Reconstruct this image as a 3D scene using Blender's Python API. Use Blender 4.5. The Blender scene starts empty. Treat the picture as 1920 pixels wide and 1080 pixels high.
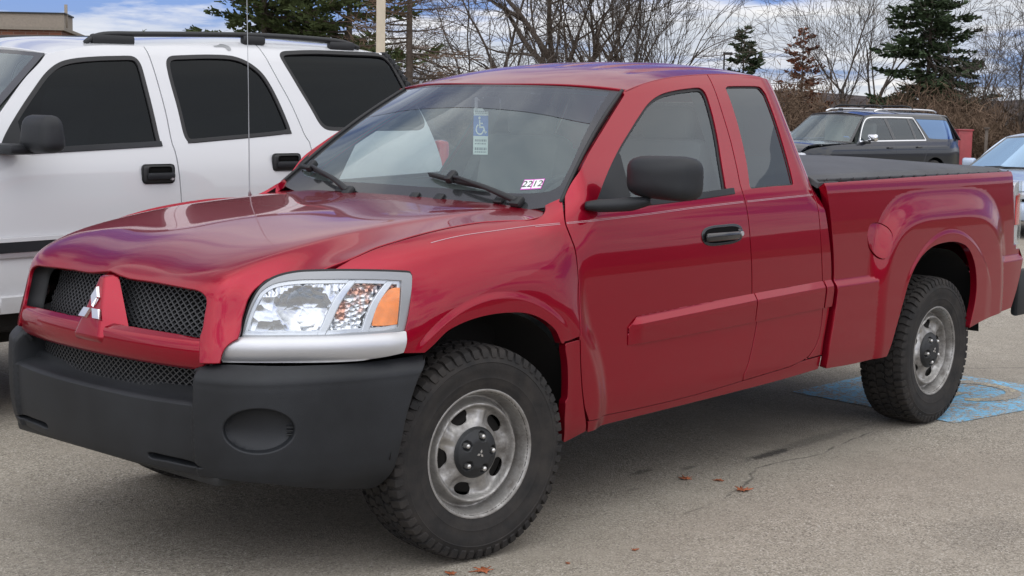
import bpy, bmesh, math, random, json
import numpy as np
from mathutils import Vector, Matrix
from mathutils.geometry import delaunay_2d_cdt
SC=bpy.context.scene; COL=SC.collection
R_=math.radians
# ------------------------------------------------------------------ camera
cd=bpy.data.cameras.new('camera'); cam=bpy.data.objects.new('camera',cd); COL.objects.link(cam); SC.camera=cam
def _cam():
    x,y,z,yaw,pitch,roll,F=-3.793,-4.3936,1.5644,.7304,.1186,.0191,2861.43
    f=np.array([math.cos(yaw)*math.cos(pitch),math.sin(yaw)*math.cos(pitch),-math.sin(pitch)])
    r=np.cross(f,[0,0,1]); r/=np.linalg.norm(r); u=np.cross(r,f); c,s=math.cos(roll),math.sin(roll)
    X=c*r+s*u; Y=-s*r+c*u; Z=-f
    cam.matrix_world=Matrix(((X[0],Y[0],Z[0],x),(X[1],Y[1],Z[1],y),(X[2],Y[2],Z[2],z),(0,0,0,1)))
    cd.sensor_width=36; cd.lens=36*F/1920; cd.clip_end=3000; cd.clip_start=.05
_cam()
SC.view_settings.view_transform='Standard'; SC.view_settings.look='None'; SC.view_settings.gamma=1
SC.view_settings.exposure=1.48
SUN_EL,SUN_AZ=R_(50),R_(225)      # azimuth of the sun measured from +x towards +y
# ------------------------------------------------------------------ node helper
class NT:
    def __init__(s,tree): s.t=tree; s.n=tree.nodes; s.l=tree.links
    def add(s,typ,**kw):
        n=s.n.new(typ)
        for k,v in kw.items():
            if k.startswith('i_'):
                key=k[2:]; key=int(key) if key.isdigit() else key.replace('_',' ')
                s.set(n.inputs[key],v)
            else: setattr(n,k,v)
        return n
    def set(s,inp,v):
        if isinstance(v,bpy.types.NodeSocket): s.l.new(v,inp)
        elif isinstance(v,bpy.types.Node): s.l.new(v.outputs[0],inp)
        else: inp.default_value=v
    def math(s,op,a,b=None,c=None,clamp=False):
        n=s.n.new('ShaderNodeMath'); n.operation=op; n.use_clamp=clamp
        for i,v in enumerate((a,b,c)):
            if v is not None: s.set(n.inputs[i],v)
        return n.outputs[0]
    def vmath(s,op,a,b=None):
        n=s.n.new('ShaderNodeVectorMath'); n.operation=op
        for i,v in enumerate((a,b)):
            if v is not None: s.set(n.inputs[i],v)
        return n.outputs['Value'] if op in('LENGTH','DOT_PRODUCT','DISTANCE') else n.outputs[0]
    def ramp(s,fac,stops,interp='LINEAR'):
        n=s.n.new('ShaderNodeValToRGB'); cr=n.color_ramp; cr.interpolation=interp
        while len(cr.elements)<len(stops): cr.elements.new(.5)
        for e,(p,c) in zip(cr.elements,stops):
            e.position=p; e.color=(c,c,c,1) if isinstance(c,(int,float)) else (*c,1)
        s.set(n.inputs[0],fac); return n.outputs[0]
    def mix(s,fac,a,b,blend='MIX'):
        n=s.n.new('ShaderNodeMix'); n.data_type='RGBA'; n.blend_type=blend
        s.set(n.inputs[0],fac)
        for i,v in ((6,a),(7,b)):
            if isinstance(v,tuple): v=(*v[:3],1)
            s.set(n.inputs[i],v)
        return n.outputs[2]
    def noise(s,vec,scale,detail=3,rough=.5,dim='3D',dist=0):
        n=s.n.new('ShaderNodeTexNoise'); n.noise_dimensions=dim
        if vec is not None: s.set(n.inputs['Vector'],vec)
        n.inputs['Scale'].default_value=scale; n.inputs['Detail'].default_value=detail; n.inputs['Roughness'].default_value=rough
        n.inputs['Distortion'].default_value=dist
        return n.outputs[0]
# ------------------------------------------------------------------ world: sky with broken cloud
W=bpy.data.worlds.new('World'); SC.world=W; W.use_nodes=True
def _world():
    t=NT(W.node_tree); t.n.clear()
    out=t.add('ShaderNodeOutputWorld'); bg=t.add('ShaderNodeBackground'); bg.inputs[1].default_value=.1
    t.l.new(bg.outputs[0],out.inputs[0])
    sky=t.add('ShaderNodeTexSky'); sky.sky_type='NISHITA'; sky.sun_disc=False
    sky.sun_elevation=SUN_EL; sky.sun_rotation=math.pi/2-SUN_AZ; sky.altitude=300; sky.air_density=1.0; sky.dust_density=.6; sky.ozone_density=1.6
    tc=t.add('ShaderNodeTexCoord'); d=tc.outputs['Generated']
    sp=t.add('ShaderNodeSeparateXYZ'); t.l.new(d,sp.inputs[0])
    z=t.math('MAXIMUM',sp.outputs[2],0.0)
    den=t.math('ADD',z,.10)
    cx=t.math('DIVIDE',sp.outputs[0],den); cy=t.math('DIVIDE',sp.outputs[1],den)
    cb=t.add('ShaderNodeCombineXYZ'); t.l.new(cx,cb.inputs[0]); t.l.new(cy,cb.inputs[1]); cb.inputs[2].default_value=CLOUD_SEED
    big=t.noise(cb.outputs[0],.62,7,.56,dist=.25)
    wisp=t.noise(cb.outputs[0],1.7,6,.6)
    dens=t.math('ADD',big,t.math('MULTIPLY',t.math('SUBTRACT',wisp,.5),.30))
    mask=t.ramp(dens,[(.41,0.0),(.485,.65),(.57,1.0)])
    # thicker cloud is greyer below, thin edges are bright
    shade=t.noise(cb.outputs[0],1.15,5,.55)
    cc=t.ramp(t.math('ADD',t.math('MULTIPLY',dens,.65),t.math('MULTIPLY',shade,.40)),[(.42,(4.3,4.1,3.8)),(.50,(3.6,3.55,3.5)),(.58,(2.5,2.65,2.9)),(.72,(2.1,2.3,2.7))])
    # the cloud deck glows towards the veiled sun
    sv=(math.cos(SUN_EL)*math.cos(SUN_AZ),math.cos(SUN_EL)*math.sin(SUN_AZ),math.sin(SUN_EL))
    gl=t.math('POWER',t.math('MAXIMUM',t.vmath('DOT_PRODUCT',d,sv),0.0),2.0)
    gs=t.math('ADD',1.0,t.math('MULTIPLY',gl,1.7)); gc=t.add('ShaderNodeCombineColor')
    for i in range(3): t.l.new(gs,gc.inputs[i])
    cc=t.mix(1.0,cc,gc.outputs[0],'MULTIPLY')
    skyc=t.mix(1.0,sky.outputs[0],(.155,.195,.37),'MULTIPLY')
    c=t.mix(mask,skyc,cc)
    t.l.new(c,bg.inputs[0])
CLOUD_SEED=3.7
_world()
sd=bpy.data.lights.new('sun','SUN'); sd.energy=.6; sd.angle=R_(170); sd.color=(1,.94,.85)
sun=bpy.data.objects.new('sun',sd); COL.objects.link(sun)
_sv=Vector((math.cos(SUN_EL)*math.cos(SUN_AZ),math.cos(SUN_EL)*math.sin(SUN_AZ),math.sin(SUN_EL)))
sun.rotation_euler=_sv.to_track_quat('Z','Y').to_euler(); sun.location=(0,0,30)

# ------------------------------------------------------------------ curved surfaces of the pickup body
def sm(a,b,x):
    t=np.clip((x-a)/(b-a),0,1); return t*t*(3-2*t)
def pch(xs,ys):
    # monotone-ish C1 cubic (Catmull-Rom tangents, nonuniform), linear extrapolation
    xs=np.array(xs,float); ys=np.array(ys,float)
    h=np.diff(xs); d=np.diff(ys)/h
    m=np.zeros_like(ys); m[1:-1]=(d[:-1]*h[1:]+d[1:]*h[:-1])/(h[:-1]+h[1:]); m[0]=d[0]; m[-1]=d[-1]
    def f(x):
        x=np.asarray(x,float); i=np.clip(np.searchsorted(xs,x)-1,0,len(xs)-2)
        t=(x-xs[i])/h[i]
        tc=np.clip(t,0,1)
        v=((2*tc**3-3*tc**2+1)*ys[i]+(tc**3-2*tc**2+tc)*h[i]*m[i]+(-2*tc**3+3*tc**2)*ys[i+1]+(tc**3-tc**2)*h[i]*m[i+1])
        return v+np.where(t<0,t*h[i]*m[0],0)+np.where(t>1,(t-1)*h[i]*m[-1],0)
    return f
def natural(ts,P):
    # C2 natural cubic spline through P (n,k) at ts
    ts=np.array(ts,float); P=np.array(P,float); n=len(ts); h=np.diff(ts)
    A=np.eye(n); B=np.zeros_like(P)
    for i in range(1,n-1):
        A[i,i-1]=h[i-1]; A[i,i]=2*(h[i-1]+h[i]); A[i,i+1]=h[i]
        B[i]=6*((P[i+1]-P[i])/h[i]-(P[i]-P[i-1])/h[i-1])
    M=np.linalg.solve(A,B)
    def f(t):
        t=np.asarray(t,float); i=np.clip(np.searchsorted(ts,t)-1,0,n-2)
        a=(ts[i+1]-t)/h[i]; b=(t-ts[i])/h[i]; H=(h[i]**2/6)
        a=a[...,None]; b=b[...,None]; H=H[...,None]
        return a*P[i]+b*P[i+1]+((a**3-a)*M[i]+(b**3-b)*M[i+1])*H
    return f
class Tensor:
    """interpolating bicubic surface through a grid G[i][j] at us[i], vs[j]"""
    def __init__(s,us,vs,G):
        G=np.array(G,float); s.us=np.array(us,float); s.vs=np.array(vs,float)
        s.G=G
        n,m,_=G.shape
        # precompute operator by splines of unit vectors
        s.fu=natural(us,np.eye(n)); s.fv=natural(vs,np.eye(m))
    def __call__(s,u,v):
        u,v=np.broadcast_arrays(np.asarray(u,float),np.asarray(v,float))
        return np.einsum('...i,...j,ijk->...k',s.fu(u),s.fv(v),s.G)
# ---------------------------------------------------------------- pickup side
PB=pch([-.95,-.88,-.80,-.74,-.65,-.55,-.45,-.35,-.25,-.1,.2,.5,1.2,2.2,3.3,4.0,4.25,4.4,4.5],
       [.45,.575,.655,.702,.757,.803,.838,.862,.876,.884,.888,.89,.893,.893,.893,.887,.877,.862,.845])
DZ=pch([.25,.30,.36,.40,.45,.55,.75,.85,.93,1.0,1.08,1.14,1.18,1.22,1.26,1.40,1.55,1.63,1.68,1.71,1.735,1.755],
       [-.07,-.045,-.025,-.012,-.004,0,0,-.002,-.0055,-.0105,-.019,-.028,-.037,-.050,-.068,-.138,-.213,-.254,-.283,-.303,-.325,-.36])
BZ=pch([.25,.30,.36,.40,.45,.55,.75,.9,1.0,1.1,1.18,1.22,1.245,1.265],
       [-.07,-.045,-.025,-.012,-.004,0,0,-.003,-.0065,-.012,-.018,-.022,-.029,-.045])
ET=pch([-.03,0,.012,.03,.06,.10,.15,.2,.3,.4,.5],
       [-.21,-.125,-.102,-.078,-.054,-.036,-.021,-.012,-.003,0,0])
ZS=pch([-.9,-.8,-.65,-.53,-.415,-.295,-.17,-.04,.09,.2,.33,.45,.6],
       [.95,.99,1.037,1.067,1.098,1.12,1.138,1.152,1.163,1.170,1.180,1.194,1.22])
XG=pch([.35,.40,.53,.70,.85,1.0,1.13,1.25,1.32,1.8],[2.228,2.232,2.245,2.285,2.292,2.275,2.252,2.222,2.215,2.215])
def S(x,z):
    x=np.asarray(x,float); z=np.asarray(z,float)
    d=DZ(z); bz=BZ(z)
    low=DZ(np.minimum(z,.75))
    e=ET(ZS(x)-z)+low
    k=sm(.28,.62,x); prof=e*(1-k)+d*k
    bed=x>XG(z)
    prof=np.where(bed,bz,prof)
    w=PB(x)+prof
    # front wheel blister
    r=np.hypot(x-.03,(z-.40)*np.where(z>.4,1.0,.8))
    an=np.arctan2(z-.40,x-.03); wd=sm(.55,1.25,an)
    fb=.034*(1-sm(.545-.02*wd,.650+.24*wd,r))*(1-sm(-.25,-.75,x)*0.6)*(1-.25*wd)
    fb=fb+.0042*(1-sm(.508,.536,r))*sm(-.40,-.25,x)*(1-sm(.34,.43,x))
    # rear wheel blister
    q=(np.abs(x-3.37)/.79)**4+(np.abs(z-.40)/.80)**4*np.where(z>.4,1,.15)
    q=q**.25
    rb=.036*(1-sm(.80,1.0,q))
    ra=np.hypot(x-3.37,z-.42)
    rb=rb+.0045*(1-sm(.548,.576,ra))*sm(2.86,3.0,x)*(1-sm(3.80,3.9,x))
    led=.022*(1-sm(.775,.812,z))
    w=w+fb+np.where(bed,np.maximum(rb,led),0)
    # cab rear corner roll
    t=np.clip((x-2.10)/.11,0,1.1); w=w-np.where(bed,0,.028*t*t*sm(1.12,1.25,z))
    return w
def side(x,z):
    return np.stack(np.broadcast_arrays(x,-S(x,z),z),-1).astype(float)
# ---------------------------------------------------------------- hood and nose (near half; u lateral 0..1.0, v along)
_hu=[0,.30,.56,.62,.70,.80]
_hv=[0,.30,.68,1.0,1.2,1.31,1.39,1.45,1.52,1.62,1.75]
def _hood():
    c =[(.445,1.204),(.20,1.192),(-.20,1.164),(-.504,1.125),(-.702,1.086),(-.808,1.052),(-.880,1.016),(-.920,.971),(-.943,.90),(-.962,.80),(-.975,.68)]
    m =[(.445,1.200),(.20,1.188),(-.20,1.160),(-.503,1.121),(-.699,1.082),(-.803,1.048),(-.872,1.012),(-.910,.968),(-.932,.90),(-.951,.80),(-.966,.68)]
    k1=[(.445,1.192),(.20,1.180),(-.20,1.152),(-.50,1.113),(-.69,1.074),(-.79,1.040),(-.855,1.005),(-.887,.965),(-.907,.90),(-.932,.80),(-.952,.68)]
    k2=[(.445,1.188),(.20,1.174),(-.20,1.145),(-.49,1.106),(-.68,1.066),(-.775,1.031),(-.835,.995),(-.867,.955),(-.887,.89),(-.910,.80),(-.928,.68)]
    e1=[(.44,1.184),(.20,1.165),(-.20,1.131),(-.47,1.085),(-.65,1.045),(-.74,1.008),(-.795,.970),(-.824,.925),(-.847,.875),(-.873,.80),(-.895,.68)]
    e2=[(.43,1.176),(.20,1.156),(-.20,1.122),(-.44,1.078),(-.62,1.032),(-.70,.998),(-.755,.955),(-.785,.905),(-.805,.855),(-.83,.79),(-.855,.68)]
    W=[[0]*11,
       [.32,.315,.30,.29,.285,.28,.275,.27,.267,.265,.265],
       [.60,.60,.59,.575,.56,.55,.54,.53,.525,.525,.53],
       [.635,.625,.615,.60,.59,.58,.573,.565,.565,.573,.582],
       [.71,.70,.685,.660,.635,.622,.614,.606,.603,.61,.622],
       [.79,.79,.775,.742,.700,.688,.680,.672,.668,.668,.68]]
    G=[]
    for prof,ws in zip((c,m,k1,k2,e1,e2),W):
        G.append([(p[0],-w,p[1]) for p,w in zip(prof,ws)])
    F=[[(p[0],-p[1],p[2]) for p in r] for r in G[:0:-1]]+G
    return Tensor([-a for a in _hu[:0:-1]]+_hu,_hv,F)
hood=_hood()
# ---------------------------------------------------------------- front wrap for lamps (s along plan curve, z)
_lp=np.array([(-.965,0),(-.95,.22),(-.905,.44),(-.845,.553),(-.772,.637),(-.712,.680),(-.632,.737),(-.541,.793),(-.447,.834),(-.35,.862),(-.25,.876)])
_ls=np.r_[0,np.cumsum(np.hypot(*np.diff(_lp,axis=0).T))]
_lf=natural(_ls,_lp)
def lampw(s,z):
    p=_lf(np.asarray(s,float)); s,z=np.broadcast_arrays(np.asarray(s,float),np.asarray(z,float))
    p=_lf(s); h=1e-3; t=_lf(s+h)-_lf(s-h); t=t/np.linalg.norm(t,axis=-1,keepdims=True)
    n=np.stack([-t[...,1],t[...,0]],-1)  # outward: left of travel (front->side) 
    off=.012-.10*np.clip(z-.80,-.2,.4)-.55*np.clip(z-.93,0,.2)**2*2 
    off=off+.012*(1-sm(.80,.835,z))
    q=p+n*off[...,None]
    return np.stack([q[...,0],-q[...,1],z],-1)
# ---------------------------------------------------------------- bumper wrap
_bp=np.array([(-1.012,0),(-1.005,.22),(-.985,.42),(-.955,.56),(-.90,.67),(-.82,.745),(-.72,.80),(-.60,.845),(-.48,.875),(-.36,.895),(-.22,.91)])
_bs=np.r_[0,np.cumsum(np.hypot(*np.diff(_bp,axis=0).T))]
_bf=natural(_bs,_bp)
BPZ=pch([.30,.34,.37,.40,.45,.55,.64,.68,.705,.72,.735,.75],[-.10,-.06,-.035,-.02,-.008,0,0,-.002,-.006,-.018,-.035,-.06])
FOGS,FOGZ=.754,.548
def bumper(s,z):
    s,z=np.broadcast_arrays(np.asarray(s,float),np.asarray(z,float))
    p=_bf(s); h=1e-3; t=_bf(s+h)-_bf(s-h); t=t/np.linalg.norm(t,axis=-1,keepdims=True)
    n=np.stack([-t[...,1],t[...,0]],-1)
    off=BPZ(z-.012*sm(.7,1.2,s)*0)
    off=off-.014*(1-sm(.520,.536,s))
    q=p+n*off[...,None]
    return np.stack([q[...,0],-q[...,1],z],-1)
# ---------------------------------------------------------------- roof
_sx=[.92,1.06,1.20,1.36,1.54,1.72,1.90,2.05,2.13,2.20,2.25]
_sz=[1.600,1.637,1.667,1.692,1.709,1.719,1.724,1.722,1.716,1.704,1.690]
_sw=[.652,.637,.618,.602,.590,.583,.580,.578,.574,.566,.560]
RZ=pch(_sx,_sz); RW=pch(_sx,_sw)
RC=pch([.9,1.1,1.5,1.9,2.1,2.25],[.046,.052,.055,.050,.042,.032])
def roof(x,w):
    x,w=np.broadcast_arrays(np.asarray(x,float),np.asarray(w,float)); a=np.abs(w)
    z=RZ(x)+RC(x)*(1-(a/RW(x))**2.6)
    g=0
    for c in (.10,.29,.46):
        g=g+np.exp(-((a-c)/.020)**2)
    z=z-.009*g*sm(1.24,1.42,x)*(1-sm(1.98,2.06,x))
    return np.stack([x,-w,z],-1)
# ---------------------------------------------------------------- windshield  (u lateral 0..1, v up 0..1)
def _ws():
    b=[(.43,0,1.195),(.445,-.33,1.198),(.475,-.62,1.210),(.515,-.785,1.235)]
    t=[(.955,0,1.652),(.968,-.25,1.650),(1.005,-.45,1.643),(1.058,-.622,1.630)]
    G=[]
    for i in range(4):
        B=np.array(b[i]);T=np.array(t[i]); row=[]
        for v,bul in ((0,0),(.33,.018),(.67,.020),(1,0)):
            p=B*(1-v)+T*v; p=p+np.array([-.62,0,.62])*bul
            row.append(p)
        G.append(row)
    F=[[(p[0],-p[1],p[2]) for p in r] for r in G[:0:-1]]+G
    return Tensor([-1,-.76,-.4,0,.40,.76,1.0],[0,.33,.67,1],F)
wshield=_ws()

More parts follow.
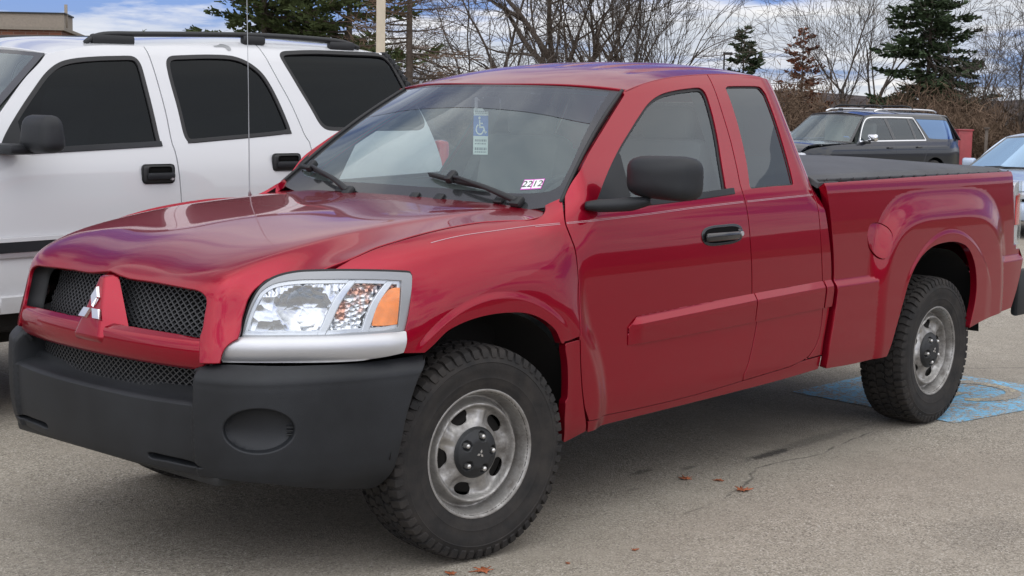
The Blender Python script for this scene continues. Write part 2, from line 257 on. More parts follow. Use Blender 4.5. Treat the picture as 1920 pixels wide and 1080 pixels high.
D={"shut":[[[-0.5951,1.028],[-0.4984,1.0619],[-0.3981,1.0956],[-0.2907,1.119],[-0.173,1.1385],[-0.0482,1.1528],[0.0799,1.1622],[0.2039,1.1633],[0.2904,1.1623]],[[0.2904,1.1623],[0.338,1.1663],[0.3797,1.1796],[0.4071,1.1952],[0.425,1.211]]],"lampF":[[-0.3249,1.0102],[-0.3419,0.9534],[-0.3624,0.8827],[-0.3779,0.8354],[-0.3838,0.8013],[-0.3891,0.76]],"lamptop":[[-0.3249,1.0102],[-0.4045,1.0216],[-0.4763,1.0251],[-0.5355,1.0268],[-0.5951,1.028]],"gapF":[[[0.5085,1.241],[0.4915,1.2169],[0.4671,1.1803],[0.4542,1.1431],[0.4642,1.0971],[0.4783,1.0543],[0.4841,0.9884],[0.4806,0.8921],[0.4676,0.7972],[0.4582,0.7366]],[[0.4582,0.7366],[0.4631,0.642],[0.4775,0.5415],[0.4949,0.4694],[0.5218,0.4003]]],"archF":[[[-0.3078,0.7555],[-0.2764,0.7758],[-0.2151,0.8181],[-0.1594,0.8363],[-0.0971,0.8487],[-0.018,0.8563],[0.0669,0.8563],[0.1709,0.8453],[0.2508,0.8176],[0.3172,0.7736],[0.3571,0.718],[0.3758,0.6521],[0.3819,0.5812],[0.3798,0.511]],[[0.3798,0.511],[0.3829,0.4353],[0.4089,0.3486]]],"gapB":[[[1.6936,1.7201],[1.6926,1.6643],[1.6805,1.569],[1.6623,1.4277],[1.6295,1.3194],[1.595,1.2279],[1.6211,1.2041],[1.6136,1.1345],[1.6194,1.0093],[1.6275,0.9093],[1.6295,0.7945]],[[1.6295,0.7945],[1.6598,0.7506],[1.6718,0.68],[1.6526,0.5936],[1.62,0.4992],[1.5937,0.4554]]],"gapR":[[[2.3564,1.7285],[2.3627,1.6527],[2.3122,1.5244],[2.2247,1.3749],[2.1782,1.2437],[2.1829,1.1944],[2.1799,1.0874],[2.193,0.9448],[2.1912,0.8722],[2.2008,0.808],[2.233,0.7713],[2.2383,0.6871],[2.2289,0.6137]],[[2.2289,0.6137],[2.1816,0.5292],[2.1229,0.4762],[2.0527,0.4593],[2.0084,0.4546]]],"win1":[[[0.6095,1.1977],[0.7378,1.3072],[0.8814,1.4107],[0.9942,1.4817],[1.087,1.5382],[1.182,1.5898],[1.2792,1.6234],[1.3963,1.643],[1.5398,1.657]],[[1.5398,1.657],[1.5896,1.6558],[1.6096,1.6406],[1.6138,1.6138]],[[1.6138,1.6138],[1.6027,1.5446],[1.5741,1.4429],[1.5265,1.3211],[1.4983,1.2418]],[[1.5407,1.2407],[1.5334,1.2214]],[[1.5334,1.2214],[1.3167,1.2097],[0.9232,1.1947],[0.7231,1.1878]]],"win2":[[[1.777,1.6575],[1.795,1.667],[1.8221,1.6699]],[[1.8221,1.6699],[1.9205,1.6728],[2.0287,1.6745]],[[2.0287,1.6745],[2.2262,1.6712],[2.2371,1.6425]],[[2.2371,1.6425],[2.0907,1.5324],[2.0688,1.3926],[2.033,1.2596]],[[2.033,1.2596],[2.0238,1.2461],[2.0042,1.2431]],[[2.0042,1.2431],[1.8478,1.2414],[1.6948,1.2366]],[[1.6948,1.2366],[1.6761,1.2393],[1.6793,1.2568]],[[1.6793,1.2568],[1.725,1.3643],[1.7579,1.4828],[1.7737,1.5892],[1.777,1.6575]]],"sill_top":[[0.529,0.4179],[0.8867,0.4061],[1.2399,0.411],[1.6256,0.4209],[2.0122,0.4383],[2.2164,0.4391]],"apil":[[0.5085,1.241],[0.5756,1.3118],[0.668,1.3829],[0.8477,1.4997],[1.0363,1.6189]],"seam":[[1.0363,1.6189],[1.0867,1.643],[1.2039,1.6696],[1.3315,1.6894],[1.5253,1.7086],[1.6855,1.7201],[1.8649,1.724]],"bed_front":[[[2.2357,1.2447],[2.2714,1.1366],[2.2926,1.0133],[2.3105,0.8697]],[[2.3223,0.8203],[2.3042,0.7264],[2.3051,0.6484],[2.2612,0.5279],[2.2108,0.4128]]],"bed_arch":[[2.7761,0.4072],[2.8175,0.4976],[2.8935,0.6518],[2.9607,0.7811],[3.039,0.8568],[3.152,0.9084],[3.3003,0.9263],[3.4851,0.9163],[3.5818,0.8799],[3.6453,0.8047],[3.6779,0.7017],[3.6592,0.5876],[3.6156,0.4682]],"bed_bot1":[[2.2108,0.4128],[2.4916,0.4051],[2.7733,0.4086]],"bed_bot2":[[3.6138,0.4685],[3.7921,0.4939],[4.1792,0.523]],"bed_rear":[[[4.1942,0.5246],[4.249,0.6112],[4.2948,0.6961],[4.3512,0.7945]],[[4.2753,0.8693],[4.2409,0.9911],[4.2321,1.1454],[4.2265,1.1948]],[[4.2265,1.1948],[4.235,1.2435],[4.2486,1.2714]]],"fuel":[[2.6007,1.0035],[2.6187,1.0413],[2.671,1.0545],[2.7308,1.0469],[2.7797,1.022],[2.7967,0.9891],[2.7868,0.9506],[2.7883,0.931],[2.7514,0.8935],[2.7132,0.8795],[2.6756,0.8874],[2.6373,0.9149],[2.6071,0.9515],[2.6007,1.0035]],"mold":[[[0.7832,0.7597],[0.8557,0.7798]],[[0.8557,0.7798],[1.2058,0.7875],[1.6337,0.808]],[[1.655,0.786],[1.6642,0.6807]],[[1.6604,0.6765],[1.2105,0.6685],[0.7926,0.6686]],[[0.7858,0.6755],[0.7809,0.7251]]],"pin":[[-0.4616,1.0411],[-0.31,1.0846],[-0.098,1.1186],[0.1338,1.1334],[0.4481,1.1462],[0.8792,1.1599],[1.2333,1.1745],[1.6134,1.1861],[2.2157,1.1958]],"handle":[[1.2705,1.0657],[1.2857,1.0837],[1.3266,1.0946],[1.4342,1.0981],[1.5162,1.096],[1.5562,1.0826],[1.5631,1.059],[1.5511,1.0363],[1.5082,1.023],[1.4256,1.0182],[1.3187,1.0202],[1.2805,1.0351],[1.2705,1.0657]],"sail":[[[0.6095,1.1977],[0.7378,1.3072],[0.8632,1.3968]],[[0.8746,1.3826],[0.8508,1.2769],[0.8287,1.1919]],[[0.8287,1.1919],[0.7231,1.1878]]],"h_shut":[[[0.824,1.1971],[0.8053,1.0727],[0.7613,0.9107],[0.7521,0.7562],[0.737,0.6142],[0.7252,0.4894],[0.7266,0.3709],[0.7655,0.2709],[0.8069,0.1994]],[[0.8069,0.1994],[0.8111,0.1353],[0.7669,0.0336],[0.6972,-0.0657],[0.5891,-0.1855]]],"h_lamp":[[[0.8218,1.1951],[0.7792,1.2093],[0.7469,1.2274],[0.7265,1.2438],[0.713,1.2664],[0.7062,1.2912],[0.6979,1.3123],[0.6997,1.3487],[0.6993,1.3873],[0.7006,1.41],[0.7026,1.4283],[0.7079,1.4578],[0.7116,1.4935],[0.7207,1.5486],[0.719,1.5829]],[[0.719,1.5829],[0.6683,1.6205],[0.6535,1.6444],[0.649,1.673]]],"h_grille":[[[0.567,1.6741],[0.5615,1.6289],[0.5546,1.5879]],[[0.5546,1.5879],[0.5593,1.5677],[0.5558,1.5225],[0.5531,1.4892],[0.5447,1.4726],[0.525,1.4592],[0.4887,1.4489],[0.4382,1.4468],[0.4025,1.4446],[0.2757,1.4395],[0.1317,1.44],[0.0449,1.4395]]],"l_out":[[[0.6217,0.8288],[0.629,0.8685],[0.6368,0.8978],[0.6508,0.9356],[0.6756,0.9773],[0.71,1.004],[0.7483,1.0189],[0.7981,1.028],[0.8575,1.0306],[0.9539,1.0308],[1.093,1.025],[1.1708,1.0188]],[[1.1708,1.0188],[1.1861,1.0147],[1.1867,0.9997]],[[1.1867,0.9997],[1.1668,0.9019],[1.1519,0.8359]],[[1.1519,0.8359],[1.0812,0.8317],[0.969,0.829],[0.8841,0.8267],[0.7374,0.8273],[0.6217,0.828]]],"l_in":[[[0.6242,0.8341],[0.6311,0.8643],[0.6397,0.8937],[0.6538,0.9294],[0.6778,0.9691],[0.7141,0.9929],[0.752,1.0024],[0.8019,1.0075],[0.8569,1.0084],[0.9703,1.0077],[1.0901,1.0019],[1.1463,0.9966]],[[1.1463,0.9966],[1.1393,0.938],[1.1244,0.8442]],[[1.1244,0.8442],[1.0816,0.8381],[0.9694,0.8356],[0.8843,0.832],[0.7376,0.8325],[0.6243,0.8333]]],"l_div1":[[0.9744,1.0026],[0.944,0.9686],[0.9193,0.9334],[0.8997,0.8958],[0.8846,0.8623],[0.8675,0.8323]],"l_div2":[[1.1062,0.995],[1.0747,0.9624],[1.0499,0.9294],[1.0329,0.896],[1.0232,0.8709],[1.0088,0.8353]],"l_amber":[[[1.1385,0.9732],[1.1329,0.9298],[1.1225,0.8572]],[[1.1225,0.8572],[1.0822,0.8552],[1.0354,0.8567]],[[1.0354,0.8567],[1.0416,0.8828],[1.0564,0.9163],[1.0811,0.9515],[1.1088,0.9716],[1.1385,0.9732]]],"l_bowl":[[0.7633,0.9184],[0.8471,0.9134],[0.8006,0.8593],[0.8055,0.9681]],"silver":[[[0.567,0.7505],[0.5693,0.7848],[0.5821,0.7999]],[[0.5821,0.7999],[0.622,0.8252]],[[0.622,0.8252],[0.7373,0.8241],[0.8839,0.8244],[0.9687,0.8261],[1.0809,0.8297],[1.1493,0.8335]],[[1.1493,0.8335],[1.1374,0.7933],[1.1277,0.766]],[[1.1277,0.766],[1.0873,0.7598],[1.051,0.7552],[0.9985,0.7496],[0.9439,0.7478],[0.8201,0.7475],[0.6583,0.7499],[0.5671,0.748]]],"b_top":[[[0.5104,0.7214],[0.5153,0.7355]],[[0.5153,0.7355],[0.6348,0.746],[0.8817,0.743],[1.0388,0.7406],[1.2125,0.7416],[1.3656,0.7443]],[[1.3608,0.7379],[1.311,0.6859],[1.2639,0.5785],[1.2313,0.4914],[1.2128,0.3998],[1.2166,0.3422]],[[1.2166,0.3422],[1.2177,0.316],[1.1872,0.3036]]],"b_bot":[[[1.1872,0.3036],[1.0573,0.3241],[0.8024,0.3718],[0.6475,0.3885]],[[0.6475,0.3885],[0.5611,0.3861],[0.4997,0.3818],[0.3372,0.3744],[0.1261,0.3793]]],"b_rec":[[[0.5104,0.7214],[0.532,0.6759],[0.5196,0.6079]],[[0.5196,0.6079],[0.3776,0.6017],[0.1479,0.5996],[-0.0467,0.599]]],"b_slot":[[0.3488,0.4224],[0.4247,0.4285],[0.5536,0.4262],[0.5897,0.4095],[0.5076,0.4008],[0.3738,0.401]],"b_fog":[[0.7542,0.5564]],"w_near":[[[0.9878,0.0361],[1.0327,0.1068],[1.0179,0.3404],[1.0254,0.6368],[1.0151,0.971]],[[0.8782,-0.012],[0.7238,0.0972],[0.8925,0.0603],[0.9442,0.1032],[0.9592,0.2587],[0.9505,0.6502]],[[-1.0572,0.7561],[-0.3656,0.7634],[0.1312,0.763],[0.601,0.7275],[0.9417,0.6499]],[[0.7134,0.1097],[0.7072,0.1752],[0.8323,0.1511],[0.8347,0.0844]]],"v_seam1":[[0.9275,1.8426],[0.937,1.8027],[0.9398,1.6554],[0.9386,1.4969],[0.9296,1.3365],[0.9371,1.2972],[0.938,1.2548],[0.942,1.0686]],"v_win1":[[[-0.039,1.3308],[-0.0012,1.3829],[0.0951,1.4889],[0.2004,1.5919],[0.3061,1.6861],[0.387,1.7321],[0.461,1.7522],[0.6032,1.7691],[0.8046,1.7812]],[[0.8046,1.7812],[0.8465,1.7779],[0.8652,1.751]],[[0.8652,1.751],[0.8621,1.6414],[0.858,1.4961],[0.8528,1.3609]],[[0.8588,1.3518],[0.8539,1.3351]],[[0.8443,1.3321],[0.6017,1.3248],[0.1341,1.3034],[0.0083,1.298],[-0.0321,1.3088],[-0.039,1.3308]]],"v_win2":[[[1.0343,1.7644],[1.0673,1.7908]],[[1.0673,1.7908],[1.3591,1.8073],[1.5012,1.8028],[1.586,1.7735],[1.6506,1.7217],[1.6918,1.6344],[1.726,1.4881],[1.7402,1.4051]],[[1.7424,1.4002],[1.692,1.3905],[1.0316,1.3423]],[[1.0316,1.3423],[1.0212,1.3634],[1.023,1.5283],[1.0238,1.6945],[1.0343,1.7644]]],"v_seam2":[[1.7176,1.8915],[1.7173,1.8441],[1.7478,1.709],[1.7945,1.5673],[1.8265,1.4253],[1.8372,1.3756],[1.8577,1.34],[1.8563,1.2902]],"v_win3":[[[1.8264,1.823],[1.8675,1.8464]],[[1.8675,1.8464],[2.1027,1.8615],[2.4085,1.866],[2.5776,1.8679],[2.6571,1.8639]],[[2.6571,1.8639],[2.6842,1.8392],[2.7317,1.6739]],[[2.7326,1.6744],[2.7983,1.4348],[2.7439,1.4124]],[[2.6851,1.4085],[2.108,1.4078],[2.0118,1.4113]],[[2.0118,1.4113],[1.9797,1.4293],[1.967,1.4473]],[[1.967,1.4473],[1.9389,1.5263],[1.8807,1.6693],[1.8264,1.823]]],"v_handle":[[[0.7049,1.2046],[0.8039,1.1848],[0.9074,1.2009],[0.8121,1.2368],[0.7994,1.1371]],[[1.5474,1.242],[1.7515,1.2246]]],"v_mold":[[[-0.09,0.8909],[0.2576,0.8972]],[[-0.0919,0.832],[0.1458,0.8381]],[[-0.0883,0.808],[0.1224,0.8194]],[[-0.0896,0.9034],[0.308,0.9142]],[[-0.0905,0.6101],[-0.0054,0.6186],[-0.0871,0.571]]],"v_chip":[[1.3982,1.8611],[1.433,1.8656],[1.4607,1.8737],[1.4876,1.8709],[1.5066,1.8608],[1.5038,1.8439],[1.4885,1.8365],[1.4756,1.8389],[1.47,1.8543],[1.4413,1.8561],[1.3976,1.8543]],"v_apil":[[-0.0029,1.4924],[0.0813,1.5727],[0.184,1.6655],[0.2905,1.7462]]}
# ------------------------------------------------------------------ materials
def mat(name):
    m=bpy.data.materials.new(name); m.use_nodes=True; t=NT(m.node_tree); t.n.clear()
    o=t.add('ShaderNodeOutputMaterial'); return m,t,o
def pbsdf(t,o,**kw):
    b=t.add('ShaderNodeBsdfPrincipled')
    for k,v in kw.items():
        k=k.replace('_',' ')
        if isinstance(v,tuple) and len(v)==3: v=(*v,1)
        t.set(b.inputs[k],v)
    t.l.new(b.outputs[0],o.inputs[0]); return b
def coord(t,kind='Object'): return t.add('ShaderNodeTexCoord').outputs[kind]
def m_paint(name,col,dirt=.5,rough=.4,metal=0.0,coat=1.0,dz=(.35,.75),spec=.3,ior=1.5):
    m,t,o=mat(name); c=coord(t)
    sp=t.add('ShaderNodeSeparateXYZ'); t.l.new(c,sp.inputs[0])
    n=t.noise(c,5,6,.65)
    n2=t.noise(c,42,4,.6)
    low=t.ramp(sp.outputs[2],[(0,1.0),(dz[0],.85),(dz[1],.0)])
    d=t.math('MULTIPLY',t.math('MULTIPLY',low,t.ramp(n,[(.3,.15),(.7,1.0)])),dirt,clamp=True)
    d=t.math('MULTIPLY',d,t.ramp(n2,[(.3,.6),(.65,1.0)]))
    base=t.mix(d,col,(.16,.125,.10))
    b=pbsdf(t,o,Base_Color=base,Roughness=rough,Metallic=metal,Specular_IOR_Level=spec,Coat_Weight=t.math('SUBTRACT',coat,t.math('MULTIPLY',d,1.4),clamp=True),Coat_Roughness=.025,Coat_IOR=ior)
    fl=t.noise(c,1.3,2); bp=t.add('ShaderNodeBump',i_Strength=.02,i_Distance=.02); t.l.new(fl,bp.inputs['Height'])
    t.l.new(bp.outputs[0],b.inputs['Coat Normal'])
    return m
def m_simple(name,col,rough=.5,metal=0,bump=0,bscale=200,vary=0,spec=.5,coat=0,vscale=8):
    m,t,o=mat(name); c=coord(t)
    bc=col
    if vary: bc=t.mix(t.ramp(t.noise(c,vscale,5,.6),[(.3,0.0),(.7,1.0)]),tuple(a*(1-vary) for a in col),tuple(min(1,a*(1+vary)) for a in col))
    b=pbsdf(t,o,Base_Color=bc,Roughness=rough,Metallic=metal,Specular_IOR_Level=spec,Coat_Weight=coat)
    if bump:
        bp=t.add('ShaderNodeBump',i_Strength=bump,i_Distance=.002); t.l.new(t.noise(c,bscale,3),bp.inputs['Height']); t.l.new(bp.outputs[0],b.inputs['Normal'])
    return m
def m_glass(name,tint,rough=0.0,refl=1.0,haze=0.0,hcol=(.35,.4,.4),gcol=(.86,.93,1)):
    m,t,o=mat(name)
    tr=t.add('ShaderNodeBsdfTransparent'); tr.inputs[0].default_value=(*tint,1)
    gl=t.add('ShaderNodeBsdfGlossy'); gl.inputs['Roughness'].default_value=rough; gl.inputs[0].default_value=(*gcol,1)
    geo=t.add('ShaderNodeNewGeometry')   # same reflectance seen from either side of the thin pane
    cs=t.math('ABSOLUTE',t.vmath('DOT_PRODUCT',geo.outputs['Normal'],geo.outputs['Incoming']))
    fr=t.math('ADD',.043,t.math('MULTIPLY',t.math('POWER',t.math('SUBTRACT',1.0,cs,clamp=True),5.0),.957))
    f=t.math('MINIMUM',t.math('MULTIPLY',fr,refl),.75)
    base=tr.outputs[0]
    if haze:
        df=t.add('ShaderNodeBsdfDiffuse'); df.inputs[0].default_value=(*hcol,1)
        mx=t.add('ShaderNodeMixShader'); mx.inputs[0].default_value=haze
        t.l.new(base,mx.inputs[1]); t.l.new(df.outputs[0],mx.inputs[2]); base=mx.outputs[0]
    mx=t.add('ShaderNodeMixShader'); t.l.new(f,mx.inputs[0]); t.l.new(base,mx.inputs[1]); t.l.new(gl.outputs[0],mx.inputs[2])
    t.l.new(mx.outputs[0],o.inputs[0]); return m
M={}
M['red']=m_paint('red_paint',(.285,.0017,.0165),dirt=.12,rough=.28,metal=.66,spec=0.0,ior=1.47,coat=.85)
M['white']=m_paint('white_paint',(.57,.578,.59),dirt=.4,rough=.45,dz=(.45,.8))
M['navy']=m_paint('dark_paint',(.010,.012,.017),dirt=.1,rough=.3)
M['silver']=m_paint('silver_paint',(.42,.50,.62),dirt=.1,rough=.35,metal=.35)
M['plastic']=m_simple('black_plastic',(.0155,.017,.0195),.52,bump=.22,bscale=420,vary=.34,vscale=3,spec=.32)
M['plasticd']=m_simple('dark_plastic',(.012,.013,.014),.55)
M['gloss_black']=m_simple('gloss_black',(.012,.012,.013),.12,coat=.5)
M['trimgrey']=m_simple('grey_bezel',(.30,.31,.32),.35,metal=.4)
M['rubber']=m_simple('rubber',(.013,.013,.014),.62)
M['chrome']=m_simple('chrome',(.80,.81,.83),.07,metal=1)
M['satin']=m_simple('satin_silver',(.50,.505,.52),.36,metal=.6)
M['void']=m_simple('unlit_dark',(.006,.006,.006),.9,spec=.1)
M['under']=m_simple('underbody',(.012,.011,.010),.85,spec=.2)
M['mesh']=m_simple('grille_black',(.030,.031,.033),.5)
M['amber']=m_simple('amber_lens',(.85,.22,.008),.16,coat=1,vary=.15,vscale=30)
M['redlens']=m_simple('red_lens',(.55,.012,.02),.12,coat=1)
M['glass_ws']=m_glass('windshield_glass',(.80,.92,.88),refl=1.9,haze=.12,hcol=(.55,.67,.64))
M['glass_band']=m_glass('windshield_shade_band',(.45,.48,.50),refl=1.6,haze=.13,hcol=(.40,.44,.48))
M['glass_side']=m_glass('side_glass',(.58,.63,.65),refl=1.9)
M['glass_rear']=m_glass('rear_glass',(.14,.155,.17),refl=1.9)
M['glass_dark']=m_glass('privacy_glass',(.022,.026,.034),refl=.45)
M['glass_mirror']=m_glass('sky_tinted_privacy_glass',(.03,.035,.045),refl=6.0,gcol=(.38,.58,.95))  # reflection colour tinted blue to stand for reflected sky
M['glass_blue']=m_glass('sky_tinted_glass',(.08,.11,.16),refl=7,gcol=(.50,.72,1.0))  # blue of the mirrored sky is put into the glossy colour
M['glass_clear']=m_glass('lamp_glass',(.97,.98,.98),refl=.9)
M['frit']=m_simple('frit_black',(.030,.032,.034),.16,coat=.4)
M['dash']=m_simple('dash_grey',(.10,.105,.10),.75,bump=.2)
M['cloth']=m_simple('seat_cloth',(.14,.14,.13),.9,bump=.3,bscale=500)
M['liner']=m_simple('headliner',(.36,.36,.33),.9)
M['vinyl']=m_simple('black_vinyl',(.055,.056,.058),.58,bump=.5,bscale=300,vary=.3,vscale=2.5)
M['paper']=m_simple('white_card',(.74,.76,.74),.6)
M['blue_print']=m_simple('blue_print',(.04,.15,.50),.55)
M['magenta']=m_simple('magenta_print',(.62,.10,.50),.5)
M['ink']=m_simple('black_ink',(.02,.02,.02),.6)
M['greyink']=m_simple('grey_ink',(.25,.27,.28),.6)
M['stripe']=m_simple('silver_stripe',(.44,.27,.30),.35)
M['lug']=m_simple('lug_steel',(.55,.54,.52),.3,metal=.8)
M['orange']=m_simple('orange_plastic',(.55,.12,.05),.5)
def m_wheel():
    m,t,o=mat('wheel_alloy'); c=coord(t)
    n=t.noise(c,26,6,.65); n2=t.noise(c,7,4,.6)
    d=t.ramp(t.math('ADD',t.math('MULTIPLY',n,.5),t.math('MULTIPLY',n2,.5)),[(.40,0.0),(.62,.85)])
    pbsdf(t,o,Base_Color=t.mix(d,(.40,.39,.372),(.10,.088,.075)),Roughness=t.math('ADD',.40,t.math('MULTIPLY',d,.35)),Metallic=t.math('SUBTRACT',.8,t.math('MULTIPLY',d,.6)))
    return m
M['alloy']=m_wheel()
def m_tyre():
    m,t,o=mat('tyre_rubber'); c=coord(t)
    n=t.noise(c,9,5,.65); d=t.ramp(n,[(.35,0.0),(.75,1.0)])
    b=pbsdf(t,o,Base_Color=t.mix(d,(.014,.0135,.0135),(.038,.033,.029)),Roughness=.78,Specular_IOR_Level=.3)
    bp=t.add('ShaderNodeBump',i_Strength=.25,i_Distance=.002); t.l.new(t.noise(c,120,3),bp.inputs['Height']); t.l.new(bp.outputs[0],b.inputs['Normal'])
    return m
M['tyre']=m_tyre()
def m_lampchrome():
    m,t,o=mat('lamp_reflector'); c=coord(t)
    v=t.add('ShaderNodeTexVoronoi'); v.inputs['Scale'].default_value=26; t.l.new(c,v.inputs[0])
    b=pbsdf(t,o,Base_Color=(.60,.615,.645),Roughness=.19,Metallic=1.0)
    bp=t.add('ShaderNodeBump',i_Strength=.45,i_Distance=.012); t.l.new(v.outputs[0],bp.inputs['Height']); t.l.new(bp.outputs[0],b.inputs['Normal'])
    return m
M['reflector']=m_lampchrome()
def m_lampchrome2():
    m,t,o=mat('turn_reflector'); c=coord(t)
    w=t.add('ShaderNodeTexVoronoi'); w.inputs['Scale'].default_value=70; t.l.new(c,w.inputs[0])
    am=t.ramp(t.noise(c,16,2),[(.47,0.0),(.56,.75)])
    b=pbsdf(t,o,Base_Color=t.mix(am,(.60,.615,.64),(.50,.17,.06)),Roughness=.12,Metallic=.9)
    bp=t.add('ShaderNodeBump',i_Strength=.9,i_Distance=.01); t.l.new(w.outputs[0],bp.inputs['Height']); t.l.new(bp.outputs[0],b.inputs['Normal'])
    return m
M['reflector2']=m_lampchrome2()
M['lampwhite']=m_simple('lamp_trim',(.60,.62,.65),.2,metal=.5)
# asphalt --------------------------------------------------------------
def asphalt_col(t,c):
    fine=t.add('ShaderNodeTexVoronoi'); fine.inputs['Scale'].default_value=170; t.l.new(c,fine.inputs[0])
    cell=t.add('ShaderNodeSeparateColor'); t.l.new(fine.outputs['Color'],cell.inputs[0])
    agg=t.ramp(cell.outputs[0],[(0,(.075,.066,.054)),(.22,(.25,.222,.178)),(.6,(.365,.325,.262)),(.86,(.46,.418,.352)),(1,(.64,.60,.53))])
    n=t.noise(c,480,2,.6)
    agg=t.mix(t.ramp(n,[(.35,0.0),(.75,.6)]),agg,(.12,.11,.095))
    pit=t.add('ShaderNodeTexVoronoi'); pit.inputs['Scale'].default_value=62; t.l.new(c,pit.inputs[0])
    pc=t.add('ShaderNodeSeparateColor'); t.l.new(pit.outputs['Color'],pc.inputs[0])
    near_=t.ramp(pit.outputs['Distance'],[(.16,1.0),(.34,0.0)])
    agg=t.mix(t.math('MULTIPLY',near_,t.ramp(pc.outputs[0],[(.80,0.0),(.86,.85)])),agg,(.055,.048,.042))
    agg=t.mix(t.math('MULTIPLY',near_,t.ramp(pc.outputs[1],[(.88,0.0),(.93,.75)])),agg,(.60,.56,.49))
    big=t.noise(c,.55,6,.62); mid=t.noise(c,4.5,5,.65)
    agg=t.mix(t.ramp(big,[(.36,.0),(.66,.72)]),agg,(.225,.20,.163))
    agg=t.mix(t.ramp(mid,[(.45,.0),(.75,.30)]),agg,(.41,.37,.305))
    return agg,fine
def seg_mask(t,c,pts,w,wn,amp,nscale):
    """dark line along a broken crack: noise-warped distance to segments"""
    nx=t.add('ShaderNodeTexNoise'); nx.inputs['Scale'].default_value=nscale; nx.inputs['Detail'].default_value=6; t.l.new(c,nx.inputs[0])
    off=t.vmath('MULTIPLY',t.vmath('SUBTRACT',nx.outputs['Color'],(.5,.5,.5)),(amp,amp,0))
    p=t.vmath('MULTIPLY',t.vmath('ADD',c,off),(1,1,0))
    best=None
    for a,b in zip(pts[:-1],pts[1:]):
        a=Vector((*a,0)); b=Vector((*b,0)); ab=b-a
        pa=t.vmath('SUBTRACT',p,tuple(a))
        h=t.math('DIVIDE',t.vmath('DOT_PRODUCT',pa,tuple(ab)),ab.length_squared,clamp=True)
        sc=t.n.new('ShaderNodeVectorMath'); sc.operation='SCALE'; sc.inputs[0].default_value=tuple(ab); t.l.new(h,sc.inputs['Scale'])
        d=t.vmath('DISTANCE',pa,sc.outputs[0])
        best=d if best is None else t.math('MINIMUM',best,d)
    gap=t.ramp(t.noise(c,wn,3),[(.40,.15),(.60,1.0)])
    return t.math('MULTIPLY',t.ramp(t.math('DIVIDE',best,w),[(.35,1.0),(1,0.0)]),gap)
def m_asphalt():
    m,t,o=mat('asphalt'); c=coord(t)
    col,fine=asphalt_col(t,c)
    for pts,w in (CRACKS):
        col=t.mix(t.math('MULTIPLY',seg_mask(t,c,pts,w,9,.12,4.5),.62),col,(.022,.020,.018))
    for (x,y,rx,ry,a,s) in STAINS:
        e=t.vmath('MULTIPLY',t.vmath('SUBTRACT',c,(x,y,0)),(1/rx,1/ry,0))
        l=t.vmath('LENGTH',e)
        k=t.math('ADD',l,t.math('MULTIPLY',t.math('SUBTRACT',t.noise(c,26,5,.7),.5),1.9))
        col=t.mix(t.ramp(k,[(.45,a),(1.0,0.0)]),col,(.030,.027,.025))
    b=pbsdf(t,o,Base_Color=col,Roughness=.88,Specular_IOR_Level=.25)
    bp=t.add('ShaderNodeBump',i_Strength=.55,i_Distance=.004); t.l.new(fine.outputs[0],bp.inputs['Height']); t.l.new(bp.outputs[0],b.inputs['Normal'])
    return m
CRACKS=[([(-.75,-.52),(-.55,-.78),(-.42,-.92),(-.30,-1.2)],.011),([(.98,-1.05),(1.45,-.98),(1.85,-.80),(2.3,-.86),(2.9,-.78)],.0085),([(-2.2,1.6),(-1.2,1.35),(-.5,1.9)],.02),([(4.2,.9),(5.4,.5),(6.6,.8)],.02),([(5.0,-.2),(6.8,-1.6)],.018)]
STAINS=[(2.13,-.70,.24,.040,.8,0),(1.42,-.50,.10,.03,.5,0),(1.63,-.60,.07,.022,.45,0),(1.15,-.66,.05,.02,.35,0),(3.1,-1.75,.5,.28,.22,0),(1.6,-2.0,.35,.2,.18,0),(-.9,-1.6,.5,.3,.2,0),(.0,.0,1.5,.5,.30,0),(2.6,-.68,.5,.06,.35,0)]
M['asphalt']=m_asphalt()
def m_worn(name,col,thr):
    m,t,o=mat(name); c=coord(t)
    a,fine=asphalt_col(t,c)
    n=t.noise(c,34,6,.75,dist=.6); n2=t.noise(c,5,4,.6)
    msk=t.ramp(t.math('ADD',t.math('MULTIPLY',n,.75),t.math('MULTIPLY',n2,.30)),[(thr-.02,1.0),(thr+.02,0.0)])
    sh=t.mix(t.ramp(t.noise(c,9,4),[(.3,0.0),(.7,1.0)]),tuple(v*.82 for v in col),tuple(min(1,v*1.15) for v in col))
    b=pbsdf(t,o,Base_Color=t.mix(msk,a,sh),Roughness=.75)
    bp=t.add('ShaderNodeBump',i_Strength=.5,i_Distance=.004); t.l.new(fine.outputs[0],bp.inputs['Height']); t.l.new(bp.outputs[0],b.inputs['Normal'])
    return m
M['bluepaint']=m_worn('worn_blue_paint',(.17,.44,.65),.53)
M['yellowpaint']=m_worn('worn_cream_paint',(.55,.47,.30),.49)
M['whitepaint']=m_worn('worn_white_paint',(.6,.6,.58),.58)
M['earth']=m_simple('winter_grass',(.085,.075,.038),.95,vary=.4,vscale=.6,spec=.1)
M['hill']=m_simple('wooded_hill',(.060,.050,.048),1,vary=.35,vscale=.02,spec=.05)
M['bark']=m_simple('bark_brown',(.078,.062,.050),.9,vary=.35,vscale=6,spec=.1)
M['barkgrey']=m_simple('bark_grey',(.105,.088,.075),.9,vary=.35,vscale=6,spec=.1)
M['needle']=m_simple('needles',(.060,.078,.028),.8,vary=.45,vscale=1.6,spec=.2)
M['needled']=m_simple('dark_needles',(.040,.060,.028),.8,vary=.5,vscale=1.4,spec=.2)
M['oakleaf']=m_simple('dry_oak_leaves',(.15,.055,.030),.8,vary=.45,vscale=1.2,spec=.1)
M['twig']=m_simple('brown_twigs',(.125,.086,.060),.95,vary=.45,vscale=.7,spec=.05)
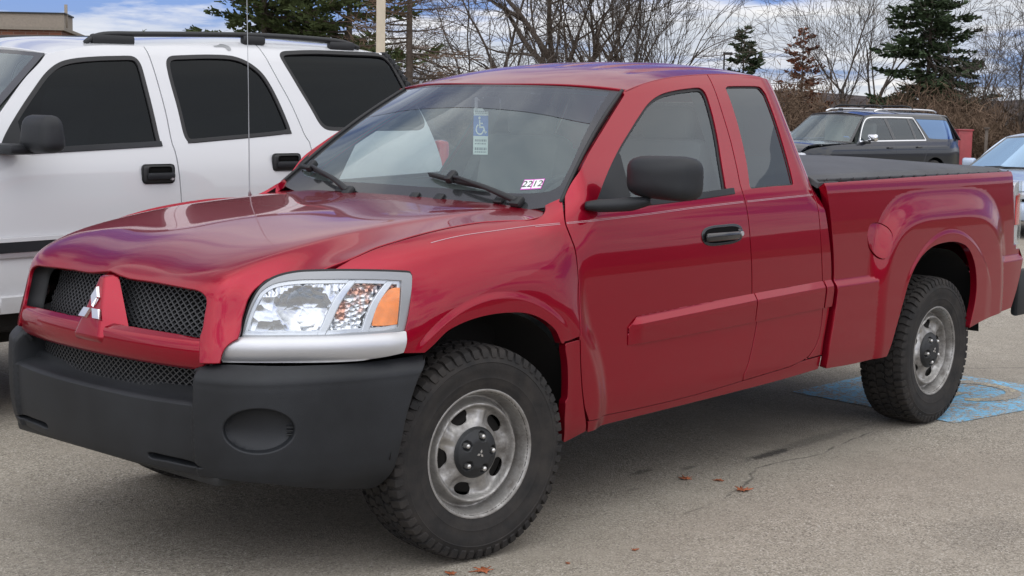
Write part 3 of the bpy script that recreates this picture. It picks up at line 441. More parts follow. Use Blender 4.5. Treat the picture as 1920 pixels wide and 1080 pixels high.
M['leaf']=m_simple('fallen_leaf',(.30,.085,.030),.6,vary=.4,vscale=40)
M['beige']=m_simple('beige_pole_paint',(.52,.45,.34),.5,vary=.06)
def m_brick():
    m,t,o=mat('brick_wall'); c=coord(t)
    b=t.add('ShaderNodeTexBrick'); mp=t.add('ShaderNodeMapping'); mp.inputs['Rotation'].default_value=(R_(90),0,0)
    t.l.new(c,mp.inputs[0]); t.l.new(mp.outputs[0],b.inputs[0])
    b.inputs['Color1'].default_value=(.20,.075,.042,1); b.inputs['Color2'].default_value=(.145,.055,.033,1); b.inputs['Mortar'].default_value=(.20,.15,.12,1)
    b.inputs['Scale'].default_value=1.0; b.inputs['Brick Width'].default_value=.42; b.inputs['Row Height'].default_value=.15; b.inputs['Mortar Size'].default_value=.012
    pbsdf(t,o,Base_Color=b.outputs[0],Roughness=.9); return m
M['brick']=m_brick()
M['stucco']=m_simple('tan_panel',(.24,.205,.165),.8,vary=.1)
M['redmetal']=m_simple('red_metal',(.28,.04,.045),.5,vary=.15)
# ------------------------------------------------------------------ mesh helpers
def link(name,me,m=None,parent=None):
    o=bpy.data.objects.new(name,me); COL.objects.link(o)
    if m is not None and me is not None:
        for k in (m if isinstance(m,(list,tuple)) else [m]): me.materials.append(k)
    if parent is not None: o.parent=parent
    return o
def tag(o,label=None,cat=None,group=None,kind=None):
    if label: o['label']=label
    if cat: o['category']=cat
    if group: o['group']=group
    if kind: o['kind']=kind
    return o
def empty(name,loc,label,cat,rz=0,group=None):
    o=bpy.data.objects.new(name,None); COL.objects.link(o); o.location=loc; o.rotation_euler=(0,0,rz)
    o.empty_display_size=.2
    return tag(o,label,cat,group)
def mesh_np(name,V,F,m,parent=None,smooth=True,N=None):
    me=bpy.data.meshes.new(name)
    me.from_pydata([tuple(v) for v in np.asarray(V,float).tolist()],[],[tuple(f) for f in F])
    me.update()
    if smooth:
        me.polygons.foreach_set('use_smooth',[True]*len(me.polygons))
        if N is not None: me.normals_split_custom_set_from_vertices([tuple(n) for n in np.asarray(N,float).tolist()])
    return link(name,me,m,parent)
def catmull(P,closed=False,n=None,sp=None):
    """smooth curve through P (k,d), resampled at spacing sp"""
    P=np.asarray(P,float)
    if len(P)<3 and not closed:
        L=np.linalg.norm(P[-1]-P[0]); k=max(2,int(round(L/sp))+1); t=np.linspace(0,1,k)[:,None]; return P[0]*(1-t)+P[-1]*t
    if closed: Q=np.vstack([P[-1],P,P[0],P[1]])
    else: Q=np.vstack([2*P[0]-P[1],P,2*P[-1]-P[-2]])
    out=[]
    for i in range(1,len(Q)-2):
        p0,p1,p2,p3=Q[i-1],Q[i],Q[i+1],Q[i+2]
        d0,d1,d2=[max(1e-6,np.linalg.norm(b-a))**.5 for a,b in ((p0,p1),(p1,p2),(p2,p3))]
        m1=(p1-p0)/d0-(p2-p0)/(d0+d1)+(p2-p1)/d1; m2=(p2-p1)/d1-(p3-p1)/(d1+d2)+(p3-p2)/d2
        m1*=d1; m2*=d1
        t=np.linspace(0,1,14,endpoint=False)[:,None]
        out.append((2*t**3-3*t**2+1)*p1+(t**3-2*t**2+t)*m1+(-2*t**3+3*t**2)*p2+(t**3-t**2)*m2)
    out=np.vstack(out+([] if closed else [Q[-2][None]]))
    d=np.r_[0,np.cumsum(np.linalg.norm(np.diff(np.vstack([out,out[:1]]) if closed else out,axis=0),axis=1))]
    k=max(3 if closed else 2,int(round(d[-1]/sp))+(0 if closed else 1))
    s=np.linspace(0,d[-1],k,endpoint=not closed)
    o2=np.vstack([out,out[:1]]) if closed else out
    return np.stack([np.interp(s,d,o2[:,j]) for j in range(P.shape[1])],1)
def loop(segs,sp):
    """closed outline from a list of segments (each smooth, corners between)"""
    out=[]
    segs=[np.asarray(s,float) for s in segs]
    for i,s in enumerate(segs):
        c=catmull(s,sp=sp)
        if out and np.linalg.norm(out[-1]-c[0])<1e-6: c=c[1:]
        elif out:
            g=np.linalg.norm(c[0]-out[-1])
            if g>1.5*sp:
                k=int(g/sp); out.extend([out[-1]*(1-q/(k+1))+c[0]*q/(k+1) for q in range(1,k+1)])
        out.extend(list(c))
    g=np.linalg.norm(out[0]-out[-1])
    if g<1e-6: out.pop()
    elif g>1.5*sp:
        a=out[-1]; k=int(g/sp); out.extend([a*(1-q/(k+1))+out[0]*q/(k+1) for q in range(1,k+1)])
    P=np.array(out)
    # drop near duplicates
    keep=[0]
    for i in range(1,len(P)):
        if np.linalg.norm(P[i]-P[keep[-1]])>.25*sp: keep.append(i)
    if len(keep)>3 and np.linalg.norm(P[keep[-1]]-P[0])<.25*sp: keep.pop()
    return P[keep]
def rounded(P,k=4):
    for _ in range(k): P=.25*np.roll(P,1,0)+.5*P+.25*np.roll(P,-1,0)
    return P
def inset(P,g):
    """shrink a closed outline by g (negative grows)"""
    A=np.roll(P,1,0); B=np.roll(P,-1,0)
    area=.5*np.sum(P[:,0]*B[:,1]-B[:,0]*P[:,1]); s=1 if area>0 else -1
    e1=P-A; e2=B-P
    n1=np.stack([-e1[:,1],e1[:,0]],1); n2=np.stack([-e2[:,1],e2[:,0]],1)
    n1/=np.linalg.norm(n1,axis=1,keepdims=True)+1e-12; n2/=np.linalg.norm(n2,axis=1,keepdims=True)+1e-12
    n=n1+n2; l=np.linalg.norm(n,axis=1,keepdims=True); n=n/np.maximum(l,1e-9); k=1/np.maximum(.5,l/2)
    return P+s*g*n*k
def inpoly(Q,P):
    x,y=Q[:,0],Q[:,1]; r=np.zeros(len(Q),bool); n=len(P)
    for i in range(n):
        a,b=P[i],P[(i+1)%n]
        if a[1]==b[1]: continue
        c=(a[1]>y)!=(b[1]>y)
        r^=c&(x<(b[0]-a[0])*(y-a[1])/(b[1]-a[1])+a[0])
    return r
def cdt(loops,sp,aspect=(1,1),extra=None):
    """triangulate region inside loops[0] minus the rest; returns uv, tris, loop index lists"""
    sc=np.array(aspect,float); L=[l*sc for l in loops]
    lo=L[0].min(0); hi=L[0].max(0)
    hx=sp; hy=sp*.866
    gx,gy=np.meshgrid(np.arange(lo[0]+hx*.3,hi[0],hx),np.arange(lo[1]+hy*.3,hi[1],hy))
    gx[1::2]+=hx*.5; G=np.stack([gx.ravel(),gy.ravel()],1)
    if len(G):
        k=inpoly(G,L[0])
        for h in L[1:]: k&=~inpoly(G,h)
        G=G[k]
    B=np.vstack(L)
    if extra is not None:
        from mathutils.kdtree import KDTree
        X=np.asarray(extra)*sc; k=inpoly(X,L[0])
        for h in L[1:]: k&=~inpoly(X,h)
        X=X[k]; kd=KDTree(len(B))
        for i,b in enumerate(B): kd.insert((b[0],b[1],0),i)
        kd.balance(); X=np.array([g for g in X if kd.find((g[0],g[1],0))[2]>.35*sp]).reshape(-1,2)
        kx=KDTree(len(X))
        for i,b in enumerate(X): kx.insert((b[0],b[1],0),i)
        kx.balance(); G=np.array([g for g in G if kx.find((g[0],g[1],0))[2]>.6*sp]).reshape(-1,2)
    if len(G):
        # clear a margin near the boundary
        from mathutils.kdtree import KDTree
        kd=KDTree(len(B))
        for i,b in enumerate(B): kd.insert((b[0],b[1],0),i)
        kd.balance()
        G=np.array([g for g in G if kd.find((g[0],g[1],0))[2]>.55*sp]).reshape(-1,2)
    if extra is not None: G=np.vstack([G,X])
    verts=[Vector(p) for p in np.vstack([B,G]).tolist()]
    edges=[]; o=0; idx=[]
    for l in L:
        n=len(l); idx.append(list(range(o,o+n))); edges+=[(o+i,o+(i+1)%n) for i in range(n)]; o+=n
    rv,re,rf,ov,oe,of=delaunay_2d_cdt(verts,edges,[],0,1e-7)
    Vv=np.array([tuple(v) for v in rv]); T=np.array([f for f in rf if len(f)==3])
    cen=Vv[T].mean(1); k=inpoly(cen,L[0])
    for h in L[1:]: k&=~inpoly(cen,h)
    T=T[k]
    mp={}
    for i,ol in enumerate(ov):
        for q in ol: mp[q]=i
    idx=[[mp[i] for i in l] for l in idx]
    return Vv/sc,T,idx
def surf_normals(surf,uv,h=(8e-4,8e-4)):
    u,v=uv[:,0],uv[:,1]
    du=surf(u+h[0],v)-surf(u-h[0],v); dv=surf(u,v+h[1])-surf(u,v-h[1])
    n=np.cross(du,dv); return n/np.maximum(np.linalg.norm(n,axis=1,keepdims=True),1e-12)
def panel(name,surf,loops,sp,m,parent,off=0.0,lip=.018,mirror=False,ref=None,aspect=(1,1),r=.0016,extra=None):
    """a panel of a curved body: outline in the surface's own parameters, rounded edge, returned lip"""
    uv,T,idx=cdt(loops,sp,aspect,extra)
    P=surf(uv[:,0],uv[:,1]); N=surf_normals(surf,uv)
    if ref is None: ref=np.array([P[:,0].mean(),0,.7])
    if np.sum((P-np.asarray(ref))*N)<0: N=-N
    P=P+N*off
    fn=np.cross(P[T[:,1]]-P[T[:,0]],P[T[:,2]]-P[T[:,0]])
    flip=(fn*N[T[:,0]]).sum(1)<0; T[flip]=T[flip][:,::-1]
    V=[P]; NN=[N]; F=T.tolist(); base=len(P)
    if lip:
        # outward directions at the boundary from adjacent triangles
        em={}
        for t in T.tolist():
            for a,b,c in ((t[0],t[1],t[2]),(t[1],t[2],t[0]),(t[2],t[0],t[1])): em[(min(a,b),max(a,b))]=c
        for l in idx:
            n=len(l); out=np.zeros((n,3))
            for i in range(n):
                a,b=l[i],l[(i+1)%n]; c=em.get((min(a,b),max(a,b)))
                if c is None: continue
                e=P[b]-P[a]; e/=np.linalg.norm(e)+1e-12
                q=(P[a]+P[b])/2-P[c]; q=q-e*np.dot(q,e); nn=N[a]; q=q-nn*np.dot(q,nn); q/=np.linalg.norm(q)+1e-12
                out[i]+=q; out[(i+1)%n]+=q
            out/=np.linalg.norm(out,axis=1,keepdims=True)+1e-12
            p=P[l]; nn=N[l]
            rings=[(p+out*r*.7-nn*r*.3,(nn+out)*.7071),(p+out*r-nn*r,out),(p+out*r-nn*lip,out)]
            prev=l; offs=base
            for q,qn in rings:
                ids=list(range(offs,offs+n)); V.append(q); NN.append(qn); offs+=n
                # winding
                for i in range(n):
                    j=(i+1)%n; F.append([prev[i],prev[j],ids[j],ids[i]])
                prev=ids
            base=offs
    V=np.vstack(V); NN=np.vstack(NN)
    # orient lip quads
    F2=[]
    for f in F:
        if len(f)==4:
            a,b,c,d=f; fnv=np.cross(V[b]-V[a],V[d]-V[a]) if np.linalg.norm(V[b]-V[a])>0 else np.cross(V[c]-V[b],V[d]-V[b])
            if np.dot(fnv,NN[c]+NN[d])<0: f=f[::-1]
        F2.append(f)
    o=mesh_np(name,V,F2,m,parent,True,NN)
    if mirror:
        V2=V*np.array([1,-1,1]); N2=NN*np.array([1,-1,1])
        o2=mesh_np(name,V2,[f[::-1] for f in F2],m,parent,True,N2); return o,o2
    return o
def box(bm,c,s,bev=0,rot=None,seg=2):
    b=bmesh.new(); bmesh.ops.create_cube(b,size=1)
    bmesh.ops.scale(b,vec=s,verts=b.verts)
    if bev: bmesh.ops.bevel(b,geom=b.edges[:]+b.verts[:],offset=bev,segments=seg,profile=.5,affect='EDGES')
    if rot is not None: bmesh.ops.rotate(b,matrix=rot,verts=b.verts)
    bmesh.ops.translate(b,vec=c,verts=b.verts)
    me=bpy.data.meshes.new('t'); b.to_mesh(me); b.free(); bm.from_mesh(me); bpy.data.meshes.remove(me)
def bobj(name,bm,m,parent=None,smooth=False,auto=True):
    me=bpy.data.meshes.new(name); bm.normal_update(); bm.to_mesh(me); bm.free()
    if smooth:
        me.polygons.foreach_set('use_smooth',[True]*len(me.polygons))
        if auto: me.set_sharp_from_angle(angle=R_(38))
    return link(name,me,m,parent)
def boxobj(name,c,s,m,parent,bev=.01,rot=None,smooth=True):
    bm=bmesh.new(); box(bm,c,s,bev,rot); return bobj(name,bm,m,parent,smooth)
def tube_np(paths,radii,seg=6):
    """paths: list of (k,3); radii list of (k,) -> V,F"""
    V=[];F=[];o=0
    for P,Rr in zip(paths,radii):
        P=np.asarray(P,float); Rr=np.broadcast_to(np.asarray(Rr,float),(len(P),))
        T=np.gradient(P,axis=0); T/=np.linalg.norm(T,axis=1,keepdims=True)+1e-12
        a=np.array([0,0,1.]) if abs(T[0][2])<.9 else np.array([1.,0,0])
        u=np.cross(T,a); u/=np.linalg.norm(u,axis=1,keepdims=True)+1e-12; w=np.cross(T,u)
        th=np.linspace(0,2*np.pi,seg,endpoint=False)
        ring=P[:,None]+Rr[:,None,None]*(np.cos(th)[None,:,None]*u[:,None]+np.sin(th)[None,:,None]*w[:,None])
        k=len(P); V.append(ring.reshape(-1,3))
        for i in range(k-1):
            for j in range(seg):
                q=(j+1)%seg; F.append((o+i*seg+j,o+i*seg+q,o+(i+1)*seg+q,o+(i+1)*seg+j))
        F.append(tuple(o+j for j in range(seg))[::-1]); F.append(tuple(o+(k-1)*seg+j for j in range(seg)))
        o+=k*seg
    return np.vstack(V),F
def tubeobj(name,paths,radii,m,parent=None,seg=8):
    V,F=tube_np(paths,radii,seg); return mesh_np(name,V,F,m,parent,True)
def lathe(prof,seg=72,axis='y'):
    """prof: list of (r,h); around y"""
    prof=np.array(prof,float); th=np.linspace(0,2*np.pi,seg,endpoint=False)
    V=np.stack([prof[:,None,0]*np.cos(th),np.repeat(prof[:,1:2],seg,1),prof[:,None,0]*np.sin(th)],-1).reshape(-1,3)
    F=[]
    for i in range(len(prof)-1):
        for j in range(seg):
            q=(j+1)%seg; F.append((i*seg+j,i*seg+q,(i+1)*seg+q,(i+1)*seg+j))
    return V,F
def ribbon(pts_a,pts_b): # quad strip
    V=np.vstack([pts_a,pts_b]); n=len(pts_a); return V,[(i,i+1,n+i+1,n+i) for i in range(n-1)]

# ================================================================== RED PICKUP
truck=empty('pickup_truck',(0,0,0),'red extended cab pickup with black bumper and black bed cover, nearest vehicle','pickup truck')
A=lambda k:[np.array(s) for s in D[k]] if isinstance(D[k][0][0],list) else np.array(D[k])
G2=.0042
shut,shut2=A('shut'); gapF,gapF2=A('gapF'); archF,archF2=A('archF')
gapB,gapB2=A('gapB')
gapB=np.array([(1.690,1.7205),(1.690,1.665),(1.680,1.57),(1.660,1.43),(1.630,1.32),(1.610,1.25),(1.612,1.19),(1.616,1.13),(1.622,1.01),(1.627,.91),(1.630,.80)])
gapR=np.array([(2.150,1.716),(2.158,1.65),(2.163,1.52),(2.168,1.38),(2.175,1.25),(2.181,1.19),(2.185,1.09),(2.192,.95),(2.198,.87),(2.205,.80)])
gapR2=np.array([(2.205,.80),(2.213,.72),(2.208,.63),(2.182,.54),(2.128,.488),(2.078,.468),(2.03,.458),(1.98,.452)])
def xg(zs,d): return np.array([(float(XG(z))+d,z) for z in zs])
sill_top=np.array([(.531,.412),(.887,.408),(1.24,.413),(1.594,.430),(1.98,.449)])
seam=A('seam'); apil=A('apil')
SX=np.linspace(1.0363,2.212,14); seamc=np.stack([SX,np.array([RZ(x) for x in SX])],1)
seamc=np.array([(x,float(RZ(x))) for x in SX])
def cut(x0,x1): # piece of the roof seam between stations
    xs=np.linspace(x0,x1,max(3,int((x1-x0)/.05))); return np.array([(x,float(RZ(x))) for x in xs])
sp=.013
# ---- front fender
lampF=A('lampF'); lamptop=A('lamptop')
fl=loop([shut,shut2,[shut2[-1],gapF[0]],gapF,[(gapF[-1]),(.392,.7265)],archF[:-4][::-1] if False else np.vstack([[(.372,.7265)],archF[8:11][::-1],archF[:8][::-1]]),[archF[0],lampF[-1]],lampF[::-1],lamptop],sp)
def ring_pts(cx,cz,rs,a0,a1,st=.009): return np.vstack([np.stack([cx+r*np.cos(np.arange(a0,a1,st/r)),cz+r*np.sin(np.arange(a0,a1,st/r))],1) for r in rs])
XF=ring_pts(.03,.40,(.500,.508,.515,.522,.529,.536,.544),.1,3.1)
panel('front_fender',side,[inset(fl,G2)],sp,M['red'],truck,lip=.03,mirror=True,extra=XF)
# lower rear piece of the fender
fr=loop([[(.374,.7235),(.470,.7305)],gapF2,[gapF2[-1],(.53,.372)],[(.53,.372),(.4187,.3458)],archF2[::-1],np.array([(.3915,.52),(.3905,.5793),(.3833,.6505),(.372,.70),(.374,.7235)])],sp)
panel('fender_cladding',side,[inset(fr,G2)],sp,M['red'],truck,lip=.03,mirror=True)
# ---- doors
win1=A('win1'); w1=loop([win1[0],win1[1],win1[2],[win1[2][-1],win1[3][0]],win1[3],win1[4]],sp)
win2=A('win2'); win2[2]=np.array([(2.0187,1.6745),(2.066,1.669),(2.086,1.640)]); win2[1]=np.array([(1.8221,1.6699),(1.92,1.6728),(2.0187,1.6745)]); win2[3]=np.array([(2.086,1.640),(2.0835,1.54),(2.064,1.3926),(2.033,1.2596)]); w2=loop(win2,sp)
bottom1=sill_top[:4]
fd=loop([gapF[::-1],apil,cut(1.0363,1.690),gapB,gapB2,sill_top[3::-1],gapF2[:-1][::-1]],sp)
panel('front_door',side,[inset(fd,G2),w1],sp,M['red'],truck,lip=.022,mirror=True)
rd=loop([gapB[::-1],cut(1.690,2.150),gapR,gapR2,sill_top[:2:-1][:2],gapB2[::-1]],sp)
panel('rear_door',side,[inset(rd,G2),w2],sp,M['red'],truck,lip=.022,mirror=True)
cc=loop([gapR[::-1],cut(2.150,2.206),xg([1.70,1.5,1.32,1.25,1.13,1.0,.9,.8,.7,.6,.53,.472],-.010),[(xg([.472],-.010)[0]),(2.078,.468)],gapR2[:-2][::-1]],sp)
panel('cab_corner',side,[inset(cc,G2)],sp,M['red'],truck,lip=.03,mirror=True)
# rocker sill
sl=loop([sill_top,[sill_top[-1],(2.05,.461),(2.228,.470)],[(2.228,.470),(2.222,.408)],[(2.222,.408),(2.2,.405)],[(2.2,.405),(1.9,.392),(1.247,.378),(.80,.370),(.545,.364)],[(.545,.364),(.531,.412)]],sp)
panel('rocker_sill',side,[inset(sl,.003)],sp,M['red'],truck,off=-.004,lip=.05,mirror=True)
# dark sheet added behind the panels so the gaps read as shade
ish=loop([[(.40,.43),(.40,.62),(.43,.75),(.43,1.0),(.47,1.10),(.50,1.20)],[(.50,1.20),(.62,1.30),(.86,1.47),(1.06,1.605)],cut(1.07,2.20)-np.array([0,.02]),xg([1.68,1.3,1.13,.85,.6,.40],-.016),[(2.205,.40),(.45,.38)]],.03)
panel('gap_backing',lambda x,z:side(x,z)+np.array([0,.026,0]),[ish,inset(w1,-.012),inset(w2,-.012)],.05,M['under'],truck,lip=0,mirror=True)
# ---- door glass, seals
for nm,wl,gm in (('door_window',w1,'glass_side'),('quarter_window',w2,'glass_rear')):
    ins=inset(wl,.011 if nm=='door_window' else .006)
    for s in (1,-1):
        pass
    panel(nm,side,[inset(wl,.002)],.03,M[gm],truck,off=-.013 if nm=='door_window' else -.010,lip=0,mirror=True)
    panel('window_seal',side,[inset(wl,.0006),ins],.008,M['rubber'],truck,off=-.008,lip=.012,mirror=True)
# belt strip below the front door glass and black mirror sail
bs=loop([[(.60,1.190),(.9232,1.194),(1.3167,1.2085),(1.545,1.2205)],[(1.545,1.2205),(1.549,1.243)],[(1.549,1.243),(1.3167,1.232),(.9232,1.218),(.62,1.206)]],.015)
panel('belt_moulding',side,[bs],.015,M['plastic'],truck,off=.004,lip=.008,mirror=True)
sa=loop([[(.605,1.188),(.735,1.308),(.870,1.402)],[(.876,1.385),(.858,1.277),(.842,1.190)]],.012)
panel('mirror_sail',side,[sa],.015,M['plastic'],truck,off=-.002,lip=.008,mirror=True)
# ---- door handle: bezel, dark sheet standing for the recess shade, grip, lock
hd=A('handle'); hl=catmull(hd[:-1],closed=True,sp=.008); hc=hl.mean(0)
for s in (1,-1):
    def sd_(x,z,s=s): return side(x,z)*np.array([1,s,1])
    b=panel('handle_bezel',sd_,[hl,hc+(hl-hc)*np.array([.90,.80])],.008,M['gloss_black'],truck,off=.003,lip=.006)
    panel('handle_shade',sd_,[hc+(hl-hc)*.97],.012,M['void'],truck,off=.001,lip=0)
    w=float(S(hc[0],hc[1]))
    bm=bmesh.new(); box(bm,(hc[0]-.012,-s*(w+.012),hc[1]-.006),(.235,.022,.036),.012,seg=3)
    box(bm,(hc[0]+.119,-s*(w+.006),hc[1]),(.034,.014,.040),.008)
    bobj('door_handle',bm,M['gloss_black'],truck,True)
    bm=bmesh.new(); bmesh.ops.create_cone(bm,cap_ends=True,segments=20,radius1=.010,radius2=.010,depth=.01,matrix=Matrix.Translation((hc[0]+.122,-s*(w+.014),hc[1]))@Matrix.Rotation(R_(90),4,'X'))
    bobj('door_lock',bm,M['satin'],truck,True)
# ---- side mouldings
def moulding(x0,z0a,z0b,x1,z1a,z1b,front=False):
    seg=[[(x0,z0b),(x0+.001,z0a-.035 if front else z0a)],[(x0+(.055 if front else .0015),z0a+.004 if front else z0a),(x1,z1a)],[(x1,z1a),(x1+.003,z1b)],[(x1+.003,z1b),(x0,z0b)]]
    l=loop(seg,.012)
    top=lambda x:z0a+(z1a-z0a)*(x-x0)/(x1-x0)
    def f(x,z):
        p=side(x,z); q=top(np.asarray(x,float))-z; d=.0165*np.clip((q+.001)/.028,0,1)*(1-.55*np.clip((q-.045)/.08,0,1)); d=d*(sm(x0-.012,x0+.075,x)*.85+.15 if front else 1)
        p=p.copy(); p[...,1]-=d+.002; return p
    mx=np.arange(x0,x1,.010); EX=np.vstack([np.stack([mx,top(mx)-o],1) for o in (.006,.013,.020,.0255,.028,.0305,.036,.042,.047,.056,.07,.085,.10)])
    panel('side_moulding',f,[l],.011,M['red'],truck,lip=.02,mirror=True,extra=EX)
moulding(.782,.772,.670,1.640,.800,.680,True)
moulding(1.650,.800,.680,2.200,.812,.692)
moulding(2.216,.812,.692,2.274,.813,.693)
# ---- pinstripe
pin=A('pin')[:-1]; pin=np.vstack([pin,[(2.225,1.200)]])
pc=catmull(pin,sp=.03)
def stripe(lo,hi,x0,x1,dz=.0035):
    k=(pc[:,0]>=x0)&(pc[:,0]<=x1); q=pc[k]
    for s in (1,-1):
        ra=side(q[:,0],q[:,1]+lo)*np.array([1,s,1]); rb=side(q[:,0],q[:,1]+hi)*np.array([1,s,1])
        ra[:,1]-=s*.0012; rb[:,1]-=s*.0012
        V,F=ribbon(ra,rb); mesh_np('pinstripe',V,F,M['stripe'],truck)
for x0,x1 in ((-.22,.445),(.452,1.612),(1.62,2.176)):
    stripe(.0014,.0030,x0,x1)
    stripe(-.0030,-.0014,max(x0,.30),x1)
# ---- bed side
bf=xg([1.248,1.13,1.0,.90,.82],.012); bf2=xg([.82,.73,.62,.50,.412],.012)
ba=A('bed_arch').copy()
ba=np.array([(2.782,.410),(2.822,.498),(2.893,.652),(2.955,.775),(3.036,.857),(3.149,.909),(3.297,.930),(3.47,.922),(3.580,.885),(3.655,.805),(3.690,.702),(3.685,.60),(3.640,.468)])
bl=loop([bf,bf2,[tuple(bf2[-1]),(2.49,.406),(2.782,.410)],ba,[(3.640,.468),(3.79,.492),(4.20,.522)],[(4.20,.522),(4.262,.611),(4.31,.696),(4.352,.79)],[(4.352,.79),(4.345,.835)],[(4.345,.835),(4.262,.845),(4.245,.98),(4.236,1.14),(4.232,1.19)],[(4.232,1.19),(4.236,1.235),(4.25,1.262)],[(4.25,1.262),(3.3,1.258),tuple(bf[0])]],sp)
fu=catmull(A('fuel')[:-1],closed=True,sp=.012); fu=fu.mean(0)+(fu-fu.mean(0))*1.0
XR=np.vstack([ring_pts(3.37,.42,(.540,.548,.555,.562,.569,.576,.584),.1,3.1)]+[np.stack([np.arange(2.3,4.33,.011),np.full(len(np.arange(2.3,4.33,.011)),z)],1) for z in (.768,.775,.784,.793,.802,.812,.82)])
bed=panel('bed_side',side,[bl,fu],sp,M['red'],truck,lip=.035,extra=XR)
fuc=fu.mean(0)
panel('fuel_door',lambda x,z:side(x,z)-np.stack([np.zeros_like(np.asarray(x,float)),.004+.085*(fuc[1]-np.asarray(z,float))-.004*np.hypot((x-fuc[0])/.1,(z-fuc[1])/.09)**2,np.zeros_like(np.asarray(x,float))],-1),[inset(fu,.005)],.012,M['red'],truck,off=.001,lip=.012)
panel('fuel_pocket',side,[inset(fu,-.004)],.02,M['void'],truck,off=-.018,lip=0)
bl2=[bl*1]
V=panel('bed_side',lambda x,z:side(x,z)*np.array([1,-1,1]),bl2,.03,M['red'],truck,lip=.035)
# ---- roof, cab back
xs=np.linspace(1.04,2.205,30)
hx=lambda w:.952+.106*(abs(w)/.63)**2.0
wf=np.linspace(-.632,.632,25)
near=[(x,float(RW(x))) for x in xs]; rear=[(2.207,w) for w in np.linspace(.564,-.564,16)]
far=[(x,-float(RW(x))) for x in xs[::-1]]; front=[(hx(w)+.004,w) for w in wf]
rl=loop([front,near,rear,far],.02)
panel('roof',roof,[inset(rl,.0015)],.017,M['red'],truck,lip=.022,ref=(1.6,0,1.2),r=.004)
bk=loop([[(-.565,1.69),(-.62,1.55),(-.70,1.40),(-.78,1.24),(-.83,1.10),(-.83,.55)],[(-.83,.55),(.83,.55)],[(.83,.55),(.83,1.10),(.78,1.24),(.70,1.40),(.62,1.55),(.565,1.69)],[(.565,1.69),(.3,1.712),(0,1.722),(-.3,1.712),(-.565,1.69)]],.05)
bw=loop([[(-.46,1.36),(-.44,1.56)],[(-.40,1.60),(.40,1.60)],[(.44,1.56),(.46,1.36)],[(.42,1.33),(-.42,1.33)]],.05)
backs=lambda y,z:np.stack(np.broadcast_arrays(2.203+.012*np.cos(y*1.2)-.0*z,y,z),-1).astype(float)
panel('cab_back',backs,[bk,bw],.06,M['red'],truck,lip=.02,ref=(1,0,1))
panel('rear_window',backs,[inset(bw,.004)],.08,M['glass_rear'],truck,off=-.006,lip=0,ref=(1,0,1))
# ---- hood with the nose around the grille
hs,hs2=A('h_shut'); hlmp,hleg=A('h_lamp'); hg1,hg2=A('h_grille')
hs=hs.copy(); hs[0]=hlmp[0]
half=[np.vstack([hs[:-1],[(.806,.212)]]),np.array([(.806,.212),(.808,.155),(.800,.085),(.772,.012),(.70,-.03)])]
rearv=[(.70,-.03),(.45,-.035),(0,-.035)]
Hh=[hlmp[::-1],half[0],half[1]] # lamp edge goes up to the shut line then back
right=[np.array([hg1[0],hleg[-1]]),hleg[::-1],hlmp[::-1],half[0],half[1],np.array(rearv)]
lp=[np.asarray(s,float) for s in right]
mir=[s[::-1]*np.array([-1,1]) for s in lp[::-1]]
gr=[np.array(hg1),np.vstack([hg2[:-1],[(0.0,1.4255)]])]
grm=[s[::-1]*np.array([-1,1]) for s in gr[::-1]]
hl_=loop(lp+mir+gr[:0]+[g for g in gr]+[g for g in grm] if False else lp+mir+[s*np.array([-1,1]) for s in gr]+[s[::-1] for s in gr[::-1]],.014)
panel('hood',hood,[inset(hl_,.002)],.015,M['red'],truck,lip=.012,ref=(-.3,0,.6),r=.004)
# gutter between hood and fender, windshield base and pillar (joins the edges in depth)
for s in (1,-1):
    q=catmull(np.vstack([shut,shut2[1:]]),sp=.03); hq=catmull(np.vstack([half[0],half[1][1:4]]),sp=.03)
    t=np.linspace(0,1,50)
    fq=np.stack([np.interp(t,np.linspace(0,1,len(q)),q[:,j]) for j in (0,1)],1); hq=np.stack([np.interp(t,np.linspace(0,1,len(hq)),hq[:,j]) for j in (0,1)],1)
    a=side(fq[:,0],fq[:,1]); b=hood(hq[:,0],hq[:,1]); a[:,2]-=.014; b[:,2]-=.014
    V,F=ribbon(a,b); mesh_np('hood_gutter',V*np.array([1,s,1]),F,M['void'],truck)
    pa=side(apil[:,0],apil[:,1]); v=np.linspace(0,1,len(apil)); pb=wshield(np.full(len(v),1.0),v)
    pa=catmull(pa,sp=.03); t=np.linspace(0,1,len(pa)); pb=wshield(np.full(len(pa),1.0),t)
    pa=pa+np.array([.004,.006,-.004]); pb=pb+np.array([.01,0,-.008])
    V,F=ribbon(pa,pb); mesh_np('pillar_jamb',V*np.array([1,s,1]),F,M['rubber'],truck)
# cowl fender tip
# ---- grille bar with the badge pyramid
def bar(y,z):
    y,z=np.broadcast_arrays(np.asarray(y,float),np.asarray(z,float)); a=np.abs(y)
    t=np.clip((z-.772)/.052,-1.0,1.0)
    xb=-.968+.16*a**2+.20*a**4-.024*np.sqrt(np.clip(1.02-t**2,0,1.02))
    return np.stack([xb+.045*sm(.815,.86,z),-y,z],-1)
bo=loop([[(-.535,.742),(-.50,.725),(-.30,.722),(0,.720),(.30,.722),(.50,.725),(.535,.742)],[(.535,.742),(.530,.822)],[(.530,.822),(.35,.826),(0,.828),(-.35,.826),(-.530,.822)],[(-.530,.822),(-.535,.742)]],.012)
panel('grille_bar',bar,[bo],.010,M['red'],truck,lip=.05,ref=(0,0,.8),r=.005)
bm=bmesh.new()
pv={}
for k,(y,z,x) in dict(A=(.015,.975,-.938),B=(.072,.778,-1.004),C=(.030,.981,-.895),D=(.152,.802,-.935),E=(.085,.745,-.975)).items():
    for s in (1,-1): pv[k,s]=bm.verts.new((x,-s*y,z))
f4=lambda *k: bm.faces.new([pv[q] for q in k])
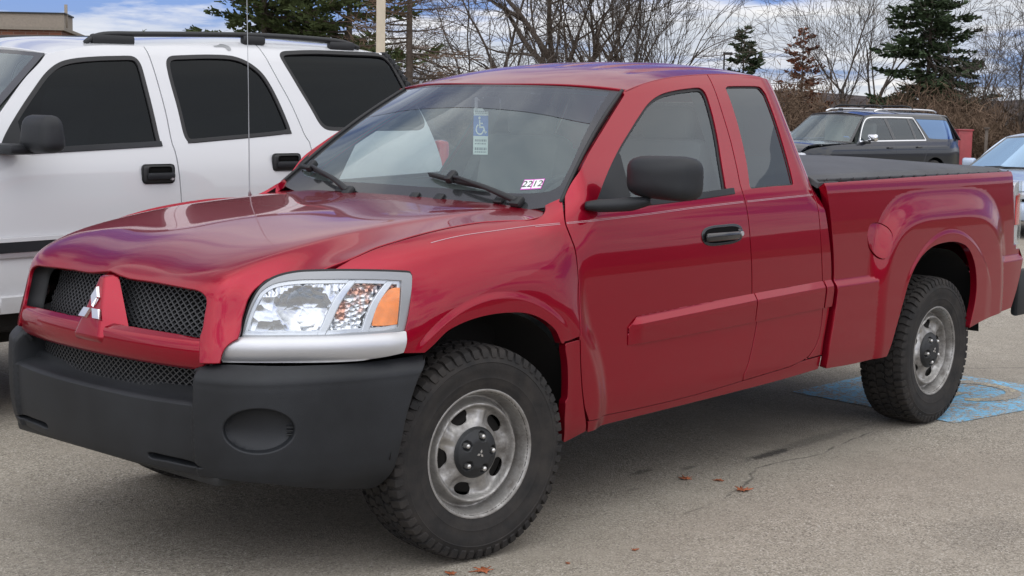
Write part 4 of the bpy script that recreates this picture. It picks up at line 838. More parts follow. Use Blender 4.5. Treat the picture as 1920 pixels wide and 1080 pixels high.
f4(('A',1),('A',-1),('B',-1),('B',1)); f4(('A',1),('A',-1),('C',-1),('C',1)); f4(('B',1),('B',-1),('E',-1),('E',1))
for s in (1,-1): f4(('A',s),('C',s),('D',s),('B',s)); f4(('B',s),('D',s),('E',s))
bmesh.ops.recalc_face_normals(bm,faces=bm.faces[:])
bmesh.ops.bevel(bm,geom=[e for e in bm.edges if len(e.link_faces)==2],offset=.009,segments=4,profile=.5,affect='EDGES')
bobj('badge_mount',bm,M['red'],truck,True,False)
# badge: three chrome diamonds meeting at a point
def diamonds(L,c,thick,nrm_x,m,parent,name='badge',yaw=0):
    bm=bmesh.new()
    for k in range(3):
        a=R_(90+120*k)
        pts=[(0.0,0.0)]+[(L*math.cos(a+d),L*math.sin(a+d)) for d in (-R_(30),)]+[(L*1.732*math.cos(a),L*1.732*math.sin(a))]+[(L*math.cos(a+R_(30)),L*math.sin(a+R_(30)))]
        cx=sum(p[0] for p in pts)/4; cy=sum(p[1] for p in pts)/4
        f=[bm.verts.new((0,-(cx+(p[0]-cx)*.96),cy+(p[1]-cy)*.96)) for p in pts]
        g=[bm.verts.new((-thick,-(cx+(p[0]-cx)*.84),cy+(p[1]-cy)*.84)) for p in pts]
        bm.faces.new(g[::-1])
        for i in range(4): j=(i+1)%4; bm.faces.new((f[i],f[j],g[j],g[i]))
    bmesh.ops.recalc_face_normals(bm,faces=bm.faces[:])
    o=bobj(name,bm,m,parent); o.location=c; o.rotation_euler=nrm_x; return o
diamonds(.0435,(-.9735,0,.872),.010,(0,R_(18.3),0),M['chrome'],truck,'front_emblem')
# ---- grille mesh: lattice bars behind the openings
def lattice(name,surf,poly,ds,dz,wid,dep,m,parent):
    """crossing diagonal bars clipped to poly (s,z)"""
    lo=poly.min(0); hi=poly.max(0); paths=[]
    sl=dz/ds
    for sg in (1,-1):
        c0=lo[1]-sl*(hi[0]-lo[0])-.1; c1=hi[1]+sl*(hi[0]-lo[0])+.1
        for c in np.arange(c0,c1,2*dz):
            xs=np.arange(lo[0],hi[0]+.008,.008)
            zs=c+sg*sl*(xs-(lo[0] if sg>0 else lo[0]))
            if sg<0: zs=c+sl*(hi[0]-lo[0])*0-sl*(xs-lo[0])+sl*(hi[0]-lo[0])
            q=np.stack([xs,zs],1); k=inpoly(q,poly)
            i=0
            while i<len(xs):
                if k[i]:
                    j=i
                    while j+1<len(xs) and k[j+1]: j+=1
                    if j>i: paths.append(q[i:j+1:2] if j-i>3 else q[[i,j]])
                    i=j+1
                else: i+=1
    V=[];F=[];o=0
    for p in paths:
        if len(p)<2: continue
        d=p[-1]-p[0]; d/=np.linalg.norm(d); n=np.array([-d[1],d[0]])*wid/2
        a=surf(p[:,0]+n[0],p[:,1]+n[1]); b=surf(p[:,0]-n[0],p[:,1]-n[1]); bk=np.array([dep,0,0])
        k=len(p); V+=[a,b,b+bk,a+bk]
        for i in range(k-1):
            for u,v in ((0,1),(1,2),(3,0)):
                F.append((o+u*k+i,o+u*k+i+1,o+v*k+i+1,o+v*k+i))
        o+=4*k
    return mesh_np(name,np.vstack(V),F,m,parent,False)
gsurf=lambda y,z:np.stack(np.broadcast_arrays(-.905+.20*np.abs(y)**2+.35*np.abs(y)**4+.05*sm(.80,.97,z),-y,z),-1).astype(float)
up=np.array([(-.50,.79),(.50,.79),(.485,.955),(.30,.985),(0,.99),(-.30,.985),(-.485,.955)])
lattice('upper_grille',gsurf,up,.0135,.0105,.0042,.010,M['mesh'],truck)
lsurf=lambda y,z:np.stack(np.broadcast_arrays(-.925+.20*np.abs(y)**2+.35*np.abs(y)**4,-y,z),-1).astype(float)
lw=np.array([(-.515,.60),(.515,.60),(.515,.75),(-.515,.75)])
lattice('lower_grille',lsurf,lw,.0135,.0105,.0042,.010,M['mesh'],truck)
# frame of the upper opening (black surround set into the hood)
def opening_frame(name,pts,depth,m):
    q=catmull(pts,sp=.02); a=hood(q[:,0],q[:,1]); a=a+np.array([.012,0,0]); b=a+np.array([depth,0,0]); c=b.copy(); c[:,1]*=.955; c[:,2]-=.016
    V=np.vstack([a,b,c]); n=len(q); F=[(i,i+1,n+i+1,n+i) for i in range(n-1)]+[(n+i,n+i+1,2*n+i+1,2*n+i) for i in range(n-1)]
    return mesh_np(name,V,F,m,truck)
fr_=np.vstack([np.array(hg1),hg2[1:-1],[(0,1.4255)]]); fr_=np.vstack([fr_,fr_[-2::-1]*np.array([-1,1])])
opening_frame('grille_surround',fr_,.055,M['plasticd'])
boxobj('grille_backing',(-.62,0,.76),(.12,1.08,.46),M['void'],truck,.01)  # near-black box added behind the grille to darken its openings
boxobj('engine_bay',(-.12,0,.78),(.98,1.20,.55),M['under'],truck,.03)  # dark box added under the hood so the shut lines read dark
# ---- headlights
def lampo(off):
    def f(s,z):
        p=lampw(s,z); h=1e-3
        du=lampw(np.asarray(s)+h,z)-lampw(np.asarray(s)-h,z); dv=lampw(s,np.asarray(z)+h)-lampw(s,np.asarray(z)-h)
        n=np.cross(du,dv); n/=np.linalg.norm(n,axis=-1,keepdims=True)
        c=np.array([0,0,.9])-p; sg=np.sign((n*c).sum(-1,keepdims=True))  # pointing inwards
        o=off(s,z) if callable(off) else off
        return p+n*sg*np.asarray(o)[...,None] if np.ndim(o) else p+n*sg*o
    return f
lo_=loop(A('l_out'),.010); li_=loop(A('l_in'),.010)
bw_=A('l_bowl')
bc=np.array([.815,.918])
def refl_depth(s,z):
    s,z=np.broadcast_arrays(np.asarray(s,float),np.asarray(z,float))
    e=np.hypot((s-bc[0])/.085,(z-bc[1])/.072)
    d=.022+.034*(1-np.clip(e,0,1.0)**2)
    d=d+.012*np.sin((s-.64)*260)*(e>1.05)*(z>.955)*.25
    return d
d1=catmull(A('l_div1'),sp=.012); d2=catmull(A('l_div2'),sp=.012)
am=loop(A('l_amber'),.008)
for sgn in (1,-1):
    F1=np.array([1,sgn,1])
    lam=bpy.data.objects.new('headlight',None); COL.objects.link(lam); lam.parent=truck
    def ss(f): return lambda s,z,f=f: f(s,z)*F1
    ref=(-.3,0,.9)
    panel('bezel',ss(lampo(.001)),[lo_,li_],.010,M['trimgrey'],lam,lip=.02,ref=ref)
    # reflector region left of the second divider, fluted turn bowl between dividers
    li2=inset(li_,.004)
    # split at divider 1: points right of it
    ins=li2
    def side_of(P,d): # signed: s beyond the divider at that height
        o=np.argsort(d[:,1]); return P[:,0]-np.interp(P[:,1],d[o,1],d[o,0])
    a_=ins[side_of(ins,d1)<=0]; 
    def ordered(P,d,left):
        c=side_of(P,d); k=c<=0 if left else c>=0
        n=len(P); st=[i for i in range(n) if k[i] and not k[i-1]][0]
        out=[]; i=st
        while k[i%n] and len(out)<n: out.append(P[i%n]); i+=1
        return np.array(out)
    L1=ordered(ins,d1,True); Rr1=ordered(ins,d1,False)
    dz=d1[np.argsort(d1[:,1])]; dz=dz[(dz[:,1]>ins[:,1].min()+.004)&(dz[:,1]<ins[:,1].max()-.004)]
    def close(P): # join ends through the divider
        a=P[-1]; b=P[0]
        dd=dz if abs(dz[0,1]-a[1])<abs(dz[-1,1]-a[1]) else dz[::-1]
        return np.vstack([P,dd])
    panel('reflector',ss(lampo(refl_depth)),[close(L1)],.010,M['reflector'],lam,lip=0,ref=ref)
    panel('turn_reflector',ss(lampo(.024)),[close(Rr1)],.010,M['reflector2'],lam,lip=0,ref=ref)
    for dd,wd in ((d1,.020),(d2,.020)):
        o=np.array([(wd/2,0)]*len(dd)); k=dd
        po=np.vstack([k-o,(k+o)[::-1]])
        panel('divider',ss(lampo(.007)),[po],.012,M['lampwhite'],lam,lip=.014,ref=ref,r=.004)
    edge=inset(li_,.012)
    panel('inner_rim',ss(lampo(.010)),[li_,edge],.008,M['lampwhite'],lam,lip=.012,ref=ref)
    panel('marker_lens',ss(lampo(.006)),[am],.008,M['amber'],lam,lip=.012,ref=ref)
    panel('lens',ss(lampo(.0035)),[inset(li_,.001)],.02,M['glass_clear'],lam,lip=0,ref=ref)
    panel('lamp_gasket',ss(lampo(.012)),[inset(lo_,-.007)],.02,M['rubber'],lam,lip=.02,ref=ref,off=-.055)
    panel('gasket_edge',ss(lampo(.006)),[inset(lo_,-.008),inset(lo_,-.001)],.008,M['rubber'],lam,lip=.02,ref=ref)
    st=loop(A('silver'),.010)
    def silv(s,z):
        s,z=np.broadcast_arrays(np.asarray(s,float),np.asarray(z,float))
        return lampo(-.018*np.sin(np.clip((z-.752)/.085,0,1)*np.pi)**.7*(1-sm(1.08,1.17,s)*.75)-.004)(s,z)
    panel('headlight_trim',ss(silv),[inset(st,.001)],.008,M['satin'],truck,lip=.025,ref=ref)
# ---- bumper
bt=A('b_top'); bb=A('b_bot')
rec=[(.5205,.724),(.530,.676),(.531,.6125)]
bh=[[(0,.607),(.30,.607),(.531,.6125)],rec[::-1],bt[0],bt[1],[(1.3656,.7443),(1.3608,.738)],np.vstack([bt[2][:-1]]),np.array([(1.2310,.4),(1.222,.345),(1.2015,.312),(1.165,.309)]),
    [(1.165,.309),(1.057,.325),(.90,.352),(.80,.372),(.647,.388)],[(.647,.388),(.515,.388),(.36,.388),(.15,.388),(0,.388)]]
bh[5]=np.array([(1.3608,.7379),(1.311,.6859),(1.2639,.5785),(1.2440,.4914),(1.2310,.40)])
bm_=[np.asarray(s,float) for s in bh]
bmr=[s[::-1]*np.array([-1,1]) for s in bm_[::-1]]
bfull=lambda s,z:(lambda p:np.stack([p[...,0],p[...,1]*np.where(np.asarray(s)<0,-1,1),p[...,2]],-1))(bumper(np.abs(s),z))
bloop=loop(bm_+bmr,.016)
slot=catmull(np.array([(.30,.432),(.40,.438),(.52,.432),(.57,.417),(.52,.408),(.40,.409),(.30,.412)]),closed=True,sp=.012)
slot2=slot*np.array([-1,1])
fog=np.stack([FOGS+.118*np.cos(np.linspace(0,2*np.pi,70,endpoint=False)),FOGZ+.076*np.sin(np.linspace(0,2*np.pi,70,endpoint=False))],1); fog2=(fog*np.array([-1,1]))[::-1]
panel('front_bumper',bfull,[inset(bloop,.001),slot,slot2[::-1],fog,fog2],.014,M['plastic'],truck,lip=.035,ref=(-.3,0,.55),r=.006)
panel('tow_slot',lambda s,z:bfull(s,z)+np.array([.045,0,0]),[inset(slot,-.01)],.03,M['void'],truck,lip=0,ref=(-.3,0,.55))
panel('tow_slot',lambda s,z:bfull(s,z)+np.array([.045,0,0]),[inset(slot2,-.01)],.03,M['void'],truck,lip=0,ref=(-.3,0,.55))
def dish(s,z):
    s,z=np.broadcast_arrays(np.asarray(s,float),np.asarray(z,float)); e=np.hypot((np.abs(s)-FOGS)/.119,(z-FOGZ)/.077)
    e2=np.hypot((np.abs(s)-FOGS-.03)/.119,(z-FOGZ-.004)/.077)
    d=.010*(1-sm(.90,1.0,e))+.050*np.sqrt(np.clip(1-e**2,0,1))*(1-.0*e2)
    p=bfull(s,z); q=p.copy(); q[...,0]+=d*.93; q[...,1]-=np.where(p[...,1]<0,-1,1)*d*.37; return q
panel('fog_light_blank',dish,[fog],.009,M['plastic'],truck,lip=0,ref=(-.3,0,.55)); panel('fog_light_blank',dish,[fog2],.009,M['plastic'],truck,lip=0,ref=(-.3,0,.55))
# step ledge and recess walls around the lower intake
sgr=np.linspace(-.531,.531,60); zz=.607+.0055*(np.abs(sgr)/.531)**2
p0=bfull(sgr,zz); p0=p0+np.array([.001,0,.001])
def inn(p,d,dz,k=.985): q=p.copy(); q[:,0]+=d; q[:,1]*=k; q[:,2]+=dz; return q
rows=[p0,inn(p0,.006,.007,.997),inn(p0,.018,.011,.99),inn(p0,.075,.022,.975),inn(p0,.080,.040,.975),inn(p0,.105,.046,.97)]
V=np.vstack(rows); n=60; F=[(r*n+i,r*n+i+1,(r+1)*n+i+1,(r+1)*n+i) for r in range(5) for i in range(n-1)]
mesh_np('bumper_step',V,F,M['plastic'],truck)
for s in (1,-1):
    rz=np.array(rec); q=catmull(rz,sp=.015); a=bumper(q[:,0],q[:,1])
    b=a.copy(); b[:,0]+=.012; b[:,1]*=.985; c=a.copy(); c[:,0]+=.11; c[:,1]*=.965
    V=np.vstack([a,b,c])*np.array([1,s,1]); n=len(q); F=[(r*n+i,r*n+i+1,(r+1)*n+i+1,(r+1)*n+i) for r in range(2) for i in range(n-1)]
    mesh_np('bumper_recess',V,F,M['plastic'],truck)
    # fog blank grille fins
    bm=bmesh.new()
    fp=bumper(np.array([FOGS+.075]),np.array([FOGZ-.006]))[0]; fp=fp+np.array([.036,.014,0])
    for k in range(3): box(bm,(fp[0]+.004,s*fp[1],fp[2]-.012+k*.012),(.02,.022,.004),.0015,Matrix.Rotation(s*R_(48),3,'Z'))
    bobj('fog_blank_fin',bm,M['plasticd'],truck,True)
# apron under the bumper
boxobj('air_dam',(-.72,0,.385),(.40,1.20,.06),M['plasticd'],truck,.02)
# ---- wheel wells / underbody
for cx,r in ((.03,.47),(3.37,.50)):
    for s in (1,-1):
        th=np.linspace(.06,math.pi-.06,26); a=np.stack([cx+r*np.cos(th),np.full(26,-.875),.39+r*np.sin(th)],1); b=a.copy(); b[:,1]=-.45
        V,F=ribbon(a,b); V2=np.vstack([b,[[cx,-.45,.39]]]); 
        F2=F+[(26+i,26+i+1,52) for i in range(25)]
        V=np.vstack([V,[[cx,-.45,.39]]]); mesh_np('wheel_well',V*np.array([1,s,1]),F2,M['under'],truck)
bm=bmesh.new(); box(bm,(1.7,0,.47),(4.6,.84,.16),.03); box(bm,(1.35,0,.50),(1.62,1.66,.12),.03); box(bm,(2.55,0,.50),(.55,1.60,.14),.03); box(bm,(4.0,0,.58),(.5,1.5,.12),.03)
bobj('chassis',bm,M['under'],truck,True)
tubeobj('axle',[[(3.335,-.75,.375),(3.335,.75,.375)]],[.045],M['under'],truck,10)
# ---- tonneau cover
def ton(x,y): 
    a=np.abs(y)
    z=1.283+.045*(1-(a/.80)**2)*np.sin(np.clip((x-2.2)/2.08,0,1)*np.pi)**.55-.030*sm(.765,.825,a)-.02*sm(4.20,4.27,x)+.0035*np.sin(x*7+y*3)*np.cos(y*6)
    return np.stack(np.broadcast_arrays(x,y,z),-1).astype(float)
tl=loop([[(2.232,-.825),(2.232,.825)],[(2.232,.825),(4.26,.805)],[(4.275,.79),(4.275,-.79)],[(4.26,-.805),(2.232,-.825)]],.04)
panel('tonneau_cover',ton,[tl],.035,M['vinyl'],truck,lip=.028,ref=(3.2,0,.6),r=.006)
bm=bmesh.new()
for s in (1,-1):
    for k in range(17):
        x=2.30+k*.1215; box(bm,(x,-s*(.838-.011*k/17*1.8),1.262),(.016,.008,.011),.003)
bobj('cover_binding',bm,M['vinyl'],truck,True)
boxobj('bed_rail',(3.25,-.80,1.253),(2.0,.05,.02),M['plasticd'],truck,.006)
boxobj('bed_rail',(3.25,.80,1.253),(2.0,.05,.02),M['plasticd'],truck,.006)
# ---- tailgate, tail lamps, rear bumper
boxobj('tailgate',(4.335,0,.985),(.055,1.42,.54),M['red'],truck,.02)
for s in (1,-1):
    def tlm(u,z,s=s):
        u=np.asarray(u,float); q1=np.clip(u/.6,0,1); q2=np.clip((u-.6)/.4,0,1)
        x=4.238+.115*q1+.035*np.sin(q2*1.57); y=.874-.016*q1**2-.09*(1-np.cos(q2*1.57))-.03*np.clip(np.asarray(z)-1.0,0,1)
        return np.stack(np.broadcast_arrays(x,-s*y,z),-1).astype(float)
    def rl_(z0,z1): return loop([[(.0,z0),(1.0,z0)],[(1,z0),(1,z1)],[(1,z1),(.0,z1)],[(0,z1),(0,z0)]],.03)
    tlo=bpy.data.objects.new('tail_lamp',None); COL.objects.link(tlo); tlo.parent=truck
    tp=loop([[(-.0,.865),(1,.865)],[(1,.865),(1,1.20)],[(1,1.20),(.45,1.205),(.12,1.18),(0,1.12)],[(0,1.12),(0,.865)]],.03)
    panel('housing',tlm,[tp],.03,M['lampwhite'],tlo,off=-.012,lip=.03,ref=(4.2,0,1),aspect=(.22,1))
    panel('stop_lens',tlm,[loop([[(.17,.97),(.97,.97)],[(.97,.97),(.97,1.14)],[(.97,1.14),(.22,1.13)],[(.22,1.13),(.17,.97)]],.03)],.03,M['redlens'],tlo,off=-.004,lip=.006,ref=(4.2,0,1),aspect=(.22,1))
    panel('cover_lens',tlm,[tp],.03,M['glass_clear'],tlo,off=.004,lip=.012,ref=(4.2,0,1),aspect=(.22,1))
    boxobj('tail_corner',(4.315,-s*.795,.845),(.07,.11,.03),M['red'],truck,.01)
bm=bmesh.new(); box(bm,(4.47,0,.60),(.16,1.70,.20),.05,seg=3)
bobj('rear_bumper',bm,M['chrome'],truck,True)
bm=bmesh.new(); box(bm,(4.42,-.865,.59),(.20,.05,.26),.02); box(bm,(4.42,.865,.59),(.20,.05,.26),.02); box(bm,(4.46,0,.705),(.14,1.5,.02),.006)
bobj('bumper_end',bm,M['plasticd'],truck,True)
# ---- windshield
wl=loop([[(-1,-.06),(1,-.06)],[(1,-.06),(1,1)],[(1,1),(-1,1)],[(-1,1),(-1,-.06)]],.03)
inn_=loop([[(-.70,.062),(-.35,.083),(0,.090),(.35,.083),(.70,.066),(.80,.060)],[(.80,.060),(.90,.066),(.945,.105)],[(.945,.105),(.953,.26),(.948,.45),(.94,.640)],[(.94,.640),(.601,.718),(.131,.760),(0,.762),(-.131,.76),(-.60,.718),(-.94,.64)],[(-.94,.64),(-.948,.45),(-.953,.26),(-.945,.105)],[(-.945,.105),(-.90,.066),(-.80,.06),(-.70,.062)]],.03)
band=loop([[(-.94,.645),(-.60,.723),(-.131,.765),(0,.767),(.131,.765),(.60,.723),(.94,.645)],[(.94,.645),(.935,.985)],[(.935,.985),(-.935,.985)],[(-.935,.985),(-.94,.645)]],.03)
wref=(1.2,0,.9)
panel('windshield_glass',wshield,[inn_],.05,M['glass_ws'],truck,lip=0,ref=wref,aspect=(.8,.65))
panel('windshield_shade',wshield,[band],.05,M['glass_band'],truck,lip=0,ref=wref,aspect=(.8,.65))
tot=loop([[(-.70,.062),(-.35,.083),(0,.090),(.35,.083),(.70,.066),(.80,.060)],[(.80,.060),(.90,.066),(.945,.105)],[(.945,.105),(.953,.26),(.948,.45),(.94,.645)],[(.94,.645),(.935,.985)],[(.935,.985),(-.935,.985)],[(-.935,.985),(-.94,.645)],[(-.94,.645),(-.948,.45),(-.953,.26),(-.945,.105)],[(-.945,.105),(-.90,.066),(-.80,.06),(-.70,.062)]],.03)
panel('windshield_frit',wshield,[wl,tot],.03,M['frit'],truck,lip=.010,ref=wref,aspect=(.8,.65),off=.001)
for s in (1,-1):
    v=np.linspace(-.05,1.0,30); pth=wshield(np.full(30,.998*1.0),v)+np.array([-.004,0,.004]); tubeobj('windshield_moulding',[pth*np.array([1,s,1])],[.008],M['rubber'],truck,6)
# wipers
def wsp(u,v,h): 
    u=np.atleast_1d(np.asarray(u,float)); v=np.atleast_1d(np.asarray(v,float))
    p=wshield(u,v); n=surf_normals(wshield,np.stack([u,v],1)); n=np.where(n[:,2:3]<0,-n,n); return p+n*(np.asarray(h)[...,None] if np.ndim(h) else h)
for nm,blade,arm in (('near',[(.12,.165),(.30,.125),(.52,.085)],[(.30,.130),(.45,.082),(.60,.035),(.74,-.02)]),('far',[(-.97,.095),(-.80,.11),(-.62,.085)],[(-.80,.115),(-.66,.085),(-.50,.045),(-.36,-.01)])):
    wp=bpy.data.objects.new('wiper',None); COL.objects.link(wp); wp.parent=truck
    b=np.array(blade); q=catmull(b,sp=.02)
    bb_=wsp(q[:,0],q[:,1],.012); tubeobj('rubber_blade',[bb_],[.0055],M['rubber'],wp,6)
    bb_=wsp(q[:,0],q[:,1],.024); tubeobj('blade_carrier',[bb_],[np.interp(np.linspace(0,1,len(bb_)),[0,.12,.5,.88,1],[.004,.009,.011,.009,.004])],M['plasticd'],wp,6)
    a=catmull(np.array(arm),sp=.02); h=np.interp(np.linspace(0,1,len(a)),[0,.15,.5,1],[.038,.050,.046,.022]); tubeobj('arm',[wsp(a[:,0],a[:,1],h)],[np.interp(np.linspace(0,1,len(a)),[0,.4,1],[.006,.009,.014])],M['plasticd'],wp,8)
    hp=wsp([arm[0][0]],[arm[0][1]],.036)[0]; boxobj('blade_clip',hp,(.055,.035,.03),M['plasticd'],wp,.008,Matrix.Rotation(R_(-40),3,'Y'))
    hp=wsp([arm[-1][0]],[arm[-1][1]],.016)[0]; boxobj('pivot_cap',hp,(.05,.05,.03),M['plasticd'],wp,.012,Matrix.Rotation(R_(-40),3,'Y'))
for u in (.10,.26,.62,-.45): 
    p=wsp([u],[.012],.006)[0]; boxobj('washer_nozzle',p,(.035,.045,.012),M['plasticd'],truck,.004,Matrix.Rotation(R_(-40),3,'Y'))
# inspection sticker
stk=bpy.data.objects.new('inspection_sticker',None); COL.objects.link(stk); stk.parent=truck
c0=np.array([.772,.128]); du=np.array([.062,-.0]); 
def quad_on(u0,u1,v0,v1,h,m,name,par):
    l=loop([[(u0,v0),(u1,v0)],[(u1,v0),(u1,v1)],[(u1,v1),(u0,v1)],[(u0,v1),(u0,v0)]],.01)
    return panel(name,wshield,[l],.02,m,par,off=h,lip=0,ref=wref,aspect=(.8,.65))
quad_on(.712,.834,.092,.170,.0016,M['magenta'],'sticker_border',stk)
quad_on(.716,.768,.098,.164,.0022,M['paper'],'sticker_card',stk)
quad_on(.775,.830,.098,.164,.0022,M['paper'],'sticker_card',stk)
def text_mesh(name,txt,size,m,parent,ext=.0005):
    c=bpy.data.curves.new(name,'FONT'); c.body=txt; c.size=size; c.align_x='CENTER'; c.align_y='CENTER'
    o=bpy.data.objects.new(name,c); COL.objects.link(o)
    dg=bpy.context.evaluated_depsgraph_get(); me=bpy.data.meshes.new_from_object(o.evaluated_get(dg)); bpy.data.objects.remove(o)
    return link(name,me,m,parent)
for txt,u in (('22',.742),('12',.803)):
    p=wsp([u],[.131],.0030)[0]; n=wsp([u],[.131],1.0)[0]-wsp([u],[.131],0)[0]
    e=wsp([u+.01],[.131],0)[0]-wsp([u-.01],[.131],0)[0]; e/=np.linalg.norm(e); f=np.cross(n,e)
    t=text_mesh('sticker_number',txt,.046,M['ink'],stk); t.matrix_local=Matrix(((e[0],f[0],n[0],p[0]),(e[1],f[1],n[1],p[1]),(e[2],f[2],n[2],p[2]),(0,0,0,1)))
# ---- driver's door mirror
for s in (1,):
    mr=bpy.data.objects.new('door_mirror',None); COL.objects.link(mr); mr.parent=truck
    nu,nv=48,25; V=[]; F=[]
    for i in range(nv):
        ph=math.pi/2*i/(nv-1)   # 0 = front pole, 90 deg = rim at the glass
        for j in range(nu):
            t=2*math.pi*j/nu; c,sn_=math.cos(t),math.sin(t); k=(abs(c)**4.2+abs(sn_)**4.2)**(-1/4.2)
            rr=math.sin(ph)**.62; xx=-math.cos(ph)**.80
            y=.147*k*c*rr; z=.0805*k*sn_*rr*(1-.07*c*k)
            V.append((xx*.098+.055+.03*(y/.15)**2,y,z+.004*c))
    for i in range(nv-1):
        for j in range(nu): F.append((i*nu+j,i*nu+(j+1)%nu,(i+1)*nu+(j+1)%nu,(i+1)*nu+j))
    o_=len(V); 
    for j in range(nu):
        x,y,z=V[(nv-1)*nu+j]; V.append((x+.012,y*.94,z*.92))
    for j in range(nu): F.append(((nv-1)*nu+j,(nv-1)*nu+(j+1)%nu,o_+(j+1)%nu,o_+j))
    F.append(tuple(o_+j for j in range(nu)))
    mm=Matrix.Translation((.738,-1.042,1.312))@Matrix.Rotation(R_(13),4,'Z')
    V=np.array([tuple(mm@Vector(v)) for v in V])*np.array([1,s,1])
    mo=mesh_np('mirror_housing',V,F,M['plastic'],mr,True); mo.data.set_sharp_from_angle(angle=R_(50))
    q=[(.615,-.845,1.205),(.66,-.90,1.207),(.70,-.95,1.213),(.735,-1.00,1.226)]
    P=catmull(np.array(q),sp=.01)*np.array([1,s,1]); Vv,Ff=tube_np([P],[np.interp(np.linspace(0,1,len(P)),[0,.2,.7,1],[.016,.024,.026,.016])],12)
    cz=np.interp(Vv[:,1],sorted([P[0,1],P[-1,1]]),[P[0,2],P[-1,2]] if P[0,1]<P[-1,1] else [P[-1,2],P[0,2]])
    Vv[:,0]=.70+(Vv[:,0]-.70)*1.55
    mesh_np('mirror_arm',Vv,Ff,M['plastic'],mr)
    boxobj('mirror_glass',(.805,-s*1.027,1.312),(.004,.235,.125),M['chrome'],mr,.001,Matrix.Rotation(s*R_(13),3,'Z'))
# ---- antenna on the far fender
tubeobj('antenna',[[(.268,.74,1.165),(.266,.741,1.19),(.262,.742,1.60),(.255,.744,2.03)]],[[.009,.003,.0016,.0012]],M['trimgrey'],truck,6)
# ---- cabin
boxobj('dashboard',(.72,0,1.085),(.42,1.44,.17),M['dash'],truck,.05)
boxobj('dash_top',(.60,0,1.165),(.36,1.34,.04),M['dash'],truck,.018)
boxobj('cabin_floor',(1.4,0,.62),(1.5,1.6,.06),M['dash'],truck,.02)
for y in (-.40,.40):
    st_=bpy.data.objects.new('front_seat',None); COL.objects.link(st_); st_.parent=truck
    boxobj('cushion',(1.28,y,.86),(.52,.52,.18),M['cloth'],st_,.06)
    boxobj('seat_back',(1.60,y,1.14),(.16,.50,.60),M['cloth'],st_,.06,Matrix.Rotation(R_(12),3,'Y'))
    boxobj('headrest',(1.68,y,1.50),(.09,.26,.15),M['cloth'],st_,.035,Matrix.Rotation(R_(8),3,'Y'))
boxobj('rear_bench',(2.05,0,1.05),(.14,1.40,.62),M['cloth'],truck,.05)
bm=bmesh.new()
V,F=lathe([(.185+.014*math.cos(a),.014*math.sin(a)) for a in np.linspace(0,6.2832,9)],36)
sw=bpy.data.objects.new('steering_wheel',None); COL.objects.link(sw); sw.parent=truck; sw.location=(.98,-.38,1.12); sw.rotation_euler=(0,0,R_(-90)); 
rt=Matrix.Rotation(R_(-90),4,'Z')@Matrix.Rotation(R_(-25),4,'X'); sw.rotation_euler=rt.to_euler()
mesh_np('wheel_rim',V,F,M['plasticd'],sw)
boxobj('wheel_hub',(0,0,0),(.16,.05,.13),M['plasticd'],sw,.03); boxobj('wheel_spoke',(0,0.005,0),(.35,.02,.035),M['plasticd'],sw,.008)
hl2=loop([[(x,w*.97) for x,w in near],[(2.19,.54),(2.19,-.54)],[(x,w*.97) for x,w in far],[(hx(w)+.03,w) for w in np.linspace(-.60,.60,9)]],.06)
panel('headliner',lambda x,w:roof(x,w)-np.array([0,0,.045]),[hl2],.08,M['liner'],truck,lip=0,ref=(1.6,0,2.5))
# inner trim: pillars and door cards (pale inside of the far doors)
def trim_side(s):
    l=loop([[(.62,1.215),(1.58,1.215),(2.15,1.225)],[(2.15,1.225),(2.15,.70)],[(2.15,.70),(.62,.70)],[(.62,.70),(.62,1.215)]],.06)
    panel('door_card',lambda x,z:(side(x,z)+np.array([0,.055,0]))*np.array([1,s,1]),[l],.08,M['dash'],truck,lip=0,ref=(1.4,-3*s,.9))
    b=[(1.615,1.20),(1.70,1.20),(1.80,1.685),(1.66,1.685)]
    bm=bmesh.new(); vs=[]
    for off in (.045,.11):
        vs.append([bm.verts.new(((x),-s*(float(S(x,z))-off),z)) for x,z in b])
    bm.faces.new(vs[0]); bm.faces.new(vs[1][::-1])
    for i in range(4): bm.faces.new((vs[0][i],vs[0][(i+1)%4],vs[1][(i+1)%4],vs[1][i]))
    bmesh.ops.recalc_face_normals(bm,faces=bm.faces[:]); bobj('pillar_trim',bm,M['dash'],truck)
trim_side(1); trim_side(-1)
rv=bpy.data.objects.new('rear_view_mirror',None); COL.objects.link(rv); rv.parent=truck
boxobj('mirror_shell',(.955,.03,1.572),(.03,.21,.062),M['plasticd'],rv,.012,Matrix.Rotation(R_(-18),3,'Z'))
boxobj('mirror_face',(.973,.025,1.572),(.004,.19,.05),M['chrome'],rv,.001,Matrix.Rotation(R_(-18),3,'Z'))
tubeobj('mirror_stem',[[(.94,.03,1.585),(.90,.02,1.605)]],[.008],M['plasticd'],rv,8)
